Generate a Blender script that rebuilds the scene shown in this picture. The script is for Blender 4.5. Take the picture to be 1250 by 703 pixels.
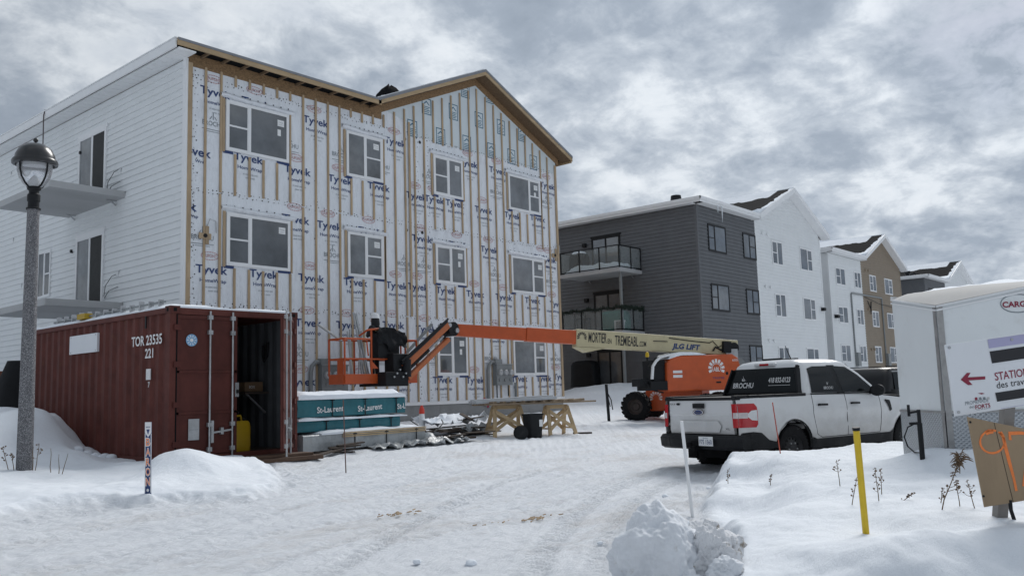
import bpy, bmesh, math, random
import numpy as np
from mathutils import Matrix, Vector, noise as mnoise

random.seed(7)
rad = math.radians
scene = bpy.context.scene
col = scene.collection
for o in list(bpy.data.objects):
    bpy.data.objects.remove(o)

# ------------------------------------------------------------------ camera
EYE = 1.1
YAW, PITCH, ROLL, FPX = 0.86086, 0.118679, -0.030754, 1064.8
cy_, sy_ = math.cos(YAW), math.sin(YAW)
fwd = Vector((sy_*math.cos(PITCH), cy_*math.cos(PITCH), math.sin(PITCH)))
rgt = Vector((cy_, -sy_, 0)); upv = rgt.cross(fwd)
R2 = rgt*math.cos(ROLL)+upv*math.sin(ROLL)
U2 = -rgt*math.sin(ROLL)+upv*math.cos(ROLL)
CAM = Vector((0, 0, EYE))
cd = bpy.data.cameras.new('camera'); cam = bpy.data.objects.new('camera', cd); col.objects.link(cam)
mw = Matrix.Identity(4)
for i in range(3):
    mw[i][0] = R2[i]; mw[i][1] = U2[i]; mw[i][2] = -fwd[i]; mw[i][3] = CAM[i]
cam.matrix_world = mw
cd.sensor_width = 36; cd.lens = 36*FPX/1250; cd.clip_start = 0.1; cd.clip_end = 5000
scene.camera = cam

# ------------------------------------------------------------------ world
SUN_EL, SUN_AZ = 42, 9       # degrees; azimuth measured from +X towards +Y
w = bpy.data.worlds.new('World'); scene.world = w; w.use_nodes = True
nt = w.node_tree; N = nt.nodes; L = nt.links
for n in list(N): N.remove(n)
out = N.new('ShaderNodeOutputWorld')
sky = N.new('ShaderNodeTexSky'); sky.sky_type = 'NISHITA'; sky.sun_disc = False
sky.sun_elevation = rad(SUN_EL); sky.sun_rotation = rad(90-SUN_AZ)
bgs = N.new('ShaderNodeBackground'); bgs.inputs[1].default_value = 0.055
L.new(sky.outputs[0], bgs.inputs[0])
tc = N.new('ShaderNodeTexCoord'); sep = N.new('ShaderNodeSeparateXYZ'); L.new(tc.outputs['Generated'], sep.inputs[0])
def mth(op, a, b=None, c=None, clamp=False):
    n = N.new('ShaderNodeMath'); n.operation = op; n.use_clamp = clamp
    for i, v in enumerate((a, b, c)):
        if v is None: continue
        if isinstance(v, (int, float)): n.inputs[i].default_value = v
        else: L.new(v, n.inputs[i])
    return n.outputs[0]
zz = mth('ADD', mth('MAXIMUM', sep.outputs[2], 0.0), 0.34)
cmb = N.new('ShaderNodeCombineXYZ')
L.new(mth('DIVIDE', sep.outputs[0], zz), cmb.inputs[0]); L.new(mth('DIVIDE', sep.outputs[1], zz), cmb.inputs[1])
def wnoise(scale, detail, rough, dist, off):
    mp = N.new('ShaderNodeMapping'); mp.inputs['Location'].default_value = off; L.new(cmb.outputs[0], mp.inputs[0])
    n = N.new('ShaderNodeTexNoise'); n.inputs['Scale'].default_value = scale; n.inputs['Detail'].default_value = detail
    n.inputs['Roughness'].default_value = rough; n.inputs['Distortion'].default_value = dist
    L.new(mp.outputs[0], n.inputs['Vector']); return n.outputs[0]
n1 = wnoise(3.1, 10, 0.56, 0.2, (8.2, 6.1, 0)); n2 = wnoise(10.0, 9, 0.62, 0.25, (4.4, 1.9, 0)); n3 = wnoise(0.55, 3, 0.5, 0.0, (7.2, 0.3, 0))
v = mth('ADD', mth('ADD', mth('MULTIPLY', n1, 0.66), mth('MULTIPLY', n2, 0.36)), mth('MULTIPLY', n3, 0.20))
rp = N.new('ShaderNodeValToRGB'); L.new(v, rp.inputs[0])
e = rp.color_ramp.elements
e[0].position = 0.465; e[0].color = (0.265, 0.312, 0.378, 1)
e[1].position = 0.80; e[1].color = (0.76, 0.79, 0.825, 1)
for p_, c_ in ((0.555, (0.315, 0.365, 0.435, 1)), (0.625, (0.44, 0.49, 0.555, 1)), (0.695, (0.64, 0.685, 0.735, 1))):
    q = e.new(p_); q.color = c_
bgc = N.new('ShaderNodeBackground'); L.new(rp.outputs[0], bgc.inputs[0])
# broken cloud: a few thin spots let the blue sky through
gap = mth('MULTIPLY', mth('SUBTRACT', mth('ADD', mth('MULTIPLY', n1, 0.5), mth('MULTIPLY', n3, 0.6)), 0.635), 9.0, None, True)
# added gain: sky brighter towards the hidden sun, dimmed opposite to darken facades
dt = N.new('ShaderNodeVectorMath'); dt.operation = 'DOT_PRODUCT'; nrm = N.new('ShaderNodeVectorMath'); nrm.operation = 'NORMALIZE'
L.new(tc.outputs['Generated'], nrm.inputs[0]); L.new(nrm.outputs[0], dt.inputs[0])
dt.inputs[1].default_value = (math.cos(rad(SUN_EL))*math.cos(rad(SUN_AZ)), math.cos(rad(SUN_EL))*math.sin(rad(SUN_AZ)), math.sin(rad(SUN_EL)))
dpos = mth('MAXIMUM', dt.outputs['Value'], 0.0)
L.new(mth('ADD', mth('MULTIPLY', mth('POWER', dpos, 2.0), 0.36), 0.68), bgc.inputs[1])
d2_ = N.new('ShaderNodeVectorMath'); d2_.operation = 'DOT_PRODUCT'; L.new(nrm.outputs[0], d2_.inputs[0])
gv = (fwd + R2*((1265-625)/FPX) - U2*((-20-351.5)/FPX)).normalized(); d2_.inputs[1].default_value = gv
spot = mth('MULTIPLY', mth('SUBTRACT', d2_.outputs['Value'], 0.988), 90.0, None, True)
gap = mth('MAXIMUM', gap, mth('MULTIPLY', spot, mth('MULTIPLY', mth('SUBTRACT', n2, 0.42), 6.0, None, True)))
mx = N.new('ShaderNodeMixShader'); L.new(mth('MULTIPLY', gap, 0.75), mx.inputs[0])
L.new(bgc.outputs[0], mx.inputs[1]); L.new(bgs.outputs[0], mx.inputs[2]); L.new(mx.outputs[0], out.inputs[0])

sd = bpy.data.lights.new('sun', 'SUN'); sd.energy = 1.75; sd.angle = rad(26); sd.color = (1, 0.975, 0.945)
sun = bpy.data.objects.new('sun', sd); col.objects.link(sun)
sv = Vector((math.cos(rad(SUN_EL))*math.cos(rad(SUN_AZ)), math.cos(rad(SUN_EL))*math.sin(rad(SUN_AZ)), math.sin(rad(SUN_EL))))
sun.rotation_euler = sv.to_track_quat('Z', 'Y').to_euler()

vs = scene.view_settings
vs.view_transform = 'Standard'; vs.look = 'None'; vs.gamma = 1; vs.use_curve_mapping = False; vs.exposure = 0.36

# ------------------------------------------------------------------ pixel helpers (photograph pixels -> points in the place)
def ray(px, py): return R2*((px-625)/FPX) - U2*((py-351.5)/FPX) + fwd
def at(px, py, d): return CAM + ray(px, py)*d
def on_y(px, py, Y): r = ray(px, py); return CAM + r*(Y/r.y)
def on_x(px, py, X): r = ray(px, py); return CAM + r*(X/r.x)
def on_z(px, py, Z): r = ray(px, py); return CAM + r*((Z-EYE)/r.z)

# ------------------------------------------------------------------ materials
MATS = {}
def mat(name, colr, rough=0.6, metal=0.0, var=0.10, scale=3.0, bump=0.0, bscale=40.0, stretch=(1, 1, 1), spec=0.5,
        stain=None, stain_scale=1.5, stain_lo=0.55, stain_hi=0.75, coat=0.0, bdist=0.02):
    if name in MATS: return MATS[name]
    m = bpy.data.materials.new(name); m.use_nodes = True
    t = m.node_tree; b = t.nodes['Principled BSDF']
    b.inputs['Roughness'].default_value = rough; b.inputs['Metallic'].default_value = metal
    b.inputs['Specular IOR Level'].default_value = spec
    if coat: b.inputs['Coat Weight'].default_value = coat; b.inputs['Coat Roughness'].default_value = 0.08
    tcn = t.nodes.new('ShaderNodeTexCoord'); mp = t.nodes.new('ShaderNodeMapping'); mp.inputs['Scale'].default_value = stretch
    t.links.new(tcn.outputs['Object'], mp.inputs[0])
    nz = t.nodes.new('ShaderNodeTexNoise'); nz.inputs['Scale'].default_value = scale; nz.inputs['Detail'].default_value = 6
    nz.inputs['Roughness'].default_value = 0.65
    t.links.new(mp.outputs[0], nz.inputs['Vector'])
    r = t.nodes.new('ShaderNodeValToRGB')
    r.color_ramp.elements[0].position = 0.28; r.color_ramp.elements[1].position = 0.72
    r.color_ramp.elements[0].color = (*[max(0, c*(1-var)) for c in colr], 1)
    r.color_ramp.elements[1].color = (*[min(1, c*(1+var)) for c in colr], 1)
    t.links.new(nz.outputs[0], r.inputs[0]); csock = r.outputs[0]
    if stain:
        n2 = t.nodes.new('ShaderNodeTexNoise'); n2.inputs['Scale'].default_value = stain_scale; n2.inputs['Detail'].default_value = 9
        n2.inputs['Roughness'].default_value = 0.7; t.links.new(mp.outputs[0], n2.inputs['Vector'])
        r2 = t.nodes.new('ShaderNodeValToRGB'); r2.color_ramp.elements[0].position = stain_lo; r2.color_ramp.elements[1].position = stain_hi
        t.links.new(n2.outputs[0], r2.inputs[0])
        mixn = t.nodes.new('ShaderNodeMix'); mixn.data_type = 'RGBA'
        t.links.new(r2.outputs[0], mixn.inputs[0]); t.links.new(csock, mixn.inputs[6]); mixn.inputs[7].default_value = (*stain, 1)
        csock = mixn.outputs[2]
    t.links.new(csock, b.inputs['Base Color'])
    if bump:
        n3 = t.nodes.new('ShaderNodeTexNoise'); n3.inputs['Scale'].default_value = bscale; n3.inputs['Detail'].default_value = 5
        t.links.new(mp.outputs[0], n3.inputs['Vector'])
        bp = t.nodes.new('ShaderNodeBump'); bp.inputs['Strength'].default_value = bump; bp.inputs['Distance'].default_value = bdist
        t.links.new(n3.outputs[0], bp.inputs['Height']); t.links.new(bp.outputs[0], b.inputs['Normal'])
    MATS[name] = m
    return m

white_siding = mat('white_siding', (0.73, 0.75, 0.76), 0.55, var=0.04, scale=1.2, stain=(0.55, 0.55, 0.53), stain_scale=0.8, stain_lo=0.62, stain_hi=0.9)
grey_siding = mat('grey_siding', (0.135, 0.141, 0.15), 0.7, spec=0.25, var=0.10, scale=2)
brown_siding = mat('brown_siding', (0.25, 0.20, 0.145), 0.6, var=0.08, scale=2)
white_trim = mat('white_trim', (0.76, 0.77, 0.78), 0.45, var=0.03)
black_trim = mat('black_trim', (0.013, 0.014, 0.016), 0.55, var=0.1, spec=0.22)
wrap_m = mat('house_wrap', (0.74, 0.77, 0.81), 0.55, var=0.05, scale=1.3, bump=0.9, bscale=3.0, bdist=0.09, stretch=(1.7, 1, .7), stain=(0.58, 0.60, 0.63), stain_scale=2.2, stain_lo=0.52, stain_hi=0.78)  # darker tone patches stand in for wrinkle shading beside the bump
board_m = mat('insulation_board', (0.60, 0.66, 0.69), 0.55, var=0.05, scale=2)
navy_ink = mat('navy_ink', (0.022, 0.05, 0.16), 0.6, var=0.1)
teal_ink = mat('teal_ink', (0.05, 0.16, 0.24), 0.6, var=0.1)
red_ink = mat('red_ink', (0.50, 0.29, 0.30), 0.6, var=0.15)
grey_ink = mat('grey_ink', (0.20, 0.23, 0.25), 0.6, var=0.2)
strap_m = mat('strapping_wood', (0.40, 0.295, 0.185), 0.7, var=0.28, scale=9, stretch=(1, 1, 0.15))
lumber_m = mat('lumber', (0.50, 0.37, 0.215), 0.7, var=0.22, scale=9, stretch=(0.2, 1, 1))
osb_m = mat('osb', (0.235, 0.145, 0.072), 0.75, var=0.55, scale=22, stretch=(1, 1, 2.2))
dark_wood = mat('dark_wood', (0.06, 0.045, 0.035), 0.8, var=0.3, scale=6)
conc_m = mat('concrete', (0.27, 0.275, 0.275), 0.85, var=0.16, scale=2.2, bump=0.2, bscale=25, stain=(0.18, 0.18, 0.18), stain_scale=1.4)
slab_m = mat('balcony_concrete', (0.42, 0.425, 0.43), 0.85, var=0.10, scale=1.2, bump=0.1, bscale=18, stretch=(0.3, 1, 1))
snow_m = mat('snow', (0.80, 0.84, 0.89), 0.75, var=0.03, scale=6, bump=0.25, bscale=30, spec=0.2)
dirty_snow = mat('dirty_snow', (0.75, 0.775, 0.81), 0.85, var=0.08, scale=5, bump=0.8, bscale=16, stain=(0.40, 0.36, 0.31), stain_scale=3.2, stain_lo=0.58, stain_hi=0.72, spec=0.15)
shingle_m = mat('shingles', (0.010, 0.0105, 0.012), 0.95, var=0.4, scale=14, bump=0.4, bscale=30, spec=0.08)
glass_m = mat('window_glass', (0.105, 0.114, 0.123), 0.03, var=0.5, scale=0.7, spec=0.9)
glass_vars = [glass_m, mat('pale_glass', (0.165, 0.175, 0.186), 0.04, var=0.5, scale=0.8, spec=0.9), mat('grey_glass', (0.13, 0.14, 0.15), 0.03, var=0.6, scale=1.0, spec=0.9)]  # uneven reflections imitated by tone noise in the pane colours
glass_lt = mat('bright_glass', (0.17, 0.185, 0.20), 0.05, var=0.4, scale=1.2)
sky_glass = mat('bluish_glass', (0.10, 0.12, 0.145), 0.04, var=0.5, scale=0.8, spec=0.8)  # bluish grey pane colour, with no curtain behind it
screen_m = mat('insect_screen', (0.035, 0.036, 0.036), 0.8, var=0.2, scale=8)
paper_m = mat('paper', (0.75, 0.76, 0.76), 0.7, var=0.06)
metal_m = mat('galvanised', (0.42, 0.43, 0.44), 0.45, 0.75, var=0.2, scale=5)
greybox_m = mat('grey_enclosure', (0.22, 0.235, 0.24), 0.5, 0.2, var=0.1)
grey_drip = mat('grey_drip_edge', (0.22, 0.23, 0.25), 0.45, 0.4)
rust_red = mat('container_red', (0.108, 0.033, 0.026), 0.62, spec=0.22, var=0.3, scale=2.6, stain=(0.135, 0.055, 0.03), stain_scale=3.4, stain_lo=0.60, stain_hi=0.72, bump=0.08, bscale=10)
rust_red2 = mat('container_door_red', (0.088, 0.026, 0.021), 0.62, spec=0.22, var=0.28, scale=2.0, stain=(0.13, 0.055, 0.03), stain_scale=3.0, stain_lo=0.62, stain_hi=0.74)
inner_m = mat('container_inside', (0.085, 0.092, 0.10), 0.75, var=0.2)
black_m = mat('black_rubber', (0.008, 0.008, 0.009), 0.85, var=0.3, scale=12, spec=0.15)
tyre_m = mat('tyre_rubber', (0.012, 0.012, 0.013), 0.85, var=0.35, scale=10, spec=0.2, bump=0.2, bscale=40, stain=(0.45, 0.46, 0.48), stain_scale=6, stain_lo=0.68, stain_hi=0.78)
plastic_blk = mat('black_plastic', (0.012, 0.013, 0.015), 0.6, var=0.2, scale=6, stain=(0.04, 0.04, 0.04), stain_scale=2.5, spec=0.25)
tarp_m = mat('black_tarp', (0.008, 0.009, 0.011), 0.6, var=0.3, bump=0.4, bscale=7, spec=0.2)
orange_m = mat('lift_orange', (0.50, 0.085, 0.018), 0.42, var=0.12, scale=3, stain=(0.28, 0.06, 0.02), stain_scale=2.5, stain_lo=0.6, stain_hi=0.85)
jib_m = mat('jib_orange', (0.46, 0.13, 0.04), 0.45, var=0.15, scale=4)
cream_m = mat('lift_cream', (0.52, 0.46, 0.285), 0.5, var=0.08, scale=2.5, stain=(0.40, 0.35, 0.22), stain_scale=2)
black_ink = mat('black_ink', (0.012, 0.012, 0.016), 0.5, var=0.1)
white_ink = mat('white_ink', (0.74, 0.74, 0.74), 0.5, var=0.06)
def dirty_paint():
    # white paint with dried road salt sprayed up the lower panels
    m = mat('car_white_paint', (0.66, 0.67, 0.68), 0.3, var=0.03, scale=1.0, coat=0.5); t = m.node_tree; b = t.nodes['Principled BSDF']
    old = b.inputs['Base Color'].links[0].from_socket
    tcn = t.nodes.new('ShaderNodeTexCoord'); sp_ = t.nodes.new('ShaderNodeSeparateXYZ'); t.links.new(tcn.outputs['Object'], sp_.inputs[0])
    nz = t.nodes.new('ShaderNodeTexNoise'); nz.inputs['Scale'].default_value = 3.0; nz.inputs['Detail'].default_value = 9; nz.inputs['Roughness'].default_value = .75; t.links.new(tcn.outputs['Object'], nz.inputs['Vector'])
    ma = t.nodes.new('ShaderNodeMath'); ma.operation = 'MULTIPLY_ADD'; t.links.new(nz.outputs[0], ma.inputs[0]); ma.inputs[1].default_value = .9; t.links.new(sp_.outputs[2], ma.inputs[2])
    r = t.nodes.new('ShaderNodeMapRange'); t.links.new(ma.outputs[0], r.inputs[0]); r.inputs[1].default_value = 1.5; r.inputs[2].default_value = .9; r.inputs[3].default_value = 0; r.inputs[4].default_value = .75
    mx_ = t.nodes.new('ShaderNodeMix'); mx_.data_type = 'RGBA'; t.links.new(r.outputs[0], mx_.inputs[0]); t.links.new(old, mx_.inputs[6]); mx_.inputs[7].default_value = (.42, .405, .38, 1)
    t.links.new(mx_.outputs[2], b.inputs['Base Color'])
    rr = t.nodes.new('ShaderNodeMapRange'); t.links.new(r.outputs[0], rr.inputs[0]); rr.inputs[3].default_value = .28; rr.inputs[4].default_value = .8; t.links.new(rr.outputs[0], b.inputs['Roughness'])
    return m
car_white = dirty_paint()
car_glass = mat('car_glass', (0.008, 0.010, 0.011), 0.06, var=0.3, spec=0.22)
car_black = mat('car_black_paint', (0.006, 0.0065, 0.008), 0.35, var=0.2, coat=0.1, spec=0.25)
seam_m = mat('panel_gap', (0.03, 0.03, 0.032), 0.8)
red_light = mat('red_lens', (0.42, 0.012, 0.018), 0.18, var=0.15, scale=8, coat=0.5)
clear_light = mat('clear_lens', (0.55, 0.50, 0.50), 0.2, var=0.15, scale=8, coat=0.5)
chrome_m = mat('chrome', (0.5, 0.5, 0.52), 0.2, 1.0)
teal_wrap = mat('teal_lumber_wrap', (0.008, 0.125, 0.155), 0.4, var=0.18, scale=3, bump=0.3, bscale=6)
plastic_film = mat('clear_plastic_sheet', (0.33, 0.35, 0.36), 0.35, var=0.35, scale=3, bump=0.8, bscale=8, stain=(0.30, 0.30, 0.29), stain_scale=3)
yellow_m = mat('yellow_paint', (0.62, 0.43, 0.012), 0.45, var=0.08, scale=6)
yellow_jug = mat('yellow_plastic', (0.42, 0.27, 0.01), 0.5, var=0.1)
ply_m = mat('plywood', (0.31, 0.225, 0.14), 0.75, var=0.16, scale=4, stretch=(1, 1, 0.25), stain=(0.23, 0.16, 0.10), stain_scale=2.0, stain_lo=0.58, stain_hi=0.9)
spray_m = mat('orange_spray', (0.85, 0.22, 0.05), 0.6, var=0.12, scale=20)
maroon_ink = mat('maroon_ink', (0.235, 0.012, 0.04), 0.5)
lilac_ink = mat('lilac_ink', (0.38, 0.37, 0.55), 0.5, var=0.05)
sign_white = mat('sign_white', (0.70, 0.72, 0.75), 0.4, var=0.03)
trailer_white = mat('trailer_white', (0.72, 0.75, 0.76), 0.4, var=0.04, scale=1, stain=(0.56, 0.57, 0.56), stain_scale=1.2)
cap_m = mat('trailer_cap', (0.36, 0.36, 0.355), 0.75, var=0.08, scale=2, stain=(0.40, 0.385, 0.36), stain_scale=2.5)
weed_m = mat('dry_weed', (0.14, 0.095, 0.06), 0.9, var=0.35, scale=30)
red_stake = mat('red_stake', (0.40, 0.07, 0.04), 0.6)
skin_m = mat('skin', (0.45, 0.28, 0.2), 0.6)
jacket_m = mat('dark_jacket', (0.016, 0.017, 0.02), 0.8, var=0.3, scale=8)
glove_m = mat('work_glove', (0.45, 0.37, 0.24), 0.8)
hat_m = mat('hard_hat', (0.74, 0.75, 0.76), 0.35)
green_tarp = mat('green_tarp', (0.06, 0.20, 0.17), 0.45, var=0.35, scale=5, bump=0.5, bscale=6)
garland_m = mat('garland', (0.02, 0.035, 0.025), 0.9, var=0.4, scale=20)
orange_red = mat('cone_orange', (0.62, 0.05, 0.03), 0.5)
blue_sticker = mat('blue_sticker', (0.20, 0.38, 0.58), 0.5, var=0.15, scale=20)

def granite():
    m = bpy.data.materials.new('speckled_concrete'); m.use_nodes = True
    t = m.node_tree; b = t.nodes['Principled BSDF']; b.inputs['Roughness'].default_value = 0.8
    tcn = t.nodes.new('ShaderNodeTexCoord'); vo = t.nodes.new('ShaderNodeTexVoronoi'); vo.inputs['Scale'].default_value = 150
    t.links.new(tcn.outputs['Object'], vo.inputs['Vector'])
    r = t.nodes.new('ShaderNodeValToRGB'); t.links.new(vo.outputs['Color'], r.inputs[0])
    ee = r.color_ramp.elements; ee[0].position = 0.1; ee[0].color = (0.05, 0.05, 0.054, 1); ee[1].position = 0.95; ee[1].color = (0.42, 0.42, 0.43, 1)
    q = ee.new(0.45); q.color = (0.11, 0.11, 0.118, 1); q = ee.new(0.72); q.color = (0.20, 0.20, 0.21, 1)
    t.links.new(r.outputs[0], b.inputs['Base Color']); return m
granite_m = granite()

def lamp_glass():
    m = bpy.data.materials.new('lamp_globe_glass'); m.use_nodes = True
    t = m.node_tree; b = t.nodes['Principled BSDF']
    b.inputs['Base Color'].default_value = (0.92, 0.93, 0.95, 1); b.inputs['Roughness'].default_value = 0.12
    b.inputs['Transmission Weight'].default_value = 0.85; b.inputs['IOR'].default_value = 1.2
    return m
globe_m = lamp_glass()
def rail_glass():
    m = bpy.data.materials.new('railing_glass'); m.use_nodes = True
    t = m.node_tree; b = t.nodes['Principled BSDF']
    b.inputs['Base Color'].default_value = (0.80, 0.84, 0.84, 1); b.inputs['Roughness'].default_value = 0.02
    b.inputs['Transmission Weight'].default_value = 0.9; b.inputs['IOR'].default_value = 1.05
    return m
railglass_m = rail_glass()

def chequer():
    m = bpy.data.materials.new('chequer_plate'); m.use_nodes = True
    t = m.node_tree; b = t.nodes['Principled BSDF']; b.inputs['Roughness'].default_value = 0.38; b.inputs['Metallic'].default_value = 0.85
    b.inputs['Base Color'].default_value = (0.46, 0.48, 0.50, 1)
    tcn = t.nodes.new('ShaderNodeTexCoord'); hs = []
    for sx, sy in ((1, 1), (-1, 1)):
        mp = t.nodes.new('ShaderNodeMapping'); mp.inputs['Rotation'].default_value = (rad(45*sx), 0, rad(0)); t.links.new(tcn.outputs['Object'], mp.inputs[0])
        wv = t.nodes.new('ShaderNodeTexWave'); wv.bands_direction = 'Y'; wv.inputs['Scale'].default_value = 9.0; t.links.new(mp.outputs[0], wv.inputs[0]); hs.append(wv)
    mxn = t.nodes.new('ShaderNodeMath'); mxn.operation = 'MULTIPLY'; t.links.new(hs[0].outputs[1], mxn.inputs[0]); t.links.new(hs[1].outputs[1], mxn.inputs[1])
    bp = t.nodes.new('ShaderNodeBump'); bp.inputs['Strength'].default_value = 0.9; bp.inputs['Distance'].default_value = 0.012
    t.links.new(mxn.outputs[0], bp.inputs['Height']); t.links.new(bp.outputs[0], b.inputs['Normal']); return m
chequer_m = chequer()

# ------------------------------------------------------------------ mesh builder
_glyph = {}
def glyphs(s, bold=0.0):
    k = (s, bold)
    if k in _glyph: return _glyph[k]
    c = bpy.data.curves.new('tmp', 'FONT'); c.body = s; c.size = 1; c.offset = bold; c.resolution_u = 3
    o = bpy.data.objects.new('tmp', c); col.objects.link(o)
    dg = bpy.context.evaluated_depsgraph_get(); me = bpy.data.meshes.new_from_object(o.evaluated_get(dg))
    vv = np.array([x.co[:2] for x in me.vertices]); ff = [tuple(p.vertices) for p in me.polygons]
    bpy.data.objects.remove(o); bpy.data.curves.remove(c); bpy.data.meshes.remove(me)
    lo, hi = vv.min(0), vv.max(0); vv = (vv-lo)/(hi-lo)
    _glyph[k] = (vv, ff, (hi-lo)); return _glyph[k]

class MB:
    def __init__(s, T=None): s.v = []; s.f = []; s.mi = []; s.sm = []; s.T = T or Matrix.Identity(4); s.m = 0
    def add(s, vs_, fs, m=None, smooth=False):
        b = len(s.v); T = s.T
        s.v += [T @ Vector(p) for p in vs_]
        for f in fs: s.f.append(tuple(i+b for i in f)); s.mi.append(s.m if m is None else m); s.sm.append(smooth)
    def box(s, x0, x1, y0, y1, z0, z1, m=None):
        s.add([(x, y, z) for z in (z0, z1) for y in (y0, y1) for x in (x0, x1)],
              [(0, 2, 3, 1), (4, 5, 7, 6), (0, 1, 5, 4), (2, 6, 7, 3), (0, 4, 6, 2), (1, 3, 7, 5)], m)
    def bar(s, p0, p1, w_, h_, up=(0, 0, 1), m=None):
        p0 = Vector(p0); p1 = Vector(p1); d = (p1-p0).normalized(); u = Vector(up)
        if abs(d.dot(u)) > 0.98: u = Vector((1, 0, 0))
        sx = d.cross(u).normalized(); uz = sx.cross(d)
        vv = []
        for p in (p0, p1):
            for a, b in ((-1, -1), (1, -1), (1, 1), (-1, 1)): vv.append(p+sx*(a*w_/2)+uz*(b*h_/2))
        s.add(vv, [(0, 1, 2, 3), (7, 6, 5, 4), (0, 4, 5, 1), (1, 5, 6, 2), (2, 6, 7, 3), (3, 7, 4, 0)], m)
    def tube(s, pts, r, n=8, m=None, caps=True, smooth=True):
        pts = [Vector(p) for p in pts]; rr = r if isinstance(r, (list, tuple)) else [r]*len(pts)
        rings = []; prev = None
        for i, p in enumerate(pts):
            d = (pts[min(i+1, len(pts)-1)]-pts[max(i-1, 0)]).normalized()
            if prev is None:
                u = Vector((0, 0, 1)) if abs(d.z) < 0.9 else Vector((1, 0, 0))
            else: u = prev
            a = (u-d*u.dot(d)).normalized(); b = d.cross(a); prev = a
            rings.append([p+(a*math.cos(t)+b*math.sin(t))*rr[i] for t in [2*math.pi*k/n for k in range(n)]])
        s.loft(rings, m, caps, smooth)
    def cyl(s, p0, p1, r0, r1=None, n=16, m=None, caps=True, smooth=True):
        s.tube([p0, p1], [r0, r0 if r1 is None else r1], n, m, caps, smooth)
    def loft(s, rings, m=None, caps=True, smooth=True):
        n = len(rings[0]); vv = [p for r in rings for p in r]; ff = []
        for i in range(len(rings)-1):
            for k in range(n): ff.append((i*n+k, i*n+(k+1) % n, (i+1)*n+(k+1) % n, (i+1)*n+k))
        s.add(vv, ff, m, smooth)
        if caps:
            s.add(rings[0], [tuple(range(n))], m, False); s.add(rings[-1], [tuple(reversed(range(n)))], m, False)
    def lathe(s, prof, n=24, c=(0, 0, 0), axis='z', m=None, smooth=True):
        c = Vector(c); vv = []
        for r, h in prof:
            for k in range(n):
                t = 2*math.pi*k/n; a, b = r*math.cos(t), r*math.sin(t)
                vv.append(c+Vector({'z': (a, b, h), 'y': (a, h, b), 'x': (h, a, b)}[axis]))
        ff = [(i*n+k, i*n+(k+1) % n, (i+1)*n+(k+1) % n, (i+1)*n+k) for i in range(len(prof)-1) for k in range(n)]
        s.add(vv, ff, m, smooth)
    def prism(s, poly, fn, w0, w1, m=None, smooth=False):
        n = len(poly); a = [fn(u, v_, w0) for u, v_ in poly]; b = [fn(u, v_, w1) for u, v_ in poly]
        s.add(a+b, [tuple(range(n)), tuple(reversed(range(n, 2*n)))]+[(k, (k+1) % n, n+(k+1) % n, n+k) for k in range(n)], m, smooth)
    def poly(s, pts, m=None): s.add(pts, [tuple(range(len(pts)))], m)
    def ball(s, c, r, m=None, n=12, sc=(1, 1, 1)):
        pr = [(max(1e-4, math.sin(math.pi*i/n)), -math.cos(math.pi*i/n)) for i in range(n+1)]
        vv = []; k_ = n*2
        for a, h in pr:
            for k in range(k_):
                t = 2*math.pi*k/k_; vv.append((c[0]+a*math.cos(t)*r*sc[0], c[1]+a*math.sin(t)*r*sc[1], c[2]+h*r*sc[2]))
        s.add(vv, [(i*k_+k, i*k_+(k+1) % k_, (i+1)*k_+(k+1) % k_, (i+1)*k_+k) for i in range(n) for k in range(k_)], m, True)
    def text(s, txt, o, ux, uy, w_=None, h_=None, m=None, bold=0.0, align='c'):
        vv, ff, sz = glyphs(txt, bold)
        o = Vector(o); ux = Vector(ux).normalized(); uy = Vector(uy).normalized()
        if w_ is None: w_ = h_*sz[0]/sz[1]
        if h_ is None: h_ = w_*sz[1]/sz[0]
        ax = {'c': .5, 'l': 0, 'r': 1}[align]
        s.add([o+ux*((p[0]-ax)*w_)+uy*((p[1]-.5)*h_) for p in vv], ff, m)
    def build(s, name, mats, parent=None, bevel=0.0, seg=2, sharp=40, props=None, loc=None):
        me = bpy.data.meshes.new(name); me.from_pydata([tuple(p) for p in s.v], [], s.f)
        if not isinstance(mats, (list, tuple)): mats = [mats]
        for m in mats: me.materials.append(m)
        me.polygons.foreach_set('material_index', s.mi); me.polygons.foreach_set('use_smooth', s.sm)
        bm = bmesh.new(); bm.from_mesh(me); bmesh.ops.recalc_face_normals(bm, faces=bm.faces); bm.to_mesh(me); bm.free()
        me.update()
        if any(s.sm):
            try: me.set_sharp_from_angle(angle=rad(sharp))
            except Exception: pass
        o = bpy.data.objects.new(name, me); col.objects.link(o)
        if parent is not None: o.parent = parent
        if loc is not None: o.location = loc
        if bevel:
            md = o.modifiers.new('bevel', 'BEVEL'); md.width = bevel; md.segments = seg; md.limit_method = 'ANGLE'; md.angle_limit = rad(50)
        if props:
            for k, v_ in props.items(): o[k] = v_
        return o

def thing(name, label, cat, loc=(0, 0, 0), rotz=0.0, group=None):
    o = bpy.data.objects.new(name, None); o.empty_display_size = 0.2; col.objects.link(o)
    o.location = loc; o.rotation_euler = (0, 0, rotz); o['label'] = label; o['category'] = cat
    if group: o['group'] = group
    return o
def tags(label, cat, group=None):
    d = {'label': label, 'category': cat}
    if group: d['group'] = group
    return d
def world_T(t):   # world points -> local frame of an unrotated thing
    return Matrix.Translation(-Vector(t.location))
def fbm(x, y, z=0.0, o=4):
    return mnoise.fractal(Vector((x, y, z)), 1.0, 2.0, o)

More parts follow.
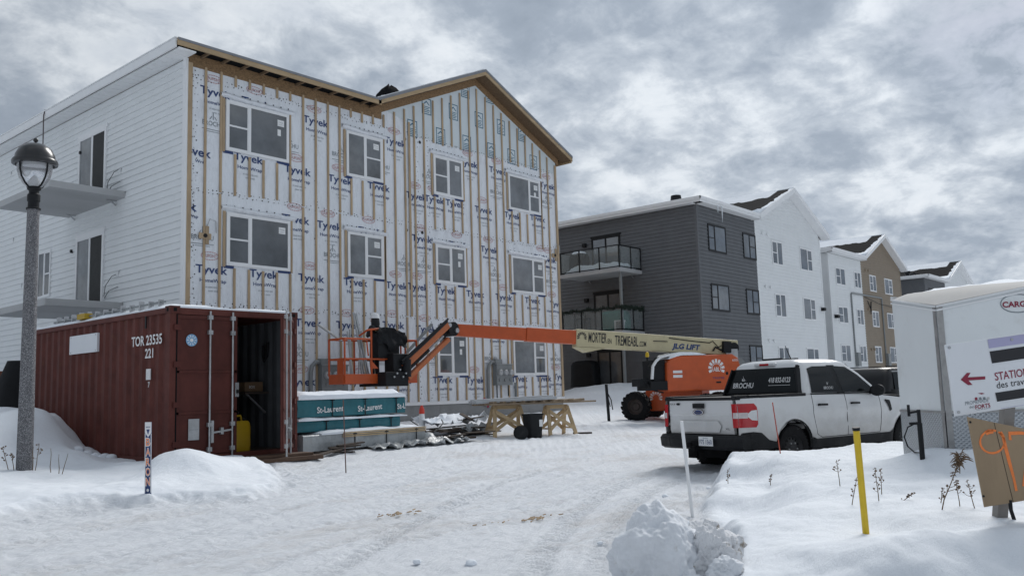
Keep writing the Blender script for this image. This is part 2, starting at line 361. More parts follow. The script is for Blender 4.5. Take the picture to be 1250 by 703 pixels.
# ------------------------------------------------------------------ terrain
def base_np(Y): return np.interp(Y, [-60, 2, 4, 7.4, 13.3, 19, 24, 40, 100], [-.46, -.46, -.43, -.30, .06, .37, .5, .6, .6])
ctrlL, ctrlR, ctrlB = [], [], []
def cp_px(L_, px, py, d):
    p = at(px, py, d); L_.append((p.x, p.y, p.z-float(base_np(p.y))))
# control points: snow surface of the left bank, of the right bank, and of the back yards
for q in ((-80, 616, 9.6), (0, 613, 9.9), (60, 604, 10.2), (100, 602, 10.4), (181, 601, 10.7), (250, 592, 11.4), (300, 590, 11.9),
          (29.6, 573, 12.2), (100, 570, 13.2), (-60, 572, 12), (70, 552, 14.0), (100, 550, 15.6), (40, 507, 15.2), (0, 520, 14.2), (-60, 510, 14.5), (10, 496, 15.6), (62, 508, 15.6), (86, 532, 15.8), (130, 560, 15.0), (160, 561, 14.4), (110, 590, 11.6), (60, 588, 11.6),
          (150, 578, 12.4), (178, 566, 13.4), (215, 557, 12.7), (240, 557, 12.8), (275, 562, 12.9), (310, 574, 12.8), (332, 584, 12.3), (170, 586, 11.2)): cp_px(ctrlL, *q)
for q in ((870, 640, 9.0), (862, 628, 9.7), (888, 590, 11.6), (908, 566, 12.2), (935, 557, 12.2), (960, 554, 12.0), (1000, 556, 12.0), (1040, 557, 12.2), (1110, 556, 12.2), (1170, 549, 11.0), (1250, 541, 10.0), (1320, 540, 10),
          (1000, 580, 10.2), (1100, 585, 9.6), (1150, 580, 9.5), (920, 600, 10.6), (1250, 580, 9), (1000, 620, 8.2), (1100, 612, 8.4), (950, 630, 8.0), (1210, 628, 7.2), (1160, 627, 7.4), (1057, 648, 7.2), (985, 657, 7.0),
          (1250, 632, 7.2), (1330, 630, 7.2), (880, 660, 7.2), (900, 690, 6.45), (950, 690, 6.3), (1000, 665, 6.4), (1060, 662, 6.1), (1100, 652, 6.05), (1160, 637, 6.1), (1250, 640, 6.15), (1330, 645, 6.1), (900, 730, 5.6), (1000, 703, 5.95), (1060, 690, 5.88), (1130, 682, 5.88), (1190, 688, 5.88), (1250, 700, 5.88), (1350, 700, 5.88), (1100, 780, 5.6), (1250, 800, 5.5), (980, 790, 5.6)): cp_px(ctrlR, *q)
for x, y, z in ((26.5, 19.5, .5), (30, 21, 1.05), (35, 19, 1.2), (35, 25, 1.3), (33, 17, .75), (30, 15, .25), (26, 17, .25), (28, 24, .9), (38, 17.5, .6), (45, 17, .6), (31, 19, 1.0), (33, 22, 1.35), (24, 20, .42), (25.4, 24, .5)): ctrlB.append((x, y, z-float(base_np(y))))
for x, y in ((20, 5), (22, 13), (24, 14), (27, 12), (20, 16), (18, 13), (16, 15), (21, 9), (12, 16), (15, 17.5)): ctrlB.append((x, y, 0.0))
def W2(px, py, z): p = on_z(px, py, z); return (p.x, p.y)
POLYL = [W2(-400, 760, -.25), W2(-80, 668, -.2), W2(0, 644, -.16), W2(60, 631, -.14), W2(130, 619, -.1), W2(190, 612, -.08), W2(260, 605, -.05), W2(310, 600, -.03), W2(345, 590, 0), W2(352, 580, .0), W2(335, 571, .02), W2(268, 567, .04), (7.3, 13.25), (7.1, 19.5), (-10, 24), (-40, 20), (-30, 4)]
POLYR = [W2(862, 860, -.45), W2(866, 740, -.45), W2(870, 690, -.44), W2(858, 655, -.43), W2(841, 630, -.42), W2(858, 611, -.41), W2(874, 596, -.40), W2(893, 576, -.38), (12.6, 6.05), (13.2, 5.75), (18.5, 4.45), (32, 1.5), (32, -25), (-2, -25), (3.0, -1.5)]
def seg_sd(P, X, Y):
    # signed distance to a closed outline, positive inside
    d = np.full_like(X, 1e9); ins = np.zeros(X.shape, bool); n = len(P)
    for i in range(n):
        (ax_, ay), (bx, by) = P[i], P[(i+1) % n]; ex, ey = bx-ax_, by-ay; t = np.clip(((X-ax_)*ex+(Y-ay)*ey)/(ex*ex+ey*ey), 0, 1)
        d = np.minimum(d, (X-ax_-ex*t)**2+(Y-ay-ey*t)**2)
        c = ((ay > Y) != (by > Y)) & (X < (bx-ax_)*(Y-ay)/(by-ay+1e-12)+ax_); ins ^= c
    return np.where(ins, 1, -1)*np.sqrt(d)
def idw(C, X, Y, R, eps):
    out = np.zeros_like(X); den = np.full_like(X, 1.0/(R**4))
    for cx, cy, r in C:
        wgt = 1.0/((X-cx)**2+(Y-cy)**2+eps)**2; out += wgt*r; den += wgt
    return out/den
def ss(t): t = np.clip(t, 0, 1); return t*t*(3-2*t)
def banks(X, Y, wob=0.0):
    ML = ss((seg_sd(POLYL, X, Y)+wob)/.34); MR = ss((seg_sd(POLYR, X, Y)+wob)/.30)
    return ML, MR, ML*idw(ctrlL, X, Y, 5.0, .06)+MR*idw(ctrlR, X, Y, 5.0, .05)+idw(ctrlB, X, Y, 2.4, .3)
def gz(x, y):
    X = np.array([float(x)]); Y = np.array([float(y)])
    return float(base_np(Y)[0]+banks(X, Y)[2][0])

# ------------------------------------------------------------------ ground
_rng = np.random.RandomState(11); _tab = _rng.rand(256, 256)
def vnoise(X, Y):
    xi = np.floor(X).astype(int); yi = np.floor(Y).astype(int); fx = X-xi; fy = Y-yi
    fx = fx*fx*(3-2*fx); fy = fy*fy*(3-2*fy)
    g = lambda a, b: _tab[a % 256, b % 256]
    return (g(xi, yi)*(1-fx)+g(xi+1, yi)*fx)*(1-fy)+(g(xi, yi+1)*(1-fx)+g(xi+1, yi+1)*fx)*fy-0.5
def fnoise(X, Y, o=4):
    s = 0; a = 1.0
    for k in range(o): s = s+a*vnoise(X*2**k+17.3*k, Y*2**k+9.1*k); a *= 0.5
    return s
def axis_vals(fine0, fine1, step, lo, hi, grow=1.09):
    a = list(np.arange(fine0, fine1, step)); st = step
    while a[-1] < hi: st *= grow; a.append(a[-1]+st)
    st = step
    while a[0] > lo: st *= grow; a.insert(0, a[0]-st)
    return np.array(a)
da = axis_vals(4.2, 14.5, 0.031, -60, 420); la = axis_vals(-7.4, 6.6, 0.034, -260, 260)
D, LL = np.meshgrid(da, la, indexing='ij')
GX = sy_*D+cy_*LL; GY = cy_*D-sy_*LL
WOB = .10*fnoise(GX*1.3, GY*1.3, 3)+.05*fnoise(GX*5, GY*5, 3); ML, MR, RS = banks(GX, GY, WOB); Z = base_np(GY)+RS
bank = np.clip(np.maximum(ML, MR), 0, 1); back = np.clip(np.abs(idw(ctrlB, GX, GY, 2.4, .3))/.15, 0, 1)
road = 1-np.maximum(bank, back)
far = np.clip((D-40)/60, 0, 1)
# soft lumps on the banks, ragged scarps, packed ripples and ruts on the lane
edge = bank*(1-bank)*4
Z += np.maximum(bank, back)*(0.07*fnoise(GX*0.9+3, GY*0.9, 3)+0.022*fnoise(GX*3.4, GY*3.4, 3)+0.010*fnoise(GX*11, GY*11, 3))+edge*(0.08*fnoise(GX*4, GY*4, 4)+.05*fnoise(GX*9, GY*9, 3))
near_r = np.exp(-((D-5.9)/.75)**2)*MR
Z += near_r*(0.035*fnoise(GX*5, GY*5, 4)+.012*fnoise(GX*16, GY*16, 3))
def hump(px, py, d, h, r):
    global Z
    p_ = at(px, py, d); Z = Z+h*np.exp(-((GX-p_.x)**2+(GY-p_.y)**2)/(r*r))
hump(228, 570, 12.35, .13, .5); hump(20, 515, 14.6, .20, .5); hump(72, 520, 15.6, .12, .3); hump(90, 540, 15.6, .10, .25); hump(50, 520, 15.0, .1, .3)
rx = GX*0.985+GY*0.17; ry = -GX*0.17+GY*0.985
Z += road*(0.04*fnoise(rx*0.35, ry*1.3, 3)+0.026*fnoise(rx*1.6, ry*7.0, 3)+0.019*fnoise(GX*7, GY*7, 3)+.014*fnoise(GX*17, GY*17, 2))
# crumbs thrown up along the toe of each bank
sdm = np.maximum(seg_sd(POLYL, GX, GY), seg_sd(POLYR, GX, GY))+WOB; toe = np.clip(1-np.abs(sdm+.10)/.16, 0, 1)
Z += toe*0.11*np.clip(fnoise(GX*6.5, GY*6.5, 3), 0, 1)
def track(pts, width, depth, lug):
    global Z
    P = np.array(pts); sl = slice(None); best = np.full_like(GX, 1e9); along = np.zeros_like(GX); side = np.zeros_like(GX); acc = 0
    for a, b in zip(P[:-1], P[1:]):
        d = b-a; ln = np.hypot(*d); u = d/ln
        t = np.clip((GX-a[0])*u[0]+(GY-a[1])*u[1], 0, ln); qx = GX-(a[0]+u[0]*t); qy = GY-(a[1]+u[1]*t)
        dist = np.hypot(qx, qy); k = dist < best
        best = np.where(k, dist, best); along = np.where(k, acc+t, along); side = np.where(k, qx*-u[1]+qy*u[0], side); acc += ln
    inside = np.clip((width/2-best)/0.05, 0, 1)*road
    lugs = np.sin((along+np.abs(side)*0.7)/0.135*2*np.pi)
    Z += inside*(-depth+lug*lugs)+np.clip(1-np.abs(best-width/2-0.04)/0.05, 0, 1)*road*depth*0.5
def tr_px(lst, off=0.0):
    P = [on_z(a, b, -0.42) for a, b in lst]; res = []
    for i, p in enumerate(P):
        d = (P[min(i+1, len(P)-1)]-P[max(i-1, 0)]); d.z = 0; d.normalize(); res.append((p.x-d.y*off, p.y+d.x*off))
    return res
pl = [(612, 780), (645, 705), (672, 664), (700, 635), (740, 610), (800, 588)]
for off, wd in ((0, .34), (-.55, .30), (1.65, .3)): track(tr_px(pl, off), wd, 0.016, 0.020)
pl2 = [(-100, 720), (120, 672), (300, 640), (450, 612), (620, 575), (760, 545), (840, 535)]
for off in (0, -1.6, -3.1, 0.9): track(tr_px(pl2, off), .32, 0.022, 0.008)
pl3 = [(100, 790), (330, 700), (520, 640), (700, 590), (800, 560)]
for off in (0, 1.6): track(tr_px(pl3, off), .28, 0.022, 0.010)
ni, nj = D.shape
verts = np.stack([GX, GY, Z], -1).reshape(-1, 3)
idx = np.arange(ni*nj).reshape(ni, nj)
quads = np.stack([idx[:-1, :-1], idx[1:, :-1], idx[1:, 1:], idx[:-1, 1:]], -1).reshape(-1, 4)
me = bpy.data.meshes.new('snow_ground')
me.vertices.add(len(verts)); me.vertices.foreach_set('co', verts.ravel())
me.loops.add(quads.size); me.loops.foreach_set('vertex_index', quads.ravel())
me.polygons.add(len(quads)); me.polygons.foreach_set('loop_start', np.arange(0, quads.size, 4)); me.polygons.foreach_set('loop_total', np.full(len(quads), 4))
me.polygons.foreach_set('use_smooth', np.ones(len(quads), dtype=bool))
me.update(calc_edges=True); me.validate()
at_ = me.attributes.new('lane', 'FLOAT', 'POINT'); at_.data.foreach_set('value', (road*(1-far)*(1-.75*np.clip((GY-13)/4, 0, 1))).ravel().astype(np.float32))
ground = bpy.data.objects.new('snow_ground', me); col.objects.link(ground); ground['kind'] = 'structure'
def ground_mat():
    m = bpy.data.materials.new('snow_and_packed_lane'); m.use_nodes = True
    t = m.node_tree; b = t.nodes['Principled BSDF']; b.inputs['Roughness'].default_value = 0.75; b.inputs['Specular IOR Level'].default_value = 0.2
    A = t.nodes.new('ShaderNodeAttribute'); A.attribute_name = 'lane'
    tcn = t.nodes.new('ShaderNodeTexCoord')
    def nz(scale, detail, stretch=(1, 1, 1), rot=0, rough=.65):
        mp = t.nodes.new('ShaderNodeMapping'); mp.inputs['Scale'].default_value = stretch; mp.inputs['Rotation'].default_value = (0, 0, rot)
        t.links.new(tcn.outputs['Object'], mp.inputs[0])
        n = t.nodes.new('ShaderNodeTexNoise'); n.inputs['Scale'].default_value = scale; n.inputs['Detail'].default_value = detail; n.inputs['Roughness'].default_value = rough
        t.links.new(mp.outputs[0], n.inputs['Vector']); return n.outputs[0]
    def ramp(s, stops):
        r = t.nodes.new('ShaderNodeValToRGB'); t.links.new(s, r.inputs[0]); ee = r.color_ramp.elements
        ee[0].position, ee[0].color = stops[0][0], (*stops[0][1], 1); ee[1].position, ee[1].color = stops[-1][0], (*stops[-1][1], 1)
        for p_, c_ in stops[1:-1]: q = ee.new(p_); q.color = (*c_, 1)
        return r.outputs[0]
    def mix(f, a, b_):
        mx_ = t.nodes.new('ShaderNodeMix'); mx_.data_type = 'RGBA'; t.links.new(f, mx_.inputs[0]); t.links.new(a, mx_.inputs[6])
        if isinstance(b_, tuple): mx_.inputs[7].default_value = (*b_, 1)
        else: t.links.new(b_, mx_.inputs[7])
        return mx_.outputs[2]
    def mul(a, b_):
        n = t.nodes.new('ShaderNodeMath'); n.operation = 'MULTIPLY'; t.links.new(a, n.inputs[0])
        if isinstance(b_, float): n.inputs[1].default_value = b_
        else: t.links.new(b_, n.inputs[1])
        return n.outputs[0]
    clean = ramp(nz(0.8, 4), [(0.3, (0.785, 0.825, 0.875)), (0.7, (0.83, 0.865, 0.905))])
    packed = ramp(nz(1.6, 9, (0.35, 1.4, 1), -0.17, .75), [(0.28, (0.74, 0.77, 0.815)), (0.5, (0.83, 0.86, 0.90)), (0.72, (0.86, 0.885, 0.92))])
    grit = ramp(nz(42, 5, (0.6, 1, 1), -0.17, .8), [(0.30, (0, 0, 0)), (0.40, (0.0, 0.0, 0.0)), (0.52, (0.55, 0.55, 0.55)), (0.68, (1, 1, 1))])
    c = mix(A.outputs['Fac'], clean, packed)
    inv = t.nodes.new('ShaderNodeInvert'); t.links.new(grit, inv.inputs[1])
    sp = ramp(nz(70, 4, rough=.9), [(0.60, (0, 0, 0)), (0.72, (1, 1, 1))])
    mud = ramp(nz(0.55, 10, (0.5, 1.3, 1), -0.3, .78), [(0.51, (0, 0, 0)), (0.68, (1, 1, 1))])
    f0 = mul(A.outputs['Fac'], mul(grit, 0.10)); c = mix(f0, c, (0.47, 0.49, 0.52))
    f1 = mul(A.outputs['Fac'], mul(sp, 0.4)); c = mix(f1, c, (0.36, 0.345, 0.33))
    f2 = mul(A.outputs['Fac'], mul(mud, 0.42)); c = mix(f2, c, (0.46, 0.41, 0.36))
    t.links.new(c, b.inputs['Base Color'])
    h0 = nz(26, 9, (0.75, 1, 1), -0.17, .8); h1 = nz(7, 6, (0.6, 1.2, 1), -0.17, .7); hm = t.nodes.new('ShaderNodeMath'); hm.operation = 'MULTIPLY_ADD'; t.links.new(h1, hm.inputs[0]); hm.inputs[1].default_value = 1.6; t.links.new(h0, hm.inputs[2]); h = hm.outputs[0]
    bp = t.nodes.new('ShaderNodeBump'); bp.inputs['Distance'].default_value = 0.05
    st = t.nodes.new('ShaderNodeMath'); st.operation = 'MULTIPLY_ADD'; t.links.new(A.outputs['Fac'], st.inputs[0]); st.inputs[1].default_value = 0.36; st.inputs[2].default_value = 0.40
    t.links.new(st.outputs[0], bp.inputs['Strength']); t.links.new(h, bp.inputs['Height']); t.links.new(bp.outputs[0], b.inputs['Normal'])
    return m
me.materials.append(ground_mat())

# ------------------------------------------------------------------ apartment buildings
# local frame of each block: x along the street front, y to the back, z up (z = 0 is the datum)
FRONT = Matrix(((1, 0, 0, 0), (0, -1, 0, 0), (0, 0, 1, 0), (0, 0, 0, 1)))       # (u, out, z)
LEFT = Matrix(((0, -1, 0, 0), (-1, 0, 0, 0), (0, 0, 1, 0), (0, 0, 0, 1)))       # u runs to the front, out = -x ; y = -u
def leftT(): return Matrix(((0, -1, 0, 0), (1, 0, 0, 0), (0, 0, 1, 0), (0, 0, 0, 1)))   # (u=y, out=-x, z)
WD, WL, DEP, TOPW = 14.4, 6.0, 20.0, 9.32
AX, AZ, EZ = 10.2, 11.62, 9.56          # gable apex x, apex z, eave z (top of fascia)
GL, GR = 5.62, 14.78                    # gable overhang ends
def rake_z(x): return EZ+(AZ-EZ)*(1-abs(x-AX)/((AX-GL) if x < AX else (GR-AX)))

def siding(mb, u0, u1, z0, z1, course=0.17, d=0.033, lim=None, m=0):
    z = z0
    while z < z1-0.01:
        zt = min(z+course, z1)
        a0, b0 = (u0, u1) if lim is None else lim(z)
        a1, b1 = (u0, u1) if lim is None else lim(zt)
        if b0-a0 < 0.02: break
        if b1 < a1: a1 = b1 = (a1+b1)/2
        mb.add([(a0, d, z), (b0, d, z), (b1, 0.003, zt), (a1, 0.003, zt), (a0, 0.0, z), (b0, 0.0, z)], [(0, 1, 2, 3), (4, 5, 1, 0)], m)
        z = zt
    mb.m = 0

def window(parent, T, u0, u1, z0, z1, layout, fm, gm, fr=0.055, out=0.045, bars='left', stickers=0):
    f = MB(T)
    out = max(out, .055); f.box(u0, u1, -0.06, out, z0, z0+fr); f.box(u0, u1, -0.06, out, z1-fr, z1)
    f.box(u0, u0+fr, -0.06, out-.002, z0+fr, z1-fr); f.box(u1-fr, u1, -0.06, out-.002, z0+fr, z1-fr)
    um = u0+(u1-u0)*layout
    f.box(um-fr*.55, um+fr*.55, -0.06, out-.004, z0+fr, z1-fr)
    zm = (z0+z1)/2
    a, b = (u0+fr, um-fr*.55) if bars == 'left' else (um+fr*.55, u1-fr)
    f.box(a, b, -0.05, out-.010, zm-.022, zm+.022)
    # sash lip of the opening leaf
    for q in ((a, a+.02, z0+fr, z1-fr), (b-.02, b, z0+fr, z1-fr)): f.box(q[0], q[1], -0.05, out-.012, q[2], q[3])
    f.box(a+.02, b-.02, -.05, out-.012, z0+fr, z0+fr+.02); f.box(a+.02, b-.02, -.05, out-.012, z1-fr-.02, z1-fr)
    w_ = f.build('window', fm, parent)
    g = MB(T); g.box(u0+fr*.5, u1-fr*.5, 0.0355, 0.0405, z0+fr*.5, z1-fr*.5)
    g.build('pane', gm, w_)
    if stickers:
        s_ = MB(T); 
        for k in range(stickers):
            uu = u1-fr-.27+.0*k; zz_ = z1-fr-.12-.26*k
            s_.box(uu, uu+(.2 if k == 0 else .1), .041, .0425, zz_-.17, zz_, 0)
            if k == 0: s_.text('Energy', (uu+.1, .0435, zz_-.06), (1, 0, 0), (0, 0, 1), .13, m=1); s_.text('window', (uu+.1, .0435, zz_-.12), (1, 0, 0), (0, 0, 1), .11, m=1)
        s_.build('window_sticker', [paper_m, grey_ink], w_)
    return w_

def patio_door(parent, T, u0, u1, z0, z1, fm, ga, gb):
    f = MB(T); fr = .09
    f.box(u0-.05, u1+.05, -.02, .055, z1, z1+.10); f.box(u0, u0+fr, -.02, .065, z0, z1); f.box(u1-fr, u1, -.02, .065, z0, z1)
    f.box(u0+fr, u1-fr, -.02, .062, z1-fr, z1); um = (u0+u1)/2; f.box(um-.045, um+.045, -.02, .058, z0+.07, z1-fr); f.box(u0+fr, u1-fr, -.02, .060, z0, z0+.07)
    d = f.build('patio_door', fm, parent)
    g = MB(T); g.box(um+.045, u1-fr, .036, .042, z0+.07, z1-fr); g.build('door_glass', ga, d)
    g = MB(T); g.box(u0+fr, um-.045, .037, .044, z0+.07, z1-fr); g.build('screen_panel', gb, d)
    return d

def snow_sheet(mb, fn, nu, nv, hfun, T=None):
    # thick snow lying on a surface fn(u, v, lift); hfun(u, v) -> thickness (0 where bare)
    H = [[hfun(i/nu, j/nv) for j in range(nv+1)] for i in range(nu+1)]
    vv = []; ff = []; ix = {}
    def vid(i, j):
        if (i, j) not in ix: ix[(i, j)] = len(vv); vv.append(fn(i/nu, j/nv, max(H[i][j], -0.004)))
        return ix[(i, j)]
    for i in range(nu):
        for j in range(nv):
            hs = [H[i][j], H[i+1][j], H[i+1][j+1], H[i][j+1]]
            if max(hs) > 0: ff.append((vid(i, j), vid(i+1, j), vid(i+1, j+1), vid(i, j+1)))
    mb.add(vv, ff, None, True)
    # close the rim of the layer down to the surface it lies on
    cnt = {}
    for f in ff:
        for a, b in zip(f, f[1:]+f[:1]): cnt[(min(a, b), max(a, b))] = cnt.get((min(a, b), max(a, b)), 0)+1
    back = {k: ij for ij, k in ix.items()}
    for (a, b), c in cnt.items():
        if c == 1:
            qa, qb = [fn(back[k][0]/nu, back[k][1]/nv, -.01) for k in (a, b)]
            mb.add([vv[a], vv[b], qb, qa], [(0, 1, 2, 3)], None, True)

fascia_m = mat('fascia_wood', (.40, .29, .17), .7, var=.25, scale=8, stretch=(.15, 1, 1))
def roof_parts(root, unfinished, fascia, deck_dark, seed):
    # low roof over the left half
    mb = MB()
    mb.box(-.46, GL+.1, -.44, DEP, EZ-.09, EZ-.02)
    mb.build('flat_roof', shingle_m, root)
    fb = MB()
    fb.box(-.50, -.46, -.46, DEP, EZ-.24, EZ); fb.box(-.5, GL+.05, -.50, -.46, EZ-.24, EZ-.002)
    if not unfinished:
        # sloped soffit box under the eave and white frieze
        fb.box(-.46, -.02, -.02, DEP, EZ-.235, EZ-.20); fb.box(-.02, GL+.4, -.46, -.02, EZ-.235, EZ-.20)
        fb.box(-.56, -.50, -.56, DEP, EZ-.13, EZ+.01); fb.box(-.56, GL-.1, -.56, -.50, EZ-.13, EZ+.008)   # gutter
        fb.build('fascia', fascia, root, bevel=.01)
    else:
        sf = MB(); sf.box(-.46, -.02, -.46, DEP, EZ-.235, EZ-.20); sf.box(-.54, -.50, -.44, DEP, EZ-.22, EZ-.01); sf.box(-.56, -.46, -.46, DEP, EZ-.008, EZ+.02)
        # ribbed vented soffit
        for k in range(60): sf.box(-.45, -.03, -.40+k*.33, -.385+k*.33, EZ-.241, EZ-.2355)
        sf.build('fascia', white_trim, root)
        g = MB(); g.box(-.5, GL+.05, -.515, -.5, EZ-.05, EZ+.012)
        g.build('drip_edge', grey_drip, root)
        fw = MB(); fw.box(-.5, GL+.08, -.50, -.46, EZ-.165, EZ-.002)
        fw.build('fascia', fascia_m, root)
        for k in range(11): lo = MB(); lo.bar((-.2+k*.55, -.455, EZ-.11), (-.2+k*.55, -.02, EZ-.11), .038, .09); lo.build('soffit_lookout', mat('shaded_lookout', (.20, .135, .08), .8), root)  # wood colour darkened to carry the shade under the eave
    # gable roof
    g = MB(); th = .07
    for (xa, xb) in ((GL, AX), (AX, GR)):
        za, zb = rake_z(xa), rake_z(xb)
        g.add([(xa, -.46, za), (xb, -.46, zb), (xb, DEP, zb), (xa, DEP, za), (xa, -.46, za-th), (xb, -.46, zb-th), (xb, DEP, zb-th), (xa, DEP, za-th)],
              [(0, 1, 2, 3), (4, 5, 6, 7), (0, 1, 5, 4), (2, 3, 7, 6), (0, 3, 7, 4), (1, 2, 6, 5)])
    g.build('gable_roof', shingle_m, root)
    r = MB(); rh = .26 if not unfinished else .165
    for (xa, xb) in ((GL-.02, AX), (AX, GR+.02)):
        za, zb = rake_z(xa), rake_z(xb)
        for y0, y1, dz in ((-.50, -.46, 0.0),):
            P = [(xa, za+.012), (xb, zb+.012), (xb, zb-rh), (xa, za-rh)]
            r.prism(P, lambda u, v_, w_: (u, w_, v_), y0, y1)
        if not unfinished:
            r.prism([(xa, za-rh+.03), (xb, zb-rh+.03), (xb, zb-rh), (xa, za-rh)], lambda u, v_, w_: (u, w_, v_), -.46, -.02)
    r.box(GR-.02, GR+.02, -.46, DEP, EZ-.22, EZ)
    r.build('rake_board', fascia_m if unfinished else fascia, root)
    if unfinished:
        d = MB()
        for (xa, xb) in ((GL-.02, AX), (AX, GR+.02)):
            za, zb = rake_z(xa), rake_z(xb)
            d.prism([(xa, za+.035), (xb, zb+.035), (xb, zb-.05), (xa, za-.05)], lambda u, v_, w_: (u, w_, v_), -.516, -.501)
        d.build('drip_edge', grey_drip, root)
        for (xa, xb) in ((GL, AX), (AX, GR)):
            so = MB(); so.prism([(xa, rake_z(xa)-.10), (xb, rake_z(xb)-.10), (xb, rake_z(xb)-.17), (xa, rake_z(xa)-.17)], lambda u, v_, w_: (u, w_, v_), -.455, -.03); so.build('rake_soffit', mat('shaded_osb', (.125, .078, .042), .8, var=.5, scale=20), root)  # darker copy of the OSB, soffit shade put into its colour
    # snow on the roofs
    random.seed(seed)
    s = MB(); ox = seed*3.7
    def top(u, v_, h): return (-.44+u*(GL+.6), -.43+v_*(DEP-.5), EZ-.025+h)
    snow_sheet(s, top, 14, 40, lambda u, v_: .045+.02*fbm(u*4+ox, v_*9)+(0.10 if .1 < u < .75 and .25 < v_ < .95 and not unfinished else 0)*max(0, fbm(u*3+ox+4, v_*6)+.4) if 0.0 < u < 1 and 0 < v_ < 1 else .012)
    def slope(u, v_, h):
        x = GL+.03+u*(AX-GL-.03); return (x-h*.41, -.44+v_*(DEP-.6), rake_z(x)+h*.9)
    if unfinished: hf = lambda u, v_: .06-(0.5*max(0, .14-math.hypot((u-.16)*1.6, (v_-.16)*1.7)))+.012*fbm(u*9+ox, v_*16)
    else: hf = lambda u, v_: max(.22-u, 0)*.9*(1+.5*fbm(v_*9+ox, u*3))+max(0, .026-v_)*2.0*(1-u*.65)-.014+.016*fbm(u*7+ox, v_*22) + (max(0, (u-.70+.05*fbm(v_*20+ox, 3))*.35) if .05 < v_ < .93 else 0) + .10*max(0, .09-math.hypot((u-.33), (v_-.16)*2.2))*9*.25
    snow_sheet(s, slope, 36, 150, hf)
    def slope2(u, v_, h):
        x = AX+u*(GR-AX-.03); return (x+h*.41, -.44+v_*(DEP-.6), rake_z(x)+h*.9)
    snow_sheet(s, slope2, 12, 24, lambda u, v_: .05+.01*fbm(u*5, v_*9+ox))
    s.build('roof_snow', snow_m, root)

def wall_body(root, name_m, unfinished, lc, rc, trim, lcourse=0.17):
    # solid core so that nothing shows through
    core = MB(); core.box(.01, WD-.01, .02, DEP-.02, .86, EZ-.12)
    core.prism([(WL, 9.3), (WD-.01, 9.3), (WD-.01, 9.36), (AX, AZ-.16), (WL, 9.42)], lambda u, v_, w_: (u, w_, v_), .02, DEP-.02)
    core.build('wall_core', grey_siding if not unfinished else osb_m, root)
    fo = MB(); fo.box(-.0, WD, 0.03, DEP, -.8, .88)
    fo.build('foundation', conc_m, root)
    lm = lambda z: (WL+.06, WD-.1) if z < 9.25 else (max(WL+.06, GL+(z+.22-EZ)/(AZ-EZ)*(AX-GL)), min(WD-.1, GR-(z+.22-EZ)/(AZ-EZ)*(GR-AX)))
    if not unfinished:
        a = MB(FRONT); siding(a, .06, WL-.06, .8, TOPW, lcourse); a.build('front_wall', lc, root)
        b = MB(FRONT); siding(b, WL+.06, WD-.1, .8, AZ-.2, lcourse, lim=lm); b.build('gable_wall', rc, root)
    l_ = MB(leftT()); siding(l_, .10, DEP, .8, TOPW, lcourse); random.seed(17)
    for k in range(22):
        z_ = .8+lcourse*random.randrange(0, 49); u = random.choice((3.66, 7.3, 10.9, 14.6))+random.choice((0, -1.2, 1.2, -.4, .8)); l_.box(u-.002, u+.002, .004, .0345, z_+.002, z_+lcourse-.012, 1)
    l_.build('side_wall', [lc, seam_m if lc is grey_siding else mat('siding_seam', (.42, .43, .44), .7)], root)

def balcony(root, z, outx=1.9, rail=False):
    s = MB(); s.box(-outx, -.02, 3.0, 6.45, z-.17, z)
    b = s.build('balcony_slab', slab_m, root, bevel=.008)
    k = MB()
    for yy in (3.5, 6.0): k.bar((-.03, yy, z-.30), (-.20, yy, z-.18), .05, .02); k.box(-.28, -.02, yy-.04, yy+.04, z-.185, z-.171)
    k.build('bracket', metal_m, b)
    return b

# ---- the unfinished block
BX, BY = 10.34, 19.0
main = thing('apartment_building', 'unfinished three storey building in white house wrap and wood strapping', 'building', (BX, BY, 0), 0, 'row of gabled apartment buildings')
wall_body(main, '', True, white_siding, white_siding, white_trim)
roof_parts(main, True, white_trim, True, 2)
wp = MB(FRONT)
def F(px, py): p = on_y(px, py, BY); return p.x-BX, p.z
# housewrap sheet with the printed lettering in it, and the paler gable board
SEAM = 8.93
wp.poly([(.02, .008, .86), (WD-.01, .008, .86), (WD-.01, .008, 9.26), (.02, .008, 9.26)], 0)
seamline = lambda x: SEAM
lmw = lambda z: (max(WL+.1, GL+(z+.2-EZ)/(AZ-EZ)*(AX-GL)), min(WD-.02, GR-(z+.2-EZ)/(AZ-EZ)*(GR-AX)))
gp = [(WL+1.15, .0115, SEAM), (WD-.02, .0115, SEAM)]
for z_ in (9.25, 9.5): gp.append((lmw(z_)[1], .0115, z_))
wp.poly([(5.7, .006, 9.15), (7.25, .006, 9.15), (7.25, .006, 9.95), (5.95, .006, 9.42), (5.7, .006, 9.40)], 0)
gp += [(AX, .0115, AZ-.22), (lmw(9.5)[0], .0115, 9.5), (WL+1.15, .0115, 9.3)]
wp.poly(gp, 1)
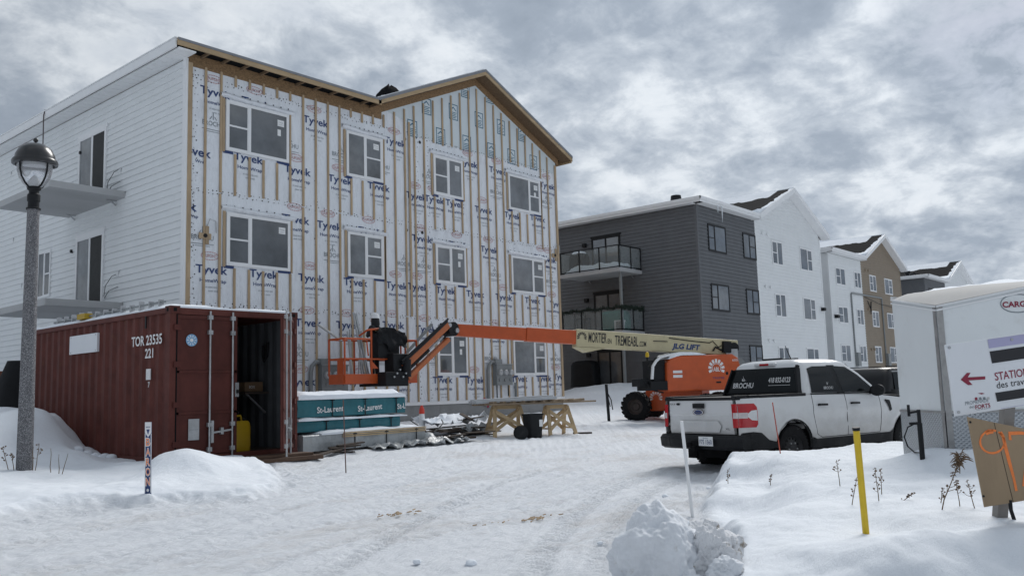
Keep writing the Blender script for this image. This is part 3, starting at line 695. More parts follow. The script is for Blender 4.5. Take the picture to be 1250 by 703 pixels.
# ragged overlaps: doubled wrap strips standing a few millimetres proud
for z_ in (3.42, 6.2): 
    n = 40
    vv = []
    for k in range(n+1):
        u = .05+k*(WD-.1)/n; vv += [(u, .013, z_+.05+.015*fbm(u*2, z_)), (u, .013, z_-.07+.012*fbm(u*3, z_+5))]
    wp.add(vv, [(2*k, 2*k+1, 2*k+3, 2*k+2) for k in range(n)], 0)
UX, UZ = (1, 0, 0), (0, 0, 1)
TY = [(0.76, 8.62), (0.32, 7.07), (1.69, 7.14), (3.17, 7.08), (3.76, 8.55), (4.58, 7.06), (5.97, 7.08), (6.63, 8.55), (0.12, 5.71), (3.12, 5.75), (4.2, 5.72), (5.62, 5.73), (0.7, 4.21), (2.15, 4.22), (3.6, 4.23),
      (5.09, 4.23), (6.61, 4.25), (7.45, 4.27), (7.45, 7.03), (8.21, 7.04), (9.11, 7.04), (9.79, 8.47), (11.19, 8.47), (10.44, 7.02), (10.67, 5.73), (11.9, 7.03), (13.26, 7.11), (13.88, 8.39), (8.62, 4.24),
      (9.95, 4.22), (11.33, 4.2), (12.83, 4.18), (13.95, 4.13), (7.65, 5.75), (9.2, 5.72), (13.8, 5.7), (3.5, 3.04), (4.82, 3.03), (6.46, 3.09), (7.75, 3.02), (10.9, 3.0), (9.84, 1.48), (8.4, 1.5), (12.0, 1.5), (13.3, 1.5), (14.02, 1.56), (5.2, 1.5), (6.7, 1.5), (3.3, 1.5), (1.9, 8.62), (13.4, 5.72)]
Ym, Om = .0155, None
for (x, z_) in TY:
    if x < .5:
        wp.text('vek' if x > .2 else 'k', (x+.08, Ym, z_), UX, UZ, .50 if x > .2 else .2, .22, 2, .02)
        wp.text('Wrap', (x+.06, Ym, z_-.24), UX, UZ, .3, .10, 2, .01); continue
    if x > 13.9: wp.text('Tyv', (x+.08, Ym, z_), UX, UZ, .50, .255, 2, .02)
    else: wp.text('Tyvek', (x, Ym, z_), UX, UZ, .84, .265, 2, .02)
    wp.text('HomeWrap', (min(x+.04, 13.95), Ym, z_-.25), UX, UZ, .70, .115, 2, .012)
    for k in range(2): wp.text('xx xxxxx xxxx xxxx'.replace('x', 'n') if k == 0 else 'nnn nnn', (min(x, 13.9)+.05, Ym, z_-.40-.09*k), UX, UZ, .42-.16*k, .035, 4)
    # red oval of the wrap maker
    ox_, oz_ = x-.05, z_+.36
    for k in range(22):
        t0, t1 = 2*math.pi*k/22, 2*math.pi*(k+.8)/22
        wp.poly([(ox_+.24*math.cos(t0), Ym, oz_+.105*math.sin(t0)), (ox_+.24*math.cos(t1), Ym, oz_+.105*math.sin(t1)), (ox_+.215*math.cos(t1), Ym, oz_+.085*math.sin(t1)), (ox_+.215*math.cos(t0), Ym, oz_+.085*math.sin(t0))], 3)
    wp.text('DUPONT', (ox_, Ym, oz_), UX, UZ, .36, .085, 3, .015)
# builder's mark between the rows
for (x, z_) in ((.7, 7.85), (2.9, 7.75), (4.6, 7.8), (6.1, 7.75), (4.3, 4.95), (6.9, 4.95), (7.7, 4.95), (8.0, 7.75), (10.9, 4.95), (11.1, 7.75), (13.8, 7.8), (3.2, 2.25), (5.9, 2.2), (.45, 5.0), (10.6, 2.2), (14.0, 2.2), (13.9, 4.95), (8.1, 2.2)):
    wp.text('BROCHU', (x, Ym, z_), UX, UZ, .58, .12, 4, .005)
    for dx in (-.09, 0, .09): wp.poly([(x+dx-.012, Ym, z_+.10), (x+dx+.012, Ym, z_+.10), (x+dx*.4+.01, Ym, z_+.27-abs(dx)), (x+dx*.4-.01, Ym, z_+.27-abs(dx))], 4)
    wp.box(x-.3, x+.3, Ym-.001, Ym, z_-.165, z_-.15, 4); wp.box(x-.2, x+.2, Ym-.001, Ym, z_-.215, z_-.203, 4)
# staple lines and nail dots along the laps and roll ends
def dot(u, z_, r=.014): wp.poly([(u+r*math.cos(t), .0165, z_+r*math.sin(t)) for t in [k*math.pi/3 for k in range(6)]], 5)
random.seed(5)
for z_ in (3.36, 3.42, 6.12, 6.2, 8.9, 8.97):
    u = .15
    while u < WD-.15:
        dot(u, z_+random.uniform(-.025, .025), random.uniform(.010, .02)); u += random.uniform(.07, .2)
for x in (.16, .24, 7.5, 7.95, 3.75, 11.9, 13.95):
    z_ = 1.0
    while z_ < 9.1:
        dot(x+random.uniform(-.05, .05), z_, random.uniform(.008, .02)); z_ += random.uniform(.06, .2)
for (px, py) in ((494, 170), (512, 174), (496, 281), (515, 284)): u, z_ = F(px, py); dot(u, z_, .055)
# gable board marks: small blue house emblems
for cx, cy in ((235, 235), (363, 262), (485, 300), (590, 335), (690, 368), (168, 340), (303, 378), (428, 412), (545, 447), (640, 475), (745, 503), (535, 185), (420, 158)):
    u, z_ = F(460+cx/3.904, 70+cy/3.904); z_ = min(z_, 11.05); hw, hh = .20, .26
    for a, b, c, d in ((-hw, hw, hh-.03, hh), (-hw, hw, -hh, -hh+.03), (-hw, -hw+.03, -hh, hh), (hw-.03, hw, -hh, hh)): wp.box(u+a, u+b, .0135, .0145, z_+c, z_+d, 6)
    wp.poly([(u-.15, .0145, z_+.05), (u, .0145, z_+.18), (u+.15, .0145, z_+.05), (u+.1, .0145, z_+.05), (u, .0145, z_+.13), (u-.1, .0145, z_+.05)], 6)
    for k in range(4): wp.box(u-.14, u+.14-.04*(k % 2), .0135, .0145, z_-.03-.055*k, z_-.005-.055*k, 6)
wp.build('house_wrap', [wrap_m, board_m, navy_ink, red_ink, grey_ink, black_ink, teal_ink], main)

WIN = [(11.37, 13.21, 7.25, 8.55, .36, 'left'), (15.12, 16.45, 7.25, 8.55, .5, 'right'), (18.5, 19.8, 7.24, 8.5, .5, 'left'), (22.03, 23.75, 7.27, 8.5, .64, 'right'),
       (11.41, 13.25, 4.38, 5.70, .36, 'left'), (15.14, 16.44, 4.42, 5.67, .5, 'right'), (18.52, 19.85, 4.48, 5.68, .5, 'left'), (22.06, 23.84, 4.43, 5.68, .64, 'right'),
       (11.41, 13.25, 1.64, 2.92, .36, 'left'), (18.52, 19.83, 1.66, 2.93, .5, 'left'), (22.03, 23.78, 1.65, 2.85, .64, 'right')]
WL_ = [(a-BX, b-BX, c, d) for a, b, c, d, _, _ in WIN]
for k, (a, b, c, d, ly, br) in enumerate(WIN):
    window(main, FRONT, a-BX, b-BX, c, d, ly, white_trim, glass_vars[(k*2+k//3) % 3], .076, .06, br, 0 if k == 8 else (2 if k % 3 == 0 else 1))
# wrap flaps rolled up over the window heads
for a, b, c, d in WL_:
    fl = MB(FRONT)
    n = 22; rings = []
    for k in range(n+1):
        u = a-.14+(b-a+.30)*k/n; sag = .03*fbm(u*2.2, d)-.03*(k/n-.5)
        rings.append([(u, .02+.065*max(0, math.sin(t*math.pi/7))+.008*fbm(u*9, t), d+.02+sag+.13*t/7+.01*fbm(u*6, t*.4)) for t in range(8)])
    fl.add([p for r in rings for p in r], [(i*8+j, (i+1)*8+j, (i+1)*8+j+1, i*8+j+1) for i in range(n) for j in range(7)], 0, True)
    for k in range(9): u = a+(b-a)*k/8; fl.poly([(u+.02*math.cos(t), .026, d+.165+.02*math.sin(t)) for t in [q*math.pi/3 for q in range(6)]], 1)
    fl.build('window_flap', [wrap_m, black_ink], main)
# blue sill tape
for a, b, c, d in WL_:
    for a0_, b0_, h_ in ((a-.05, a+.22, .07), (b-.35, b+.03, .06)):
        bt = MB(FRONT); bt.box(a0_, b0_, .012, .02, c-h_, c-.002); bt.build('sill_tape', navy_ink, main)
# vertical strapping, 406 mm on centre, cut round the windows
st = MB(FRONT)
def strap(u, z0, z1, w_=.062):
    if z1-z0 > .12: st.box(u-w_/2, u+w_/2, .018+random.uniform(0, .002), .040, z0, z1)
k = 0; u = .49
while u < WD-.2:
    lim_t = (9.22 if u < GL+.5 else min(rake_z(u)-.50, 11.2))
    holes = sorted([(c-.06, d+.20) for a, b, c, d in WL_ if a-.07 < u < b+.07])
    if holes:
        z = .9
        for c, d in holes:
            st_top = c
            if z > 1: strap(u, c-1.02+random.uniform(-.04, .04), st_top)
            else: strap(u, z, st_top)
            z = d
        strap(u, z+.18+random.uniform(-.05, .1), lim_t)
    else:
        if k % 3 == 1: zc = random.choice((3.4, 6.15)); strap(u, .9, zc-.02); strap(u+.006, zc+.01, lim_t)
        else: strap(u+random.uniform(-.012, .012), .9, lim_t)
    u += .406; k += 1
for a, b, c, d in WL_:
    strap(a-.055, c-.04, d+.02, .07); strap(b+.055, c-.04, d+.02, .05)
st.box(.02, .13, .018, .045, .9, 9.24); st.box(WD-.115, WD-.01, .018, .045, .9, 9.24); st.box(7.12, 7.20, .041, .052, 3.4, 9.3)
st.build('wood_strapping', strap_m, main)
ob = MB(FRONT)
ob.box(.02, WL+.1, .0, .024, 9.16, 9.50)
for xa, xb in ((WL-.2, AX), (AX, WD+.15)):
    ob.prism([(xa, rake_z(xa)-.06), (xb, rake_z(xb)-.06), (xb, rake_z(xb)-.40), (xa, rake_z(xa)-.40)], lambda u, v_, w_: (u, w_, v_), .0, .026)
ob.build('osb_strip', osb_m, main)
tr = MB(FRONT); tr.box(.0, WD, .02, .034, .80, .90); tr.build('base_flashing', white_trim, main)
ct = MB(); ct.box(-.035, .02, -.035, .12, .8, 9.33); ct.build('corner_trim', white_trim, main)
LT = leftT()
patio_door(main, LT, 4.12, 5.82, 6.62, 8.56, white_trim, glass_lt, screen_m)
patio_door(main, LT, 4.12, 5.82, 3.70, 5.70, white_trim, glass_lt, screen_m)
window(main, LT, 7.55, 8.45, 4.27, 5.65, .5, white_trim, glass_m, .06, .05, 'left')
balcony(main, 6.58); balcony(main, 3.68)
# loose wires and small fittings on the side wall
for z_ in (6.75, 3.98):
    wr = MB(); wr.tube([(-.05, 4.0, z_-.1), (-.12, 3.6, z_+.05), (-.05, 3.25, z_+.13)], .012, 6); wr.build('loose_wire', greybox_m, main)
    wr = MB(); wr.tube([(-.04, 4.05, z_-.05), (-.12, 3.8, z_+.2), (-.10, 3.5, z_+.42), (-.08, 3.3, z_+.45)], .008, 6); wr.build('loose_wire', plastic_blk, main)
for q in ((100, 187), (89, 307)): p = on_x(q[0], q[1], BX); wr = MB(); wr.cyl((-.07, p.y-BY, p.z), (-.0, p.y-BY, p.z), .05, n=10); wr.build('cable_outlet', plastic_blk, main)
cb = MB(); a = on_x(79, 125, BX); cb.tube([(-.53, a.y-BY, EZ+.05), (-.57, a.y-BY, EZ-.12), (-.55, a.y-BY+.02, 8.2), (-.5, a.y-BY, 6.6)], .016, 6); cb.build('hanging_cable', mat('cable', (0.09, 0.07, 0.07), .6), main)
# dark bare patch with a drift in front of it, just behind the valley of the roof
rp_ = on_y(475, 117, BY+1.6); rp_ = Vector((rp_.x-BX, rp_.y-BY, rp_.z)); b = MB(); rings = []
for f, s_ in ((0, 1.0), (.45, .85), (.8, .5), (1.0, .15)): rings.append([(rp_.x+(.50*s_*math.cos(t))*(1+.2*fbm(math.cos(t)*2, math.sin(t)*2, 3)), rp_.y+.5*s_*math.sin(t), rp_.z-.25+(.55*f)*(1+.3*fbm(math.cos(t)*2+4, math.sin(t)*2, 1))) for t in [2*math.pi*k/16 for k in range(16)]])
b.loft(rings, 0, True, True); b.build('roof_vent', shingle_m, main)
b = MB(); b.ball((rp_.x+.05, rp_.y-.55, rp_.z-.42), .62, None, 8, (1.5, .6, .38)); b.build('roof_drift', snow_m, main)
# outlet boards on the wrap
for (px, py) in ((249, 288), (676, 312)):
    u, z_ = F(px, py); q = MB(FRONT); q.box(u-.16, u+.16, .04, .058, z_-.08, z_+.06, 0); q.box(u+.02, u+.1, .04, .056, z_-.2, z_+.24, 0); q.cyl((u, .05, z_), (u, .08, z_), .05, n=10, m=1)
    q.tube([(u+.05, .03, z_+.2), (u+.12, .06, z_+.42), (u+.28, .05, z_+.38), (u+.3, .04, z_+.1)], .012, 6, 2); q.build('outlet_board', [strap_m, black_trim, metal_m], main)
# electric meters and their conduits
def meters(px0, px1, pz0, pz1, names=3):
    u0, z1_ = F(px0, pz0); u1, z0_ = F(px1, pz1)
    b = MB(FRONT); b.box(u0, u1, .02, .22, z0_, z1_); b.box(u0-.02, u1+.02, .02, .24, z1_-.02, z1_+.02)
    bo = b.build('meter_box', greybox_m, main, bevel=.012)
    m = MB(FRONT); nn = names
    for k in range(nn):
        uc = u0+(u1-u0)*(k+.55)/nn; m.lathe([(.001, .31), (.075, .31), (.10, .28), (.105, .22)], 20, (uc, 0, z1_-.26), 'y', 0)
        m.cyl((uc, .22, z1_-.50), (uc, .25, z1_-.50), .05, n=14, m=1)
    m.build('meter', [metal_m, greybox_m], bo)
    c = MB(FRONT); c.tube([(u0+.02, .12, z1_+.08), (u0-.12, .12, z1_+.09), (u0-.24, .11, z1_-.02), (u0-.27, .09, z1_-.2), (u0-.27, .09, .62)], .055, 10)
    c.box(u0-.02, u0+.3, .03, .20, z1_+.02, z1_+.17); c.build('conduit', greybox_m, bo)
    c = MB(FRONT); c.tube([(u0+.12, .1, z0_), (u0+.12, .1, z0_-.4)], .02, 8); c.tube([(u1-.1, .1, z0_), (u1-.1, .1, z0_-.35)], .02, 8); c.build('cable_stub', plastic_blk, bo)
meters(387, 419, 446, 478); meters(600, 620, 445, 470)
pv = MB(FRONT); u, z_ = F(627, 480); pv.cyl((u, .1, .75), (u, .1, z_+.35), .045, n=10); pv.build('vent_pipe', greybox_m, main)

# ---- the finished blocks
def finished(X0, Y0, label, lc, rc, lframe, rframe, lwins, rwins, seed, near):
    t = thing('apartment_building', label, 'building', (X0, Y0, 0), 0, 'row of gabled apartment buildings')
    wall_body(t, '', False, lc, rc, white_trim)
    roof_parts(t, False, white_trim, True, seed)
    for (a, b, ly, br, rows) in lwins:
        for z0, z1 in rows: window(t, FRONT, a, b, z0, z1, ly, lframe, sky_glass, .07, .06, br)
    for (a, b, ly, br, rows) in rwins:
        for z0, z1 in rows: window(t, FRONT, a, b, z0, z1, ly, rframe, sky_glass, .07, .06, br)
    c = MB(); dark = lc is grey_siding
    c.box(-.035, .08, -.035, .10, .8, 9.33); c.build('corner_trim', lc, t)
    c = MB(); c.box(WL-.08, WL+.08, -.035, .03, .8, 9.33); c.build('corner_trim', rc, t); c = MB(); c.box(WD-.11, WD+.02, -.035, .1, .8, 9.36); c.build('corner_trim', rc, t)
    v_ = MB(FRONT)
    for u in (WL+.75, WL+1.35):
        for z_ in (8.78, 6.03, 3.28): v_.lathe([(.001, .10), (.09, .09), (.10, .02)], 14, (u, 0, z_), 'y')
    v_.build('wall_vent', rc if near else brown_siding, t)
    for (u, z_) in ((WD-.35, 5.23), (-0.0, 0)):
        if z_: q = MB(FRONT); q.box(u-.13, u+.13, .02, .22, z_-.08, z_+.10); q.build('wall_lamp', black_trim, t)
    rv = MB(); rv.cyl((.9, 1.5, EZ), (.9, 1.5, EZ+.35), .16, n=14); rv.cyl((.9, 1.5, EZ+.33), (.9, 1.5, EZ+.55), .27, .24, n=14); rv.build('roof_vent', black_trim, t)
    rv = MB(); rv.box(GL+1.3, GL+1.75, 2.6, 3.05, rake_z(GL+1.5)-.1, rake_z(GL+1.5)+.42); rv.build('roof_vent', black_trim, t, bevel=.03)
    return t
R3, R2_, R1 = (7.28, 8.56), (4.53, 5.78), (1.75, 3.02)
grey = finished(35.1, BY, 'grey three storey building with snowy balconies and a white gable', grey_siding, white_siding, black_trim, white_trim,
                [(.95, 2.70, .36, 'left', (R3, R2_)), (4.5, 5.9, .5, 'right', (R3, R2_, R1)), (.3, 2.4, .4, 'left', ((1.0, 3.0),))],
                [(7.8, 9.1, .5, 'left', (R3, R2_, R1)), (11.4, 13.1, .6, 'right', (R3, R2_, R1))], 4, True)
brown = finished(54.9, 20.6, 'white three storey building with a brown gable', white_siding, brown_siding, white_trim, white_trim,
                 [(1.1, 2.75, .5, 'left', ((7.35, 8.5), (4.85, 5.97), (2.35, 3.5))), (4.45, 5.65, .5, 'left', ((7.35, 8.5), (4.85, 5.97), (2.35, 3.5)))],
                 [(7.45, 8.75, .5, 'left', ((7.35, 8.5), (4.85, 5.97), (2.35, 3.5))), (10.6, 12.3, .55, 'right', ((7.35, 8.5), (4.85, 5.97), (2.35, 3.5)))], 6, False)
far_b = finished(75.6, 20.6, 'distant grey building with white gable rising above the white trailer', grey_siding, white_siding, black_trim, white_trim,
                 [(.95, 2.6, .36, 'left', (R3, R2_)), (4.4, 5.8, .5, 'right', (R3, R2_))], [(7.8, 9.1, .5, 'left', (R3, R2_, R1)), (11.4, 13.1, .6, 'right', (R3, R2_, R1))], 9, True)
# gas pipes and meters on the brown-gabled front
for ux_, z_top in ((3.5, 6.95),):
    q = MB(FRONT); q.tube([(3.55, .06, 2.3), (3.55, .06, 6.85), (3.65, .06, 6.95), (9.5, .06, 6.98), (9.62, .06, 6.88), (9.62, .06, 2.4)], .06, 8); q.build('wall_conduit', greybox_m, brown)
for uu in (3.75, 9.8):
    q = MB(FRONT); q.box(uu-.25, uu+.25, .03, .25, 2.1, 3.0); q.build('meter_box', greybox_m, brown)
q = MB(FRONT); q.tube([(6.6, .08, 6.6), (7.0, .1, 6.1), (7.3, .08, 6.6), (7.1, .08, 5.7)], .03, 6); q.tube([(6.0, .08, 6.85), (9.0, .12, 6.5), (14, .08, 6.4)], .02, 6); q.build('loose_wire', plastic_blk, brown)
for z_, nm in ((5.25, 0),):
    q = MB(FRONT); q.box(.4, .75, .02, .25, z_-.1, z_+.1); q.build('wall_lamp', black_trim, brown)
# balconies of the grey block
GBX, GBY = 35.1, BY
patio_door(grey, LT, 4.15, 5.83, 6.62, 8.52, black_trim, sky_glass, glass_m)
patio_door(grey, LT, 4.15, 5.83, 3.72, 5.75, black_trim, glass_lt, sky_glass)
patio_door(grey, LT, 4.30, 5.75, 1.05, 2.95, black_trim, glass_m, glass_m)
for z_ in (8.26, 5.5, 2.8):
    q = MB(LT); q.box(6.15, 6.35, .02, .16, z_-.1, z_+.08); q.build('wall_lamp', black_trim, grey)
def railing(slab, z, glass):
    r = MB(); X0, X1, Y0, Y1 = -1.86, -.06, 3.04, 6.41
    for zz_ in (z+.06, z+1.05):
        r.bar((X0, Y0, zz_), (X0, Y1, zz_), .05, .04); r.bar((X1, Y0, zz_), (X0, Y0, zz_), .05, .04); r.bar((X1, Y1, zz_), (X0, Y1, zz_), .05, .04)
    for (x, y) in ((X0, Y0), (X0, 4.15), (X0, 5.3), (X0, Y1), (-.9, Y0), (X1, Y0), (-.9, Y1), (X1, Y1)): r.bar((x, y, z-.1), (x, y, z+1.05), .05, .05)
    ro = r.build('railing', black_trim, slab)
    g = MB(); g.box(X0-.004, X0+.004, Y0+.04, Y1-.04, z+.1, z+1.0); g.box(X0+.04, X1-.04, Y0-.004, Y0+.004, z+.1, z+1.0); g.box(X0+.04, X1-.04, Y1-.004, Y1+.004, z+.1, z+1.0); g.build('glass_panel', railglass_m, ro)
b3_ = balcony(grey, 6.62); railing(b3_, 6.62, True)
b2_ = balcony(grey, 3.74); railing(b2_, 3.74, True)
q = MB(); q.cyl((-1.5, 3.25, .4), (-1.5, 3.25, 6.45), .075, n=14); q.build('balcony_post', greybox_m, grey)
q = MB()
for (x0, y0, x1, y1) in ((-1.88, 3.0, -1.88, 6.45), (-.05, 3.0, -1.88, 3.0)):
    for k in range(90):
        f = k/90; x = x0+(x1-x0)*f; y = y0+(y1-y0)*f; zc = 4.80+.04*math.sin(f*26)
        for j in range(5):
            a = random.uniform(0, 6.28); l = random.uniform(.06, .14); q.bar((x, y, zc), (x+l*math.cos(a), y+random.uniform(-.08, .08), zc+l*math.sin(a)), .02, .012)
q.build('garland', garland_m, b2_)
GT = Matrix.Translation((GBX, GBY, 0))
s = MB(GT)
snow_sheet(s, lambda u, v_, h: (-1.80+u*1.5, 3.1+v_*3.25, 6.625+h), 16, 34, lambda u, v_: max(-.0, (.34+.12*fbm(u*2+2, v_*4+1))*min(1, 8*min(u, 1-u, v_*1.1, 1-v_)+.05)))
s.build('snow_drift', snow_m, None, props=tags('thick snow lying on the upper balcony of the grey building', 'snow drift'))
def shroud(name, label, cat, c, hx, hy, h, m, seed, group=None):
    # fabric cover pulled over a box: draped, rounded, creased
    b = MB(Matrix.Translation(c)); rings = []; n = 28
    for i, (f, sc) in enumerate(((0, 1.06), (.12, 1.0), (.5, .97), (.85, .95), (.95, .86), (1.0, .55), (1.01, .01))):
        rings.append([(hx*sc*math.copysign(abs(math.cos(t))**.55, math.cos(t))*(1+.06*fbm(math.cos(t)*2+seed, math.sin(t)*2, f*2)), hy*sc*math.copysign(abs(math.sin(t))**.55, math.sin(t))*(1+.06*fbm(math.cos(t)*3, seed+math.sin(t)*2, f*2)),
                       h*f*(1+.04*fbm(math.cos(t)*1.5, math.sin(t)*1.5, seed))) for t in [2*math.pi*k/n for k in range(n)]])
    b.loft(rings, 0, True, True)
    return b.build(name, m, None, props=tags(label, cat, group))
shroud('covered_barbecue', 'black covered barbecue with snow cap on the upper grey balcony', 'barbecue', (GBX-1.1, GBY+5.85, 6.62), .36, .5, 1.05, tarp_m, 1)
s = MB(Matrix.Translation((GBX-1.1, GBY+5.85, 7.64))); s.ball((0, 0, .02), .34, None, 8, (1, 1.1, .4)); s.build('snow_heap', snow_m, None, props=tags('snow heap on top of the covered barbecue of the upper balcony', 'snow heap'))
shroud('covered_barbecue', 'black covered barbecue standing by the grey wall at ground level', 'barbecue', (GBX-.75, GBY+6.0, gz(GBX-.75, GBY+6.0)-.05), .42, .75, 1.25, tarp_m, 4)
shroud('green_tarp_bundle', 'green plastic bundle behind the glass of the lower grey balcony', 'tarp bundle', (GBX-1.0, GBY+3.95, 3.74), .45, .7, 1.0, green_tarp, 8)
ac = MB(Matrix.Translation((GBX-1.25, GBY+3.3, 3.75))); ac.box(-.2, .2, -.02, .45, 0, .5, 0)
for k in range(9): ac.box(-.212, -.2, .02, .34, .06+k*.045, .085+k*.045, 1)
ac.build('air_conditioner', [white_trim, black_trim], None, bevel=.01, props=tags('pale boxy air conditioner on the lower grey balcony', 'air conditioner'))
ch = MB(Matrix.Translation((GBX-1.3, GBY+5.6, 3.75)))
for (x, y) in ((-.22, -.22), (.22, -.22), (-.22, .22), (.22, .22)): ch.bar((x, y, 0), (x, y, .7), .03, .03)
ch.box(-.26, .26, -.26, .26, .7, .74); ch.build('balcony_table', black_trim, None, props=tags('small black table at the far end of the lower grey balcony', 'table'))

# ------------------------------------------------------------------ street lamp
LS = 1.15; p = at(29.6, 573, 12.2); lz = gz(p.x, p.y); top_z = 3.62
lamp = thing('street_lamp', 'speckled concrete lamp post with black domed lantern in the snowbank', 'street lamp', (p.x, p.y, lz-.3))
hz = 3.05-(lz-.3)
hz = ((at(42, 249, 12.37)).z-(lz-.3))/LS; lamp.scale = (LS, LS, LS)
b = MB(); b.lathe([(.098, 0), (.096, .3), (.072, hz), (.001, hz)], 10); b.build('post', granite_m, lamp)
b = MB(); b.lathe([(.082, hz-.02), (.084, hz), (.066, hz+.01), (.066, hz+.08), (.075, hz+.09), (.075, hz+.17), (.058, hz+.19), (.058, hz+.22), (.08, hz+.24), (.08, hz+.27), (.03, hz+.28)], 20); b.build('collar', black_trim, lamp)
g0 = hz+.25
b = MB(); b.lathe([(.05, g0), (.12, g0+.05), (.175, g0+.13), (.20, g0+.22), (.205, g0+.32), (.205, g0+.34)], 28); b.lathe([(.046, g0+.004), (.116, g0+.054), (.171, g0+.134), (.196, g0+.22), (.201, g0+.34)], 28); b.build('globe', globe_m, lamp)
b = MB()
for k in range(4):
    a = rad(20+90*k); pr = [(.06, g0), (.125, g0+.045), (.185, g0+.13), (.212, g0+.22), (.217, g0+.34)]
    b.tube([(r_*math.cos(a), r_*math.sin(a), h_) for r_, h_ in pr], .011, 6)
b.build('cage', black_trim, lamp)
b = MB(); b.lathe([(.225, g0+.30), (.262, g0+.31), (.268, g0+.34), (.255, g0+.37), (.235, g0+.375), (.228, g0+.43), (.19, g0+.51), (.12, g0+.565), (.05, g0+.585), (.001, g0+.59)], 32); b.lathe([(.225, g0+.30), (.21, g0+.34), (.0, g0+.35)], 32)
b.ball((0, 0, g0+.63), .03, None, 8); b.cyl((0, 0, g0+.58), (0, 0, g0+.62), .014, n=8); b.build('hood', mat('lamp_black', (0.012, .012, .013), .3, coat=.3), lamp)
b = MB(); b.lathe([(.001, g0+.03), (.05, g0+.04), (.06, g0+.10), (.02, g0+.17), (.001, g0+.19)], 16); b.lathe([(.09, g0+.345), (.10, g0+.29), (.001, g0+.28)], 16); b.build('reflector', white_trim, lamp)

# ------------------------------------------------------------------ shipping container
CX, CY, CZ = 7.03, 13.33, 0.066
cont = thing('shipping_container', 'dark red shipping container with one door open and snow on top', 'shipping container', (CX, CY, CZ))
W_, LN, H_ = 2.44, 6.06, 2.59
def corr(mb, fn, length, z0, z1, depth=.036, pitch=.278, m=0):
    pts = []; x = 0
    while x < length-.01:
        for dx, dy in ((0, 0), (.075, 0), (.143, depth), (.21, depth)): 
            if x+dx < length: pts.append((x+dx, dy))
        x += pitch
    pts.append((length, 0)); vv = []
    for a, d in pts: vv += [fn(a, d, z0), fn(a, d, z1)]
    mb.add(vv, [(2*i, 2*i+2, 2*i+3, 2*i+1) for i in range(len(pts)-1)], m)
b = MB()
for t_ in (0.0, .012):
    corr(b, lambda a, d, z: (.02+d+t_, .12+a, z), LN-.24, .15, H_-.11, m=0 if t_ == 0 else 1)
    corr(b, lambda a, d, z: (W_-.02-d-t_, .12+a, z), LN-.24, .15, H_-.11, m=0 if t_ == 0 else 1)
corr(b, lambda a, d, z: (.12+a, LN-.02-d, z), W_-.24, .15, H_-.11, m=0); corr(b, lambda a, d, z: (.12+a, LN-.035-d, z), W_-.24, .15, H_-.11, m=1)
# dents low on the long side
for i, q in enumerate(b.v):
    if q.x < .1:
        q.x += .05*math.exp(-((q.z-.95)/.35)**2)*0
b.build('side_panel', [rust_red, inner_m], cont)
b = MB(); b.box(.05, W_-.05, .05, LN-.05, H_-.06, H_-.03, 0); b.build('roof', rust_red, cont)
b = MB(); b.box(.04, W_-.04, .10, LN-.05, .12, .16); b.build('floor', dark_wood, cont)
fr = MB()
for x0, x1 in ((0, .11), (W_-.11, W_)):
    fr.box(x0, x1, 0, .13, .1, H_-.1); fr.box(x0, x1, LN-.11, LN, .1, H_-.1)
fr.box(.0, .06, .12, LN-.1, H_-.11, H_-.02); fr.box(W_-.06, W_, .12, LN-.1, H_-.11, H_-.02); fr.box(.0, .06, .12, LN-.1, .02, .16); fr.box(W_-.06, W_, .12, LN-.1, .02, .16)
fr.box(.11, W_-.11, .004, .12, H_-.13, H_-.02); fr.box(.11, W_-.11, .004, .12, .0, .17); fr.box(.11, W_-.11, LN-.1, LN, H_-.12, H_-.02); fr.box(.11, W_-.11, LN-.1, LN, 0, .16)
fr.build('frame', rust_red, cont, bevel=.008)
for x in (0, W_-.16):
    for y in (0, LN-.16):
        for z in (0, H_-.115):
            cc = MB(); cc.box(x-.006, x+.166, y-.006, y+.166, z, z+.12); 
            cc.box(x+.05, x+.11, y-.008, y-.0055, z+.03, z+.09, 1); cc.box(x-.008, x-.0055, y+.05, y+.11, z+.03, z+.09, 1)
            cc.build('corner_casting', [rust_red2, black_m], cont, bevel=.008)
def cdoor(T, flip):
    # local: u from hinge 0 to 1.1, out = outward, z
    d = MB(T); DWd = 1.105
    d.box(.0, DWd, -.05, -.012, .18, H_-.14)
    for z in (.18, .83, 1.50, H_-.20): d.box(0, DWd, -.012, .003, z, z+.06 if z in (.18, H_-.20) else z+.05)
    d.box(0, .06, -.012, .003, .24, H_-.2); d.box(DWd-.06, DWd, -.012, .003, .24, H_-.2)
    d.box(-.004, .015, -.05, .012, .17, H_-.13, 1)
    do = d.build('door', [rust_red2, black_m], cont, bevel=.006)
    for u in (.58, 1.0):
        r = MB(T); r.cyl((u, .035, .08), (u, .035, H_-.06), .017, n=10)
        for z in (.22, .62, H_-.45, H_-.2): r.box(u-.04, u+.04, .003, .055, z, z+.07)
        r.build('lock_rod', metal_m, do)
    h = MB(T); h.bar((.6, .06, .52), (.98, .06, .56), .03, .012, (0, 1, 0)); h.box(.77, .82, .003, .07, .49, .60); h.box(.60, .645, .003, .06, .36, .72); h.build('lock_handle', metal_m, do)
    for z in (.32, .95, 1.6, 2.2):
        h = MB(T); h.box(-.05, .07, .002, .03, z, z+.09); h.build('hinge', rust_red2, do)
    return do
dT = Matrix(((1, 0, 0, .11), (0, -1, 0, .0), (0, 0, 1, 0), (0, 0, 0, 1)))
dl = cdoor(dT, False)
ang = rad(180+46)      # open leaf: direction from the right hinge
du = Vector((math.cos(ang), math.sin(ang), 0)); dn = Vector((-math.sin(ang), math.cos(ang), 0))
dn = -dn if dn.x < 0 else dn
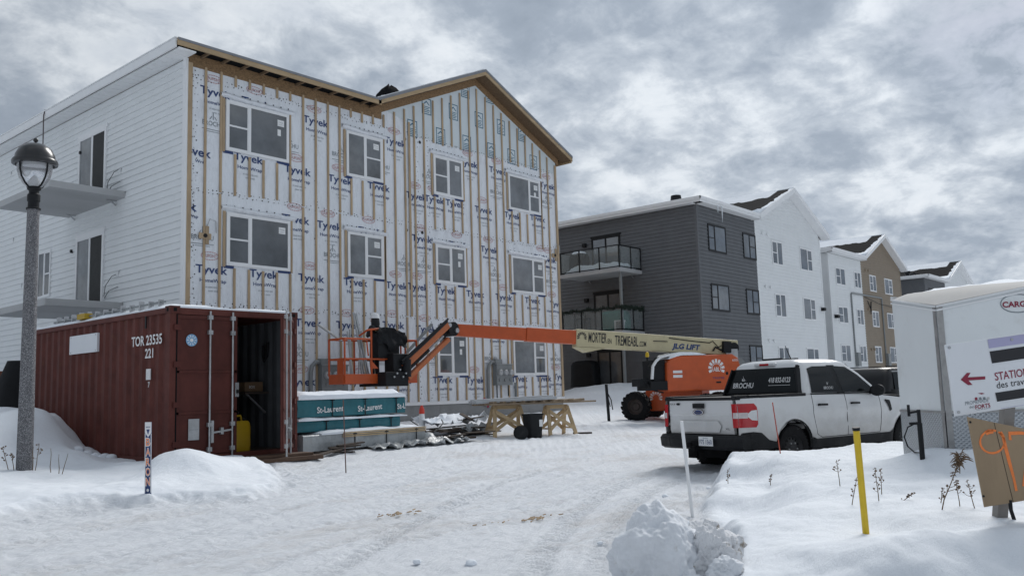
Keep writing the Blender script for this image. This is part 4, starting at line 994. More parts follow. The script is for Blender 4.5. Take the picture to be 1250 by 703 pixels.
oT = Matrix(((du.x, dn.x, 0, W_-.09), (du.y, dn.y, 0, -.02), (0, 0, 1, 0), (0, 0, 0, 1)))
dr = cdoor(oT, True)
k = MB(dT); k.lathe([(.001, .009), (.10, .009), (.10, .006)], 24, (.26, 0, 2.04), 'y', 0); k.lathe([(.001, .011), (.03, .011), (.03, .009)], 12, (.26, 0, 2.04), 'y', 1)
for q in range(10): a = q*math.pi/5; k.bar((.26+.05*math.cos(a), .011, 2.04+.05*math.sin(a)), (.26+.085*math.cos(a), .011, 2.04+.085*math.sin(a)), .012, .002, (0, 1, 0), 1)
k.build('round_sticker', [blue_sticker, white_ink], dl)
k = MB(dT); k.box(.22, .41, .004, .012, .42, .76); k.box(.24, .39, .012, .0135, .585, .59, 1); k.build('data_plate', [metal_m, grey_ink], dl, bevel=.004)
k = MB(dT); k.box(1.06, 1.13, .004, .02, 1.1, 1.34, 0); k.box(1.08, 1.11, .02, .05, 1.16, 1.22, 1); k.build('padlock_box', [metal_m, black_trim], dl)
# side markings follow the outer ribs
mk = MB()
def side_text(s_, yc, zc, w__, h__):
    # painted on the corrugation: each character sits on its own rib at the rib's outer depth
    mk.text(s_, (.0165, yc, zc), (0, -1, 0), (0, 0, 1), w__, h__, 0, .02)
side_text('TOR 23535', .82, 2.08, 1.05, .17); mk.build('painted_marking', [white_ink, black_ink], cont); mk = MB(); side_text('221', .72, 1.86, .28, .16); mk.build('painted_marking', [white_ink, black_ink], cont); mk = MB(); mk.box(.0, .0165, .64, .78, 1.42, 1.60, 0); mk.text('DE', (.0155, .71, 1.51), (0, -1, 0), (0, 0, 1), .10, .09, 1, .01); side_text('7', .71, 1.34, .06, .09)
mk.build('painted_marking', [white_ink, black_ink], cont)
pa = on_x(86, 411, CX); pb = on_x(119, 429, CX)
mk = MB(); mk.box(-.012, .03, pb.y-CY, pa.y-CY, pb.z-CZ, pa.z-CZ)
for yy in (pb.y-CY+.06, pa.y-CY-.06):
    for zz_ in (pb.z-CZ+.03, pa.z-CZ-.03): mk.cyl((-.012, yy, zz_), (-.016, yy, zz_), .012, n=8, m=1)
mk.build('blank_panel', [sign_white, metal_m], cont)
mk = MB(); mk.box(.003, .02, .82, .86, 2.28, 2.5); mk.build('vent_slot', black_trim, cont)
s = MB(Matrix.Translation((CX, CY, CZ)))
snow_sheet(s, lambda u, v_, h: (.02+u*(W_-.04), .01+v_*(LN-.02), H_-.034+h), 16, 40, lambda u, v_: max(.015, (.11+.045*fbm(u*3, v_*6+3))*min(1, 10*min(u+.03, 1-u+.03, (1-v_)+.05, v_+.04))))
s.build('roof_snow', snow_m, None, props=tags('layer of snow on the roof of the dark red container', 'snow layer'))
# bits left on the roof edge
rb = MB(Matrix.Translation((CX, CY, CZ+H_+.02)))
for i in range(13): rb.box(.12, .2, .6+i*.34, .64+i*.34, 0, .13+.05*random.random(), 0)
rb.bar((.16, .5, .10), (.16, 4.9, .07), .05, .03, m=1); rb.box(.05, .2, 3.3, 3.62, .03, .13, 2)
rb.build('guard_strip', [metal_m, greybox_m, yellow_jug], None, props=tags('low strip of metal studs lying along the snowy container roof edge', 'metal strip'))
# things kept inside
IT = Matrix.Translation((CX, CY, CZ+.165))
j = thing('jerry_can', 'yellow plastic jug standing inside the open container', 'jerry can', (CX+1.40, CY+.28, CZ+.165), rad(6))
b = MB(); rings = []
for z, sc in ((0, .92), (.02, 1), (.42, 1), (.48, .94), (.52, .8)): rings.append([(.20*sc*math.copysign(abs(math.cos(t))**.4, math.cos(t)), .15*sc*math.copysign(abs(math.sin(t))**.4, math.sin(t)), z) for t in [2*math.pi*q/24 for q in range(24)]])
b.loft(rings); b.build('jug', yellow_jug, j)
b = MB(); b.tube([(-.12, 0, .5), (-.1, 0, .6), (.06, 0, .61), (.09, 0, .5)], .02, 8); b.build('handle', yellow_jug, j); b = MB(); b.cyl((.13, .0, .5), (.13, 0, .57), .035, n=12); b.build('cap', black_trim, j)
t = thing('shelf', 'wooden shelf board on brackets inside the open container', 'shelf', (CX+W_-.12, CY+1.2, CZ+1.15))
b = MB(); b.box(-.5, 0, -.5, 1.6, 0, .03); b.build('board', dark_wood, t); b = MB()
for yy in (-.4, .5, 1.4): b.bar((-.02, yy, -.35), (-.42, yy, 0), .03, .03)
b.build('bracket', metal_m, t)
b = MB(IT); b.box(1.9, 2.28, .85, 1.2, 1.025, 1.2, 0); b.text('BOX', (2.05, .848, 1.11), (1, 0, 0), (0, 0, 1), .12, .05, 1)
b.build('cardboard_box', [mat('cardboard', (.20, .125, .07), .8), white_ink], None, bevel=.005, props=tags('brown cardboard box on the shelf inside the container', 'box'))
def hung(name, label, cat, c, pts, r, m):
    b = MB(Matrix.Translation(c)); b.tube(pts, r, 8); b.build(name, m, None, props=tags(label, cat))
hung('hanging_rope', 'coil of pale rope hanging low on the container wall by the open door', 'rope', (CX+W_-.11, CY+.25, CZ+.8), [(0, 0, .9), (0, 0.02, .2)]+[(-.02, .07*math.sin(t), .08-.12*math.cos(t)) for t in [q*.5 for q in range(14)]], .014, mat('rope', (.35, .34, .31), .9))
hung('hand_tool', 'dark tool hanging high on the wall inside the container', 'tool', (CX+W_-.12, CY+.75, CZ+1.75), [(0, 0, .35), (0, .03, .1), (-.02, .1, 0), (0, .16, .1), (0, .14, .3)], .025, black_trim)
b = MB(IT)
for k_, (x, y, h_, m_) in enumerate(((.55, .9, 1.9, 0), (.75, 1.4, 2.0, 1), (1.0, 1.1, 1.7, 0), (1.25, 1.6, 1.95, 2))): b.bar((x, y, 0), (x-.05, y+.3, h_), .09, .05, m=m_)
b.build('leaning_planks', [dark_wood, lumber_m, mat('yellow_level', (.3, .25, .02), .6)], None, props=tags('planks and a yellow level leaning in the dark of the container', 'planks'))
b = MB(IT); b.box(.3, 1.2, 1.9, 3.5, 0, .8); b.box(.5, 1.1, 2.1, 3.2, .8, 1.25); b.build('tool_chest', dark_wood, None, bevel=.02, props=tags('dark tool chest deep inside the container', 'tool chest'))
# wooden step and planks at the door
a = at(330, 568, 13.6); zt = gz(CX+1.75, CY-.45)
b = MB(Matrix.Translation((CX+1.75, CY-.42, zt+.02)) @ Matrix.Rotation(rad(-6), 4, 'Z')); b.box(-.7, .75, -.22, .12, .0, .07, 0); b.box(-.45, .6, -.14, .2, .072, .12, 0)
b.build('wooden_step', mat('wet_plank', (.10, .06, .04), .8, var=.3), None, bevel=.006, props=tags('wet brown plank step below the open container door', 'plank'))
def lumps(name, label, cat, pts, r, seed, m=snow_m, group=None):
    b = MB()
    for (x, y, z, rr) in pts:
        b2 = MB(); b2.ball((x, y, z), rr, None, 8, (1.1, 1, .7))
        vv = [(q[0]+.35*rr*fbm(q[0]*3/rr*.2+seed, q[1]*3/rr*.2, q[2]*4), q[1]+.35*rr*fbm(q[0]*4+5, q[1]*4+seed, q[2]*4), q[2]+.2*rr*fbm(q[0]*5, q[1]*5, seed)) for q in b2.v]
        b.add(vv, b2.f, 0, True)
    return b.build(name, m, None, props=tags(label, cat, group))
for i, (px, py) in enumerate(((106, 553), (116, 556), (127, 557), (150, 562), (97, 546))):
    q = at(px, py+2, 15.0); q.x = min(q.x, 6.93); q.z = gz(q.x, q.y)+.03
    lumps('snow_lump', 'small snow lump fallen along the foot of the container side', 'snow lump', [(q.x, q.y, q.z, .09)], .1, i, group='snow lumps along the container')

# ------------------------------------------------------------------ far left pile
q = at(16, 470, 19.2); g0_ = gz(q.x, q.y)
b = MB(Matrix.Translation((q.x, q.y, g0_-.1))); rings = []
for f in (0, .3, .6, .85, 1.0): rings.append([( (0.85-f*.62)*math.cos(t)*(1+.08*fbm(math.cos(t)*2, math.sin(t)*2, f*3)), (.9-f*.68)*math.sin(t), f*1.8) for t in [2*math.pi*k_/20 for k_ in range(20)]])
b.T = Matrix.Translation((q.x+.1, q.y, g0_-.1)); b.loft(rings, 0, True, True); b.build('tarp_heap', tarp_m, None, props=tags('black tarp heap beside the far end of the container', 'tarp heap'))
q = at(-4, 480, 21.5); b = MB(Matrix.Translation((q.x, q.y, gz(q.x, q.y)))); b.box(-.8, .55, -.4, .4, 0, 1.35); b.box(-.7, .45, -.3, .3, 1.35, 1.5, 0); b.build('rusty_bin', mat('rusty_metal', (.16, .055, .03), .7, var=.3), None, bevel=.03, props=tags('rusty brown bin behind the black tarp at far left', 'bin'))
a = at(-30, 527, 13.9); c_ = at(26, 526, 14.2); b = MB(); a.z -= .0; b.bar(a, c_, .25, .05); b.build('buried_plank', lumber_m, None, props=tags('brown plank edge sticking out of the snow heap behind the lamp post', 'plank'))

# ------------------------------------------------------------------ lumber stacks
def bundle(name, label, rx, ry, z0, ln, dp, h, rot, m, cat, texts, group, seed, sag=0.01):
    t = thing(name, label, cat, (rx, ry, z0), rot, group)      # origin: right front bottom corner, runs to -x
    n = 18; rings = []
    for i in range(n+1):
        x = -ln+ln*i/n; q = .012*fbm(x*2.3, seed); q2 = .012*fbm(x*3.1+4, seed)
        rings.append([(x, 0+q, 0), (x, -.01+q2, h*.5), (x, q, h-.02), (x, .02, h), (x, dp-.02, h), (x, dp, h-.02), (x, dp+q, 0)])
    b = MB(); b.loft(rings, 0, True, False); b.build('wrapped_boards', m, t)
    if texts:
        p_ = MB()
        for (x, s_, w__, tilt) in texts: p_.text(s_, (x, -.026, h*.40), (1, 0, tilt), (-tilt, 0, 1), w__, None, 0, .015)
        p_.build('wrap_lettering', white_ink, t)
    for x in (-.28, -1.15, -2.0):
        if -x < ln-.05: sb = MB(); sb.box(x-.010, x+.010, -.03, -.022, 0, h); sb.box(x-.05, x+.05, -.034, -.0225, h-.04, h-.02); sb.build('binding_strap', black_trim, t)
    return t
sp = at(523, 545, 18.1); RX, RY = sp.x-.30, sp.y+.35; gz0 = gz(RX-1, RY); LNB = RX-9.60
rot_ = rad(4)
gl = gz0
for dx in (-2.3, -1.3, -.15):
    b = MB(Matrix.Translation((RX+.3, RY, gl)) @ Matrix.Rotation(rot_, 4, 'Z')); b.box(dx-.05, dx+.05, -.02, 1.2, -.05, .09); b.build('sleeper', lumber_m, None, bevel=.004, props=tags('square timber sleeper carrying the sheeted board stack', 'timber', 'sleepers under the sheeted stack'))
low = bundle('board_stack', 'low stack of boards under a grey plastic sheet beneath the teal bundles', RX+.42, RY-.12, gl+.05, LNB+.42, 1.3, .30, rot_, plastic_film, 'board stack', None, None, 3)
lo_ = MB()
for q in range(3): lo_.box(-2.3, .012, -.03-.002*q, -.006, .22+q*.035, .24+q*.035)
lo_.build('board_edges', lumber_m, low)
l2 = bundle('lumber_bundle', 'lower teal wrapped lumber bundle under the lettered one', RX-.12, RY+.05, gl+.40, LNB-.12, 1.15, .21, rot_, teal_wrap, 'lumber bundle', [], 'teal wrapped lumber', 5)
u2 = bundle('lumber_bundle', 'upper teal wrapped lumber bundle lettered in white under thick snow', RX, RY+.02, gl+.67, LNB, 1.2, .335, rot_, teal_wrap, 'lumber bundle', [(-2.05, 'St-Laurent', .66, .03), (-1.02, 'St-Laurent', .66, .05), (-.13, 'St-L', .24, .05)], 'teal wrapped lumber', 7)
for i, (z_, w0, lab) in enumerate(((gl+1.0, 0.14, 'thick snow on top of the upper teal lumber bundle'), (gl+.61, .045, 'thin snow between the two teal lumber bundles'), (gl+.345, .06, 'snow on the sheeted board stack below the teal bundles'))):
    s = MB(Matrix.Translation((RX+(.42 if i == 2 else 0), RY-(.12 if i == 2 else 0), z_)) @ Matrix.Rotation(rot_, 4, 'Z'))
    snow_sheet(s, lambda u, v_, h: (-LNB+u*LNB, -.02+v_*1.2-(.03*math.sin(u*20) if i == 1 else 0), h), 40, 12, lambda u, v_: max(.008, (w0+.03*fbm(u*8+i*5, v_*4))*min(1, 9*min(u+.05, 1-u+.02, v_+.06, 1-v_))))
    s.build('snow_layer', snow_m, None, props=tags(lab, 'snow layer'))
# plastic sheeting trailing off the stack and offcuts round it
def sheet(name, label, cat, p0, du_, dv_, nu, nv, amp, m, seed, zb=.03, group=None):
    b = MB(); vv = []
    for i in range(nu+1):
        for j in range(nv+1):
            x = p0[0]+du_[0]*i/nu+dv_[0]*j/nv; y = p0[1]+du_[1]*i/nu+dv_[1]*j/nv
            x += .08*fbm(i*.5, j*.5, seed); y += .08*fbm(i*.5+3, j*.5, seed)
            vv.append((x, y, gz(x, y)+zb+amp*abs(fbm(x*2.2+seed, y*2.2))+.4*amp*fbm(x*6, y*6, seed)))
    b.add(vv, [(i*(nv+1)+j, (i+1)*(nv+1)+j, (i+1)*(nv+1)+j+1, i*(nv+1)+j+1) for i in range(nu) for j in range(nv)], 0, True)
    o = b.build(name, m, None, props=tags(label, cat, group)); md = o.modifiers.new('thick', 'SOLIDIFY'); md.thickness = .006; return o
sheet('plastic_sheet', 'crumpled grey plastic sheet trailing in front of the board stack', 'plastic sheet', (RX-1.3, RY-.55), (1.9, .1), (.1, .5), 26, 10, .22, plastic_film, 2)
sheet('plastic_sheet', 'torn pale plastic sheet lying right of the lumber stack', 'plastic sheet', (RX+.3, RY-.45), (1.15, .0), (.25, .5), 18, 10, .20, plastic_film, 6)
random.seed(21)
def boards(name, label, cat, c, n, ln, spread, seed, m=lumber_m, h=.05):
    random.seed(seed); b = MB()
    for k_ in range(n):
        a = random.uniform(-.35, .35)+(math.pi/2 if random.random() < .15 else 0); x = c[0]+random.uniform(-spread, spread); y = c[1]+random.uniform(-spread*.5, spread*.5); z = gz(x, y)+.03+.05*(k_ % 4)
        l = ln*random.uniform(.5, 1); d = Vector((math.cos(a), math.sin(a), random.uniform(-.05, .10)))*l/2
        b.bar(Vector((x, y, z))-d, Vector((x, y, z))+d, random.uniform(.08, .2), .025)
    return b.build(name, m, None, props=tags(label, cat))
boards('offcut_pile', 'dark wet offcuts on the snow at the foot of the board stack', 'offcuts', (RX-2.0, RY-.45), 7, 1.0, .55, 3, dark_wood)
boards('offcut_pile', 'loose dark boards poking from the snow right of the stack', 'offcuts', (RX+1.5, RY-.15), 5, .9, .4, 8, dark_wood)
# debris heap between stack and sawhorses
q = at(570, 523, 20.6); zq = gz(q.x, q.y)
boards('debris_heap', 'messy heap of dark scrap boards under snowy plastic left of the sawhorses', 'debris heap', (q.x+.1, q.y+.15), 22, 1.1, .75, 14, dark_wood)
sheet('plastic_sheet', 'white snowy sheet draped over the dark debris heap', 'plastic sheet', (q.x-.9, q.y+.2), (2.0, .1), (.2, .95), 24, 12, .26, snow_m, 9, .26)
sheet('plastic_sheet', 'grey plastic sheet hanging on the front of the debris heap', 'plastic sheet', (q.x-.3, q.y-.22), (1.1, .05), (.05, .35), 14, 6, .30, plastic_film, 12, .10)
b = MB(); a = at(563, 505, 21.3); b.bar(a, at(575, 512, 20.8), .1, .03); b.bar(at(556, 514, 21), at(590, 508, 21.2), .2, .02); b.build('scrap_board', dark_wood, None, props=tags('dark board tip poking up from the debris heap', 'board'))
w_ = MB(); P = [at(501, 513, 19.6), at(513, 521, 19.3), at(524, 529, 19.2), at(530, 527, 19.2), at(538, 520, 19.5), at(541, 516, 19.6), at(539, 512, 19.8)]
w_.tube(P, .013, 6); w_.build('bent_cable', black_trim, None, props=tags('thin dark cable looping over the snow beside the orange tipped marker', 'cable'))
q = at(515, 509, 20.6); zq = gz(q.x, q.y); m_ = thing('marker_post', 'small white marker with orange tip in the snow against the foundation', 'marker', (q.x, q.y, zq-.1))
b = MB(); b.lathe([(.10, 0), (.06, q.z-zq+.18), (.0, q.z-zq+.18)], 14); b.build('post', white_trim, m_); h_ = q.z-zq+.18
b = MB(); b.lathe([(.065, h_), (.06, h_+.10), (.025, h_+.19), (.001, h_+.20)], 14); b.build('tip', orange_red, m_)

# ------------------------------------------------------------------ sawhorses, planks, bin
SHY = 13.75
def sawhorse(label, pxl, pxr, py0, d0, rot):
    a = at(pxl, py0, d0); a.z = gz(a.x, a.y); c = at(pxr, py0-3, d0+.35); c.z = gz(c.x, c.y)
    mid = (a+c)/2; ln = (Vector((c.x, c.y))-Vector((a.x, a.y))).length; rz = math.atan2(c.y-a.y, c.x-a.x)
    t = thing('sawhorse', label, 'sawhorse', (mid.x, mid.y, mid.z-.03), rz, 'wooden sawhorses')
    hh = .74; hl = ln/2
    b = MB(); b.box(-hl*.8, hl*.8, -.045, .045, hh-.09, hh); b.build('top_beam', lumber_m, t, bevel=.004)
    for sx in (-1, 1):
        for sy_2 in (-1, 1):
            b = MB(); b.bar((sx*hl*.72, sy_2*.05, hh-.03), (sx*hl*.98, sy_2*.30, 0), .09, .04, (0, 1, 0)); b.build('leg', lumber_m, t, bevel=.003)
    for sy_2 in (-1, 1):
        b = MB(); b.bar((-hl*.9, sy_2*.26, .16), (hl*.72, sy_2*.10, hh-.15), .08, .03, (0, 1, 0)); b.build('brace', lumber_m, t)
        b = MB(); b.bar((hl*.9, sy_2*.285, .16), (-hl*.72, sy_2*.125, hh-.15), .08, .03, (0, 1, 0)); b.build('brace', lumber_m, t)
    b = MB(); 
    for sx in (-1, 1): b.bar((sx*hl*.93, -.26, .18), (sx*hl*.93, .26, .18), .07, .03)
    b.build('tie', lumber_m, t)
    return t
s1 = sawhorse('wooden sawhorse standing left of the black bin', 598, 640, 535, 20.5, 0)
s2 = sawhorse('wooden sawhorse standing right of the black bin', 664, 696, 530, 21.0, 0)
za = s1.location.z+.74; zb = s2.location.z+.74
pa = at(584, 497, 20.6); pb = at(712, 491, 21.6)
random.seed(31)
for k_ in range(4):
    off = -.34+.22*k_; b = MB(); z0 = max(za, zb)+.012
    b.bar((pa.x+.05*k_, pa.y+off, z0+.012), (pb.x-.08*k_, pb.y+off, z0+.016), .19, .036); b.build('plank', mat('weathered_plank', (.24, .18, .12), .8, var=.3, scale=7, stretch=(.2, 1, 1)), None, bevel=.003, props=tags('weathered plank laid across the two sawhorses', 'plank', 'planks on the sawhorses'))
for k_ in range(5):
    off = -.2+.15*k_; b = MB(); z0 = max(za, zb)+.052+.03*(k_ % 2)
    b.bar((pa.x-.1+.1*k_, pa.y+off+.2, z0+.03), (pb.x-1.0+.05*k_, pb.y+off+.25, z0+.09), .10, .07); b.build('siding_strip', mat('grey_trim', (.42, .44, .46), .5), None, bevel=.01, props=tags('long pale grey trim piece lying on the sawhorse planks', 'trim piece', 'trim pieces on the sawhorses'))
b = MB()
for k_ in range(9):
    f = k_/9; x = pa.x+(pb.x-pa.x)*(.15+.75*f); y = pa.y+(pb.y-pa.y)*f-.25; z0 = max(za, zb)+.05; a = random.uniform(-.3, .3)
    b.bar((x-.25, y-.05, z0+.015), (x+.25, y+.08*a, z0+.03), .12, .05)
b.build('offcut_pile', mat('weathered_plank', (0, 0, 0)), None, bevel=.004, props=tags('short offcuts scattered on the sawhorse planks', 'offcuts'))
q = at(651, 534, 20.3); z0 = gz(q.x, q.y); bn = thing('waste_bin', 'black plastic bin with a white label between the sawhorses', 'bin', (q.x, q.y, z0-.02), rad(-12))
b = MB(); rings = [[(.21*sc*math.copysign(abs(math.cos(t))**.35, math.cos(t)), .17*sc*math.copysign(abs(math.sin(t))**.35, math.sin(t)), z) for t in [2*math.pi*k_/24 for k_ in range(24)]] for z, sc in ((0, .8), (.02, .84), (.52, .99), (.53, 1.08), (.56, 1.08), (.56, .98), (.2, .88))]
b.loft(rings, 0, True, True); b.build('body', plastic_blk, bn)
b = MB(); b.box(.06, .16, -.171, -.165, .26, .42); b.build('label', paper_m, bn)
q = at(636, 534, 19.9); z0 = gz(q.x, q.y)
rl = thing('hose_reel', 'small round reel lying in front of the left sawhorse', 'reel', (q.x, q.y, z0+.13), rad(-30))
b = MB(); b.lathe([(.001, -.06), (.16, -.06), (.16, -.045), (.07, -.04), (.07, .04), (.16, .045), (.16, .06), (.001, .06)], 20, (0, 0, 0), 'y'); b.build('reel', plastic_blk, rl)
b = MB(); 
for k_ in range(4): b.lathe([(.085+.012*(k_ % 2), -.03+.02*k_), (.10, -.02+.02*k_), (.085, -.01+.02*k_)], 20, (0, 0, 0), 'y')
b.build('cable', metal_m, rl)
a = at(700, 527, 21.2); c_ = at(722, 529, 21.4); b = MB(); b.bar((a.x, a.y, gz(a.x, a.y)+.03), (c_.x, c_.y, gz(c_.x, c_.y)+.03), .06, .04); b.build('stray_board', dark_wood, None, props=tags('dark narrow board on the snow right of the sawhorses', 'board'))
q = at(685, 478, 22); 
b = MB(); b.tube([at(596, 497, 23.0), at(594, 488, 23), at(590, 486, 23)], .03, 6); b.build('hose_tangle', maroon_ink, None, props=tags('dark red hose end against the foundation by the meters', 'hose'))

# ------------------------------------------------------------------ boom lift
B0 = at(888, 424.5, 27.0); B1 = on_y(553, 403.5, 17.25)
bd = (B1-B0); BL = bd.length; bdn = bd.normalized(); bh = Vector((bd.x, bd.y, 0)).normalized(); bs = Vector((-bh.y, bh.x, 0))
if bs.dot(fwd) > 0: bs = -bs            # bs points to the side that faces the lane
W1 = at(777, 500, 26.6)
ac = (fwd*(-.41)+R2*.91); ac.z = 0; ac.normalize()         # chassis long axis
ax = Vector((-ac.y, ac.x, 0)); 
if ax.dot(fwd) < 0: ax = -ax
W1.z = 0; WB_, TRK = 2.15, 1.85
chc = W1+ac*(WB_/2)+ax*(TRK/2); gl_ = gz(chc.x, chc.y)
lift = thing('boom_lift', 'orange and cream boom lift reaching along the wrapped facade', 'boom lift', (chc.x, chc.y, gl_))
LTm = world_T(lift)
def LM(): return MB(LTm)
RW = .43
for sa in (-1, 1):
    for sx in (-1, 1):
        c = chc+ac*(sa*WB_/2)+ax*(sx*TRK/2); c.z = gz(c.x, c.y)+RW-.02
        yaw_ = math.atan2(ax.y, ax.x)-math.pi/2
        T = LTm @ Matrix.Translation(c) @ Matrix.Rotation(yaw_, 4, 'Z')
        b = MB(T); b.lathe([(.24, -.15), (.36, -.16), (.41, -.13), (.41, .13), (.36, .16), (.24, .15)], 28, (0, 0, 0), 'y')
        for k in range(18):
            a = k*2*math.pi/18
            for sgn in (-1, 1):
                a2 = a+(.17 if sgn > 0 else 0); r_ = Vector((math.cos(a2), 0, math.sin(a2))); t_ = Vector((-math.sin(a2), 0, math.cos(a2)))
                b.bar(r_*.425+Vector((0, sgn*.165, 0)), r_*.425+Vector((0, sgn*.01, 0))+t_*.09, .055, .05, r_)
        wh = b.build('wheel', tyre_m, lift)
        b = MB(T); b.lathe([(.001, -.05), (.10, -.05), (.12, -.02), (.20, -.02), (.24, -.12), (.245, -.12), (.245, .12), (.2, .03), (.001, .03)], 24, (0, 0, 0), 'y'); b.build('rim', mat('dirty_rim', (.06, .045, .04), .7, var=.4), wh)
zc = gl_
def obox(mb, c, u, v_, l, w__, z0, z1, m=0, taper=1.0):
    vv = []
    for z, s_ in ((z0, 1), (z1, taper)):
        for a, d in ((-1, -1), (1, -1), (1, 1), (-1, 1)):
            q = c+u*(a*l/2*s_)+v_*(d*w__/2*s_); vv.append((q.x, q.y, z))
    mb.add(vv, [(0, 1, 2, 3), (7, 6, 5, 4), (0, 4, 5, 1), (1, 5, 6, 2), (2, 6, 7, 3), (3, 7, 4, 0)], m)
b = LM(); obox(b, chc, ac, ax, 1.75, 1.1, zc+.30, zc+.98); obox(b, chc-ac*WB_/2, ax, ac, 1.7, .24, zc+.30, zc+.56); obox(b, chc+ac*WB_/2, ax, ac, 1.7, .24, zc+.30, zc+.56); obox(b, chc, ac, ax, 2.3, .5, zc+.36, zc+.62)
ch_ = b.build('chassis', orange_m, lift, bevel=.03)
fr_ = chc-ac*.876-ax*.05
b = LM(); b.cyl(chc+Vector((0, 0, zc+.98)), chc+Vector((0, 0, zc+1.12)), .48, n=24); b.build('turntable_ring', black_trim, lift)
# gear emblem helper
def emblem(mb, c, u, v_, r, m):
    u = Vector(u).normalized(); v_ = Vector(v_).normalized()
    for k in range(9):
        a = rad(-18+27*k); d = u*math.cos(a)+v_*math.sin(a); t_ = -u*math.sin(a)+v_*math.cos(a)
        mb.add([c+d*r*.62-t_*r*.12, c+d*r*.62+t_*r*.12, c+d*r+t_*r*.14, c+d*r-t_*r*.14], [(0, 1, 2, 3)], m)
    n = 22
    for k in range(n):
        a0 = rad(-25+235*k/n); a1 = rad(-25+235*(k+1)/n)
        P = [c+(u*math.cos(a)+v_*math.sin(a))*r*q for a, q in ((a0, .50), (a1, .50), (a1, .56), (a0, .56))]
        mb.add(P, [(0, 1, 2, 3)], m)
# upper works
HC = at(858, 455, 26.3)
hx0 = at(814, 455, 25.6); hx1 = at(905, 455, 26.6)
hu = (hx1-hx0); hu.z = 0; hl = hu.length; hu.normalize(); hv = Vector((-hu.y, hu.x, 0)); hv = hv if hv.dot(fwd) > 0 else -hv
z0h, z1h = at(850, 477, 26).z, at(850, 433.5, 26).z
hc = (hx0+hx1)/2+hv*.42; hc.z = 0
b = LM(); prof = [(-hl/2, z0h+.04), (-hl/2+.02, z1h-.22), (-hl/2+.16, z1h-.07), (-hl/2+.4, z1h), (hl/2-.28, z1h+.03), (hl/2-.08, z1h-.08), (hl/2, z1h-.35), (hl/2-.03, z0h+.25), (hl/2-.18, z0h), (-hl/2+.05, z0h)]
b.prism(prof, lambda u, v_, w_: (hc.x+hu.x*u+hv.x*w_, hc.y+hu.y*u+hv.y*w_, v_), -.42, .42)
hood = b.build('engine_hood', orange_m, lift, bevel=.06, seg=3)
b = LM(); fc = hc-hv*.425
emblem(b, fc+hu*.16*hl+Vector((0, 0, (z0h+z1h)/2+.12)), hu, (0, 0, 1), .29, 0)
b.text('ABL', fc+hu*.16*hl+Vector((0, 0, (z0h+z1h)/2+.10)), hu, (0, 0, 1), .24, .13, 0, .02)
b.text('TREMIE', fc+hu*.18*hl+Vector((0, 0, (z0h+z1h)/2-.16)), hu, (0, 0, 1), .44, .06, 1)
for dz in (.05, -.08): q = fc-hu*.36*hl+Vector((0, 0, (z0h+z1h)/2+dz)); b.add([q+hu*a*.16+Vector((0, 0, c_*.04)) for a, c_ in ((-1, -1), (1, -1), (1, 1), (-1, 1))], [(0, 1, 2, 3)], 0)
q = fc+hu*.42*hl+Vector((0, 0, z1h-.16)); b.text('600S', q, hu, (0, 0, 1), .2, .07, 0)
q = fc+hu*.18*hl+Vector((0, 0, z0h+.24)); b.add([q+hu*a*.09+Vector((0, 0, c_*.025)) for a, c_ in ((-1, -1), (1, -1), (1, 1), (-1, 1))], [(0, 1, 2, 3)], 2)
q = fc+hu*.3*hl+Vector((0, 0, z0h+.5)); b.add([q+(hu*math.cos(t)+Vector((0, 0, 1))*math.sin(t))*.05 for t in [k*math.pi/6 for k in range(12)]], [tuple(range(12))], 2)
b.build('hood_marking', [white_ink, navy_ink, black_trim], hood)
b = MB()
def hsn(u, v_, h): q = hc+hu*(-hl/2+.10+u*hl*.5)+hv*(-.40+v_*.8); return (q.x, q.y, z1h-.09+.11*min(1, u*3)+h)
snow_sheet(b, hsn, 16, 8, lambda u, v_: .10*min(1, 4*(1-u), 6*u+.3)*(1-u*.4)+.012*fbm(u*6, v_*4)); b.build('snow_heap', snow_m, None, props=tags('snow lying on the orange hood of the boom lift', 'snow heap'))
# opened engine bay at the left end
ob_ = hc-hu*(hl/2+.34)
b = LM(); obox(b, ob_+hu*.1, hu, hv, .62, .8, z0h+.05, z0h+.32); obox(b, ob_-hu*.12, hu, hv, .7, .5, z0h+.18, z0h+.40); obox(b, ob_+hu*.16, hu, hv, .42, .6, z0h+.3, z1h-.12)
b.tube([ob_-hu*.42-hv*.2+Vector((0, 0, z0h+.40)), ob_-hu*.1-hv*.4+Vector((0, 0, z0h+.05)), ob_+hu*.2-hv*.4+Vector((0, 0, z0h-.02))], .025, 6)
b.build('engine_bay', black_trim, lift, bevel=.02)
b = LM(); P = [(-.18, z0h+.38), (-.13, z0h+.75), (-.02, z1h-.16), (.15, z1h-.03), (.62, z1h+.04)]
rings = []
for q in range(len(P)-1):
    (u0, v0), (u1, v1) = P[q], P[q+1]
    A = ob_+hu*u0; C_ = ob_+hu*u1
    b.add([A-hv*.42+Vector((0, 0, v0)), A-hv*.15+Vector((0, 0, v0)), C_-hv*.15+Vector((0, 0, v1)), C_-hv*.42+Vector((0, 0, v1))], [(0, 1, 2, 3)], 1)
    b.bar(A-hv*.43+Vector((0, 0, v0)), C_-hv*.43+Vector((0, 0, v1)), .06, .07, hv, 0)
b.build('open_hood', [white_trim, black_trim], lift)
b = LM(); q = hc+hu*(hl/2+.02)+Vector((0, 0, z1h-.32)); b.cyl(q-hv*.3, q+hv*.3, .24, n=18); b.build('exhaust_drum', greybox_m, lift)
# chassis decal
b = LM(); q = chc-ac*.2-ax*.556+Vector((0, 0, zc+.70)); emblem(b, q-ac*.35, ac, (0, 0, 1), .2, 0); b.build('chassis_emblem', white_ink, ch_)
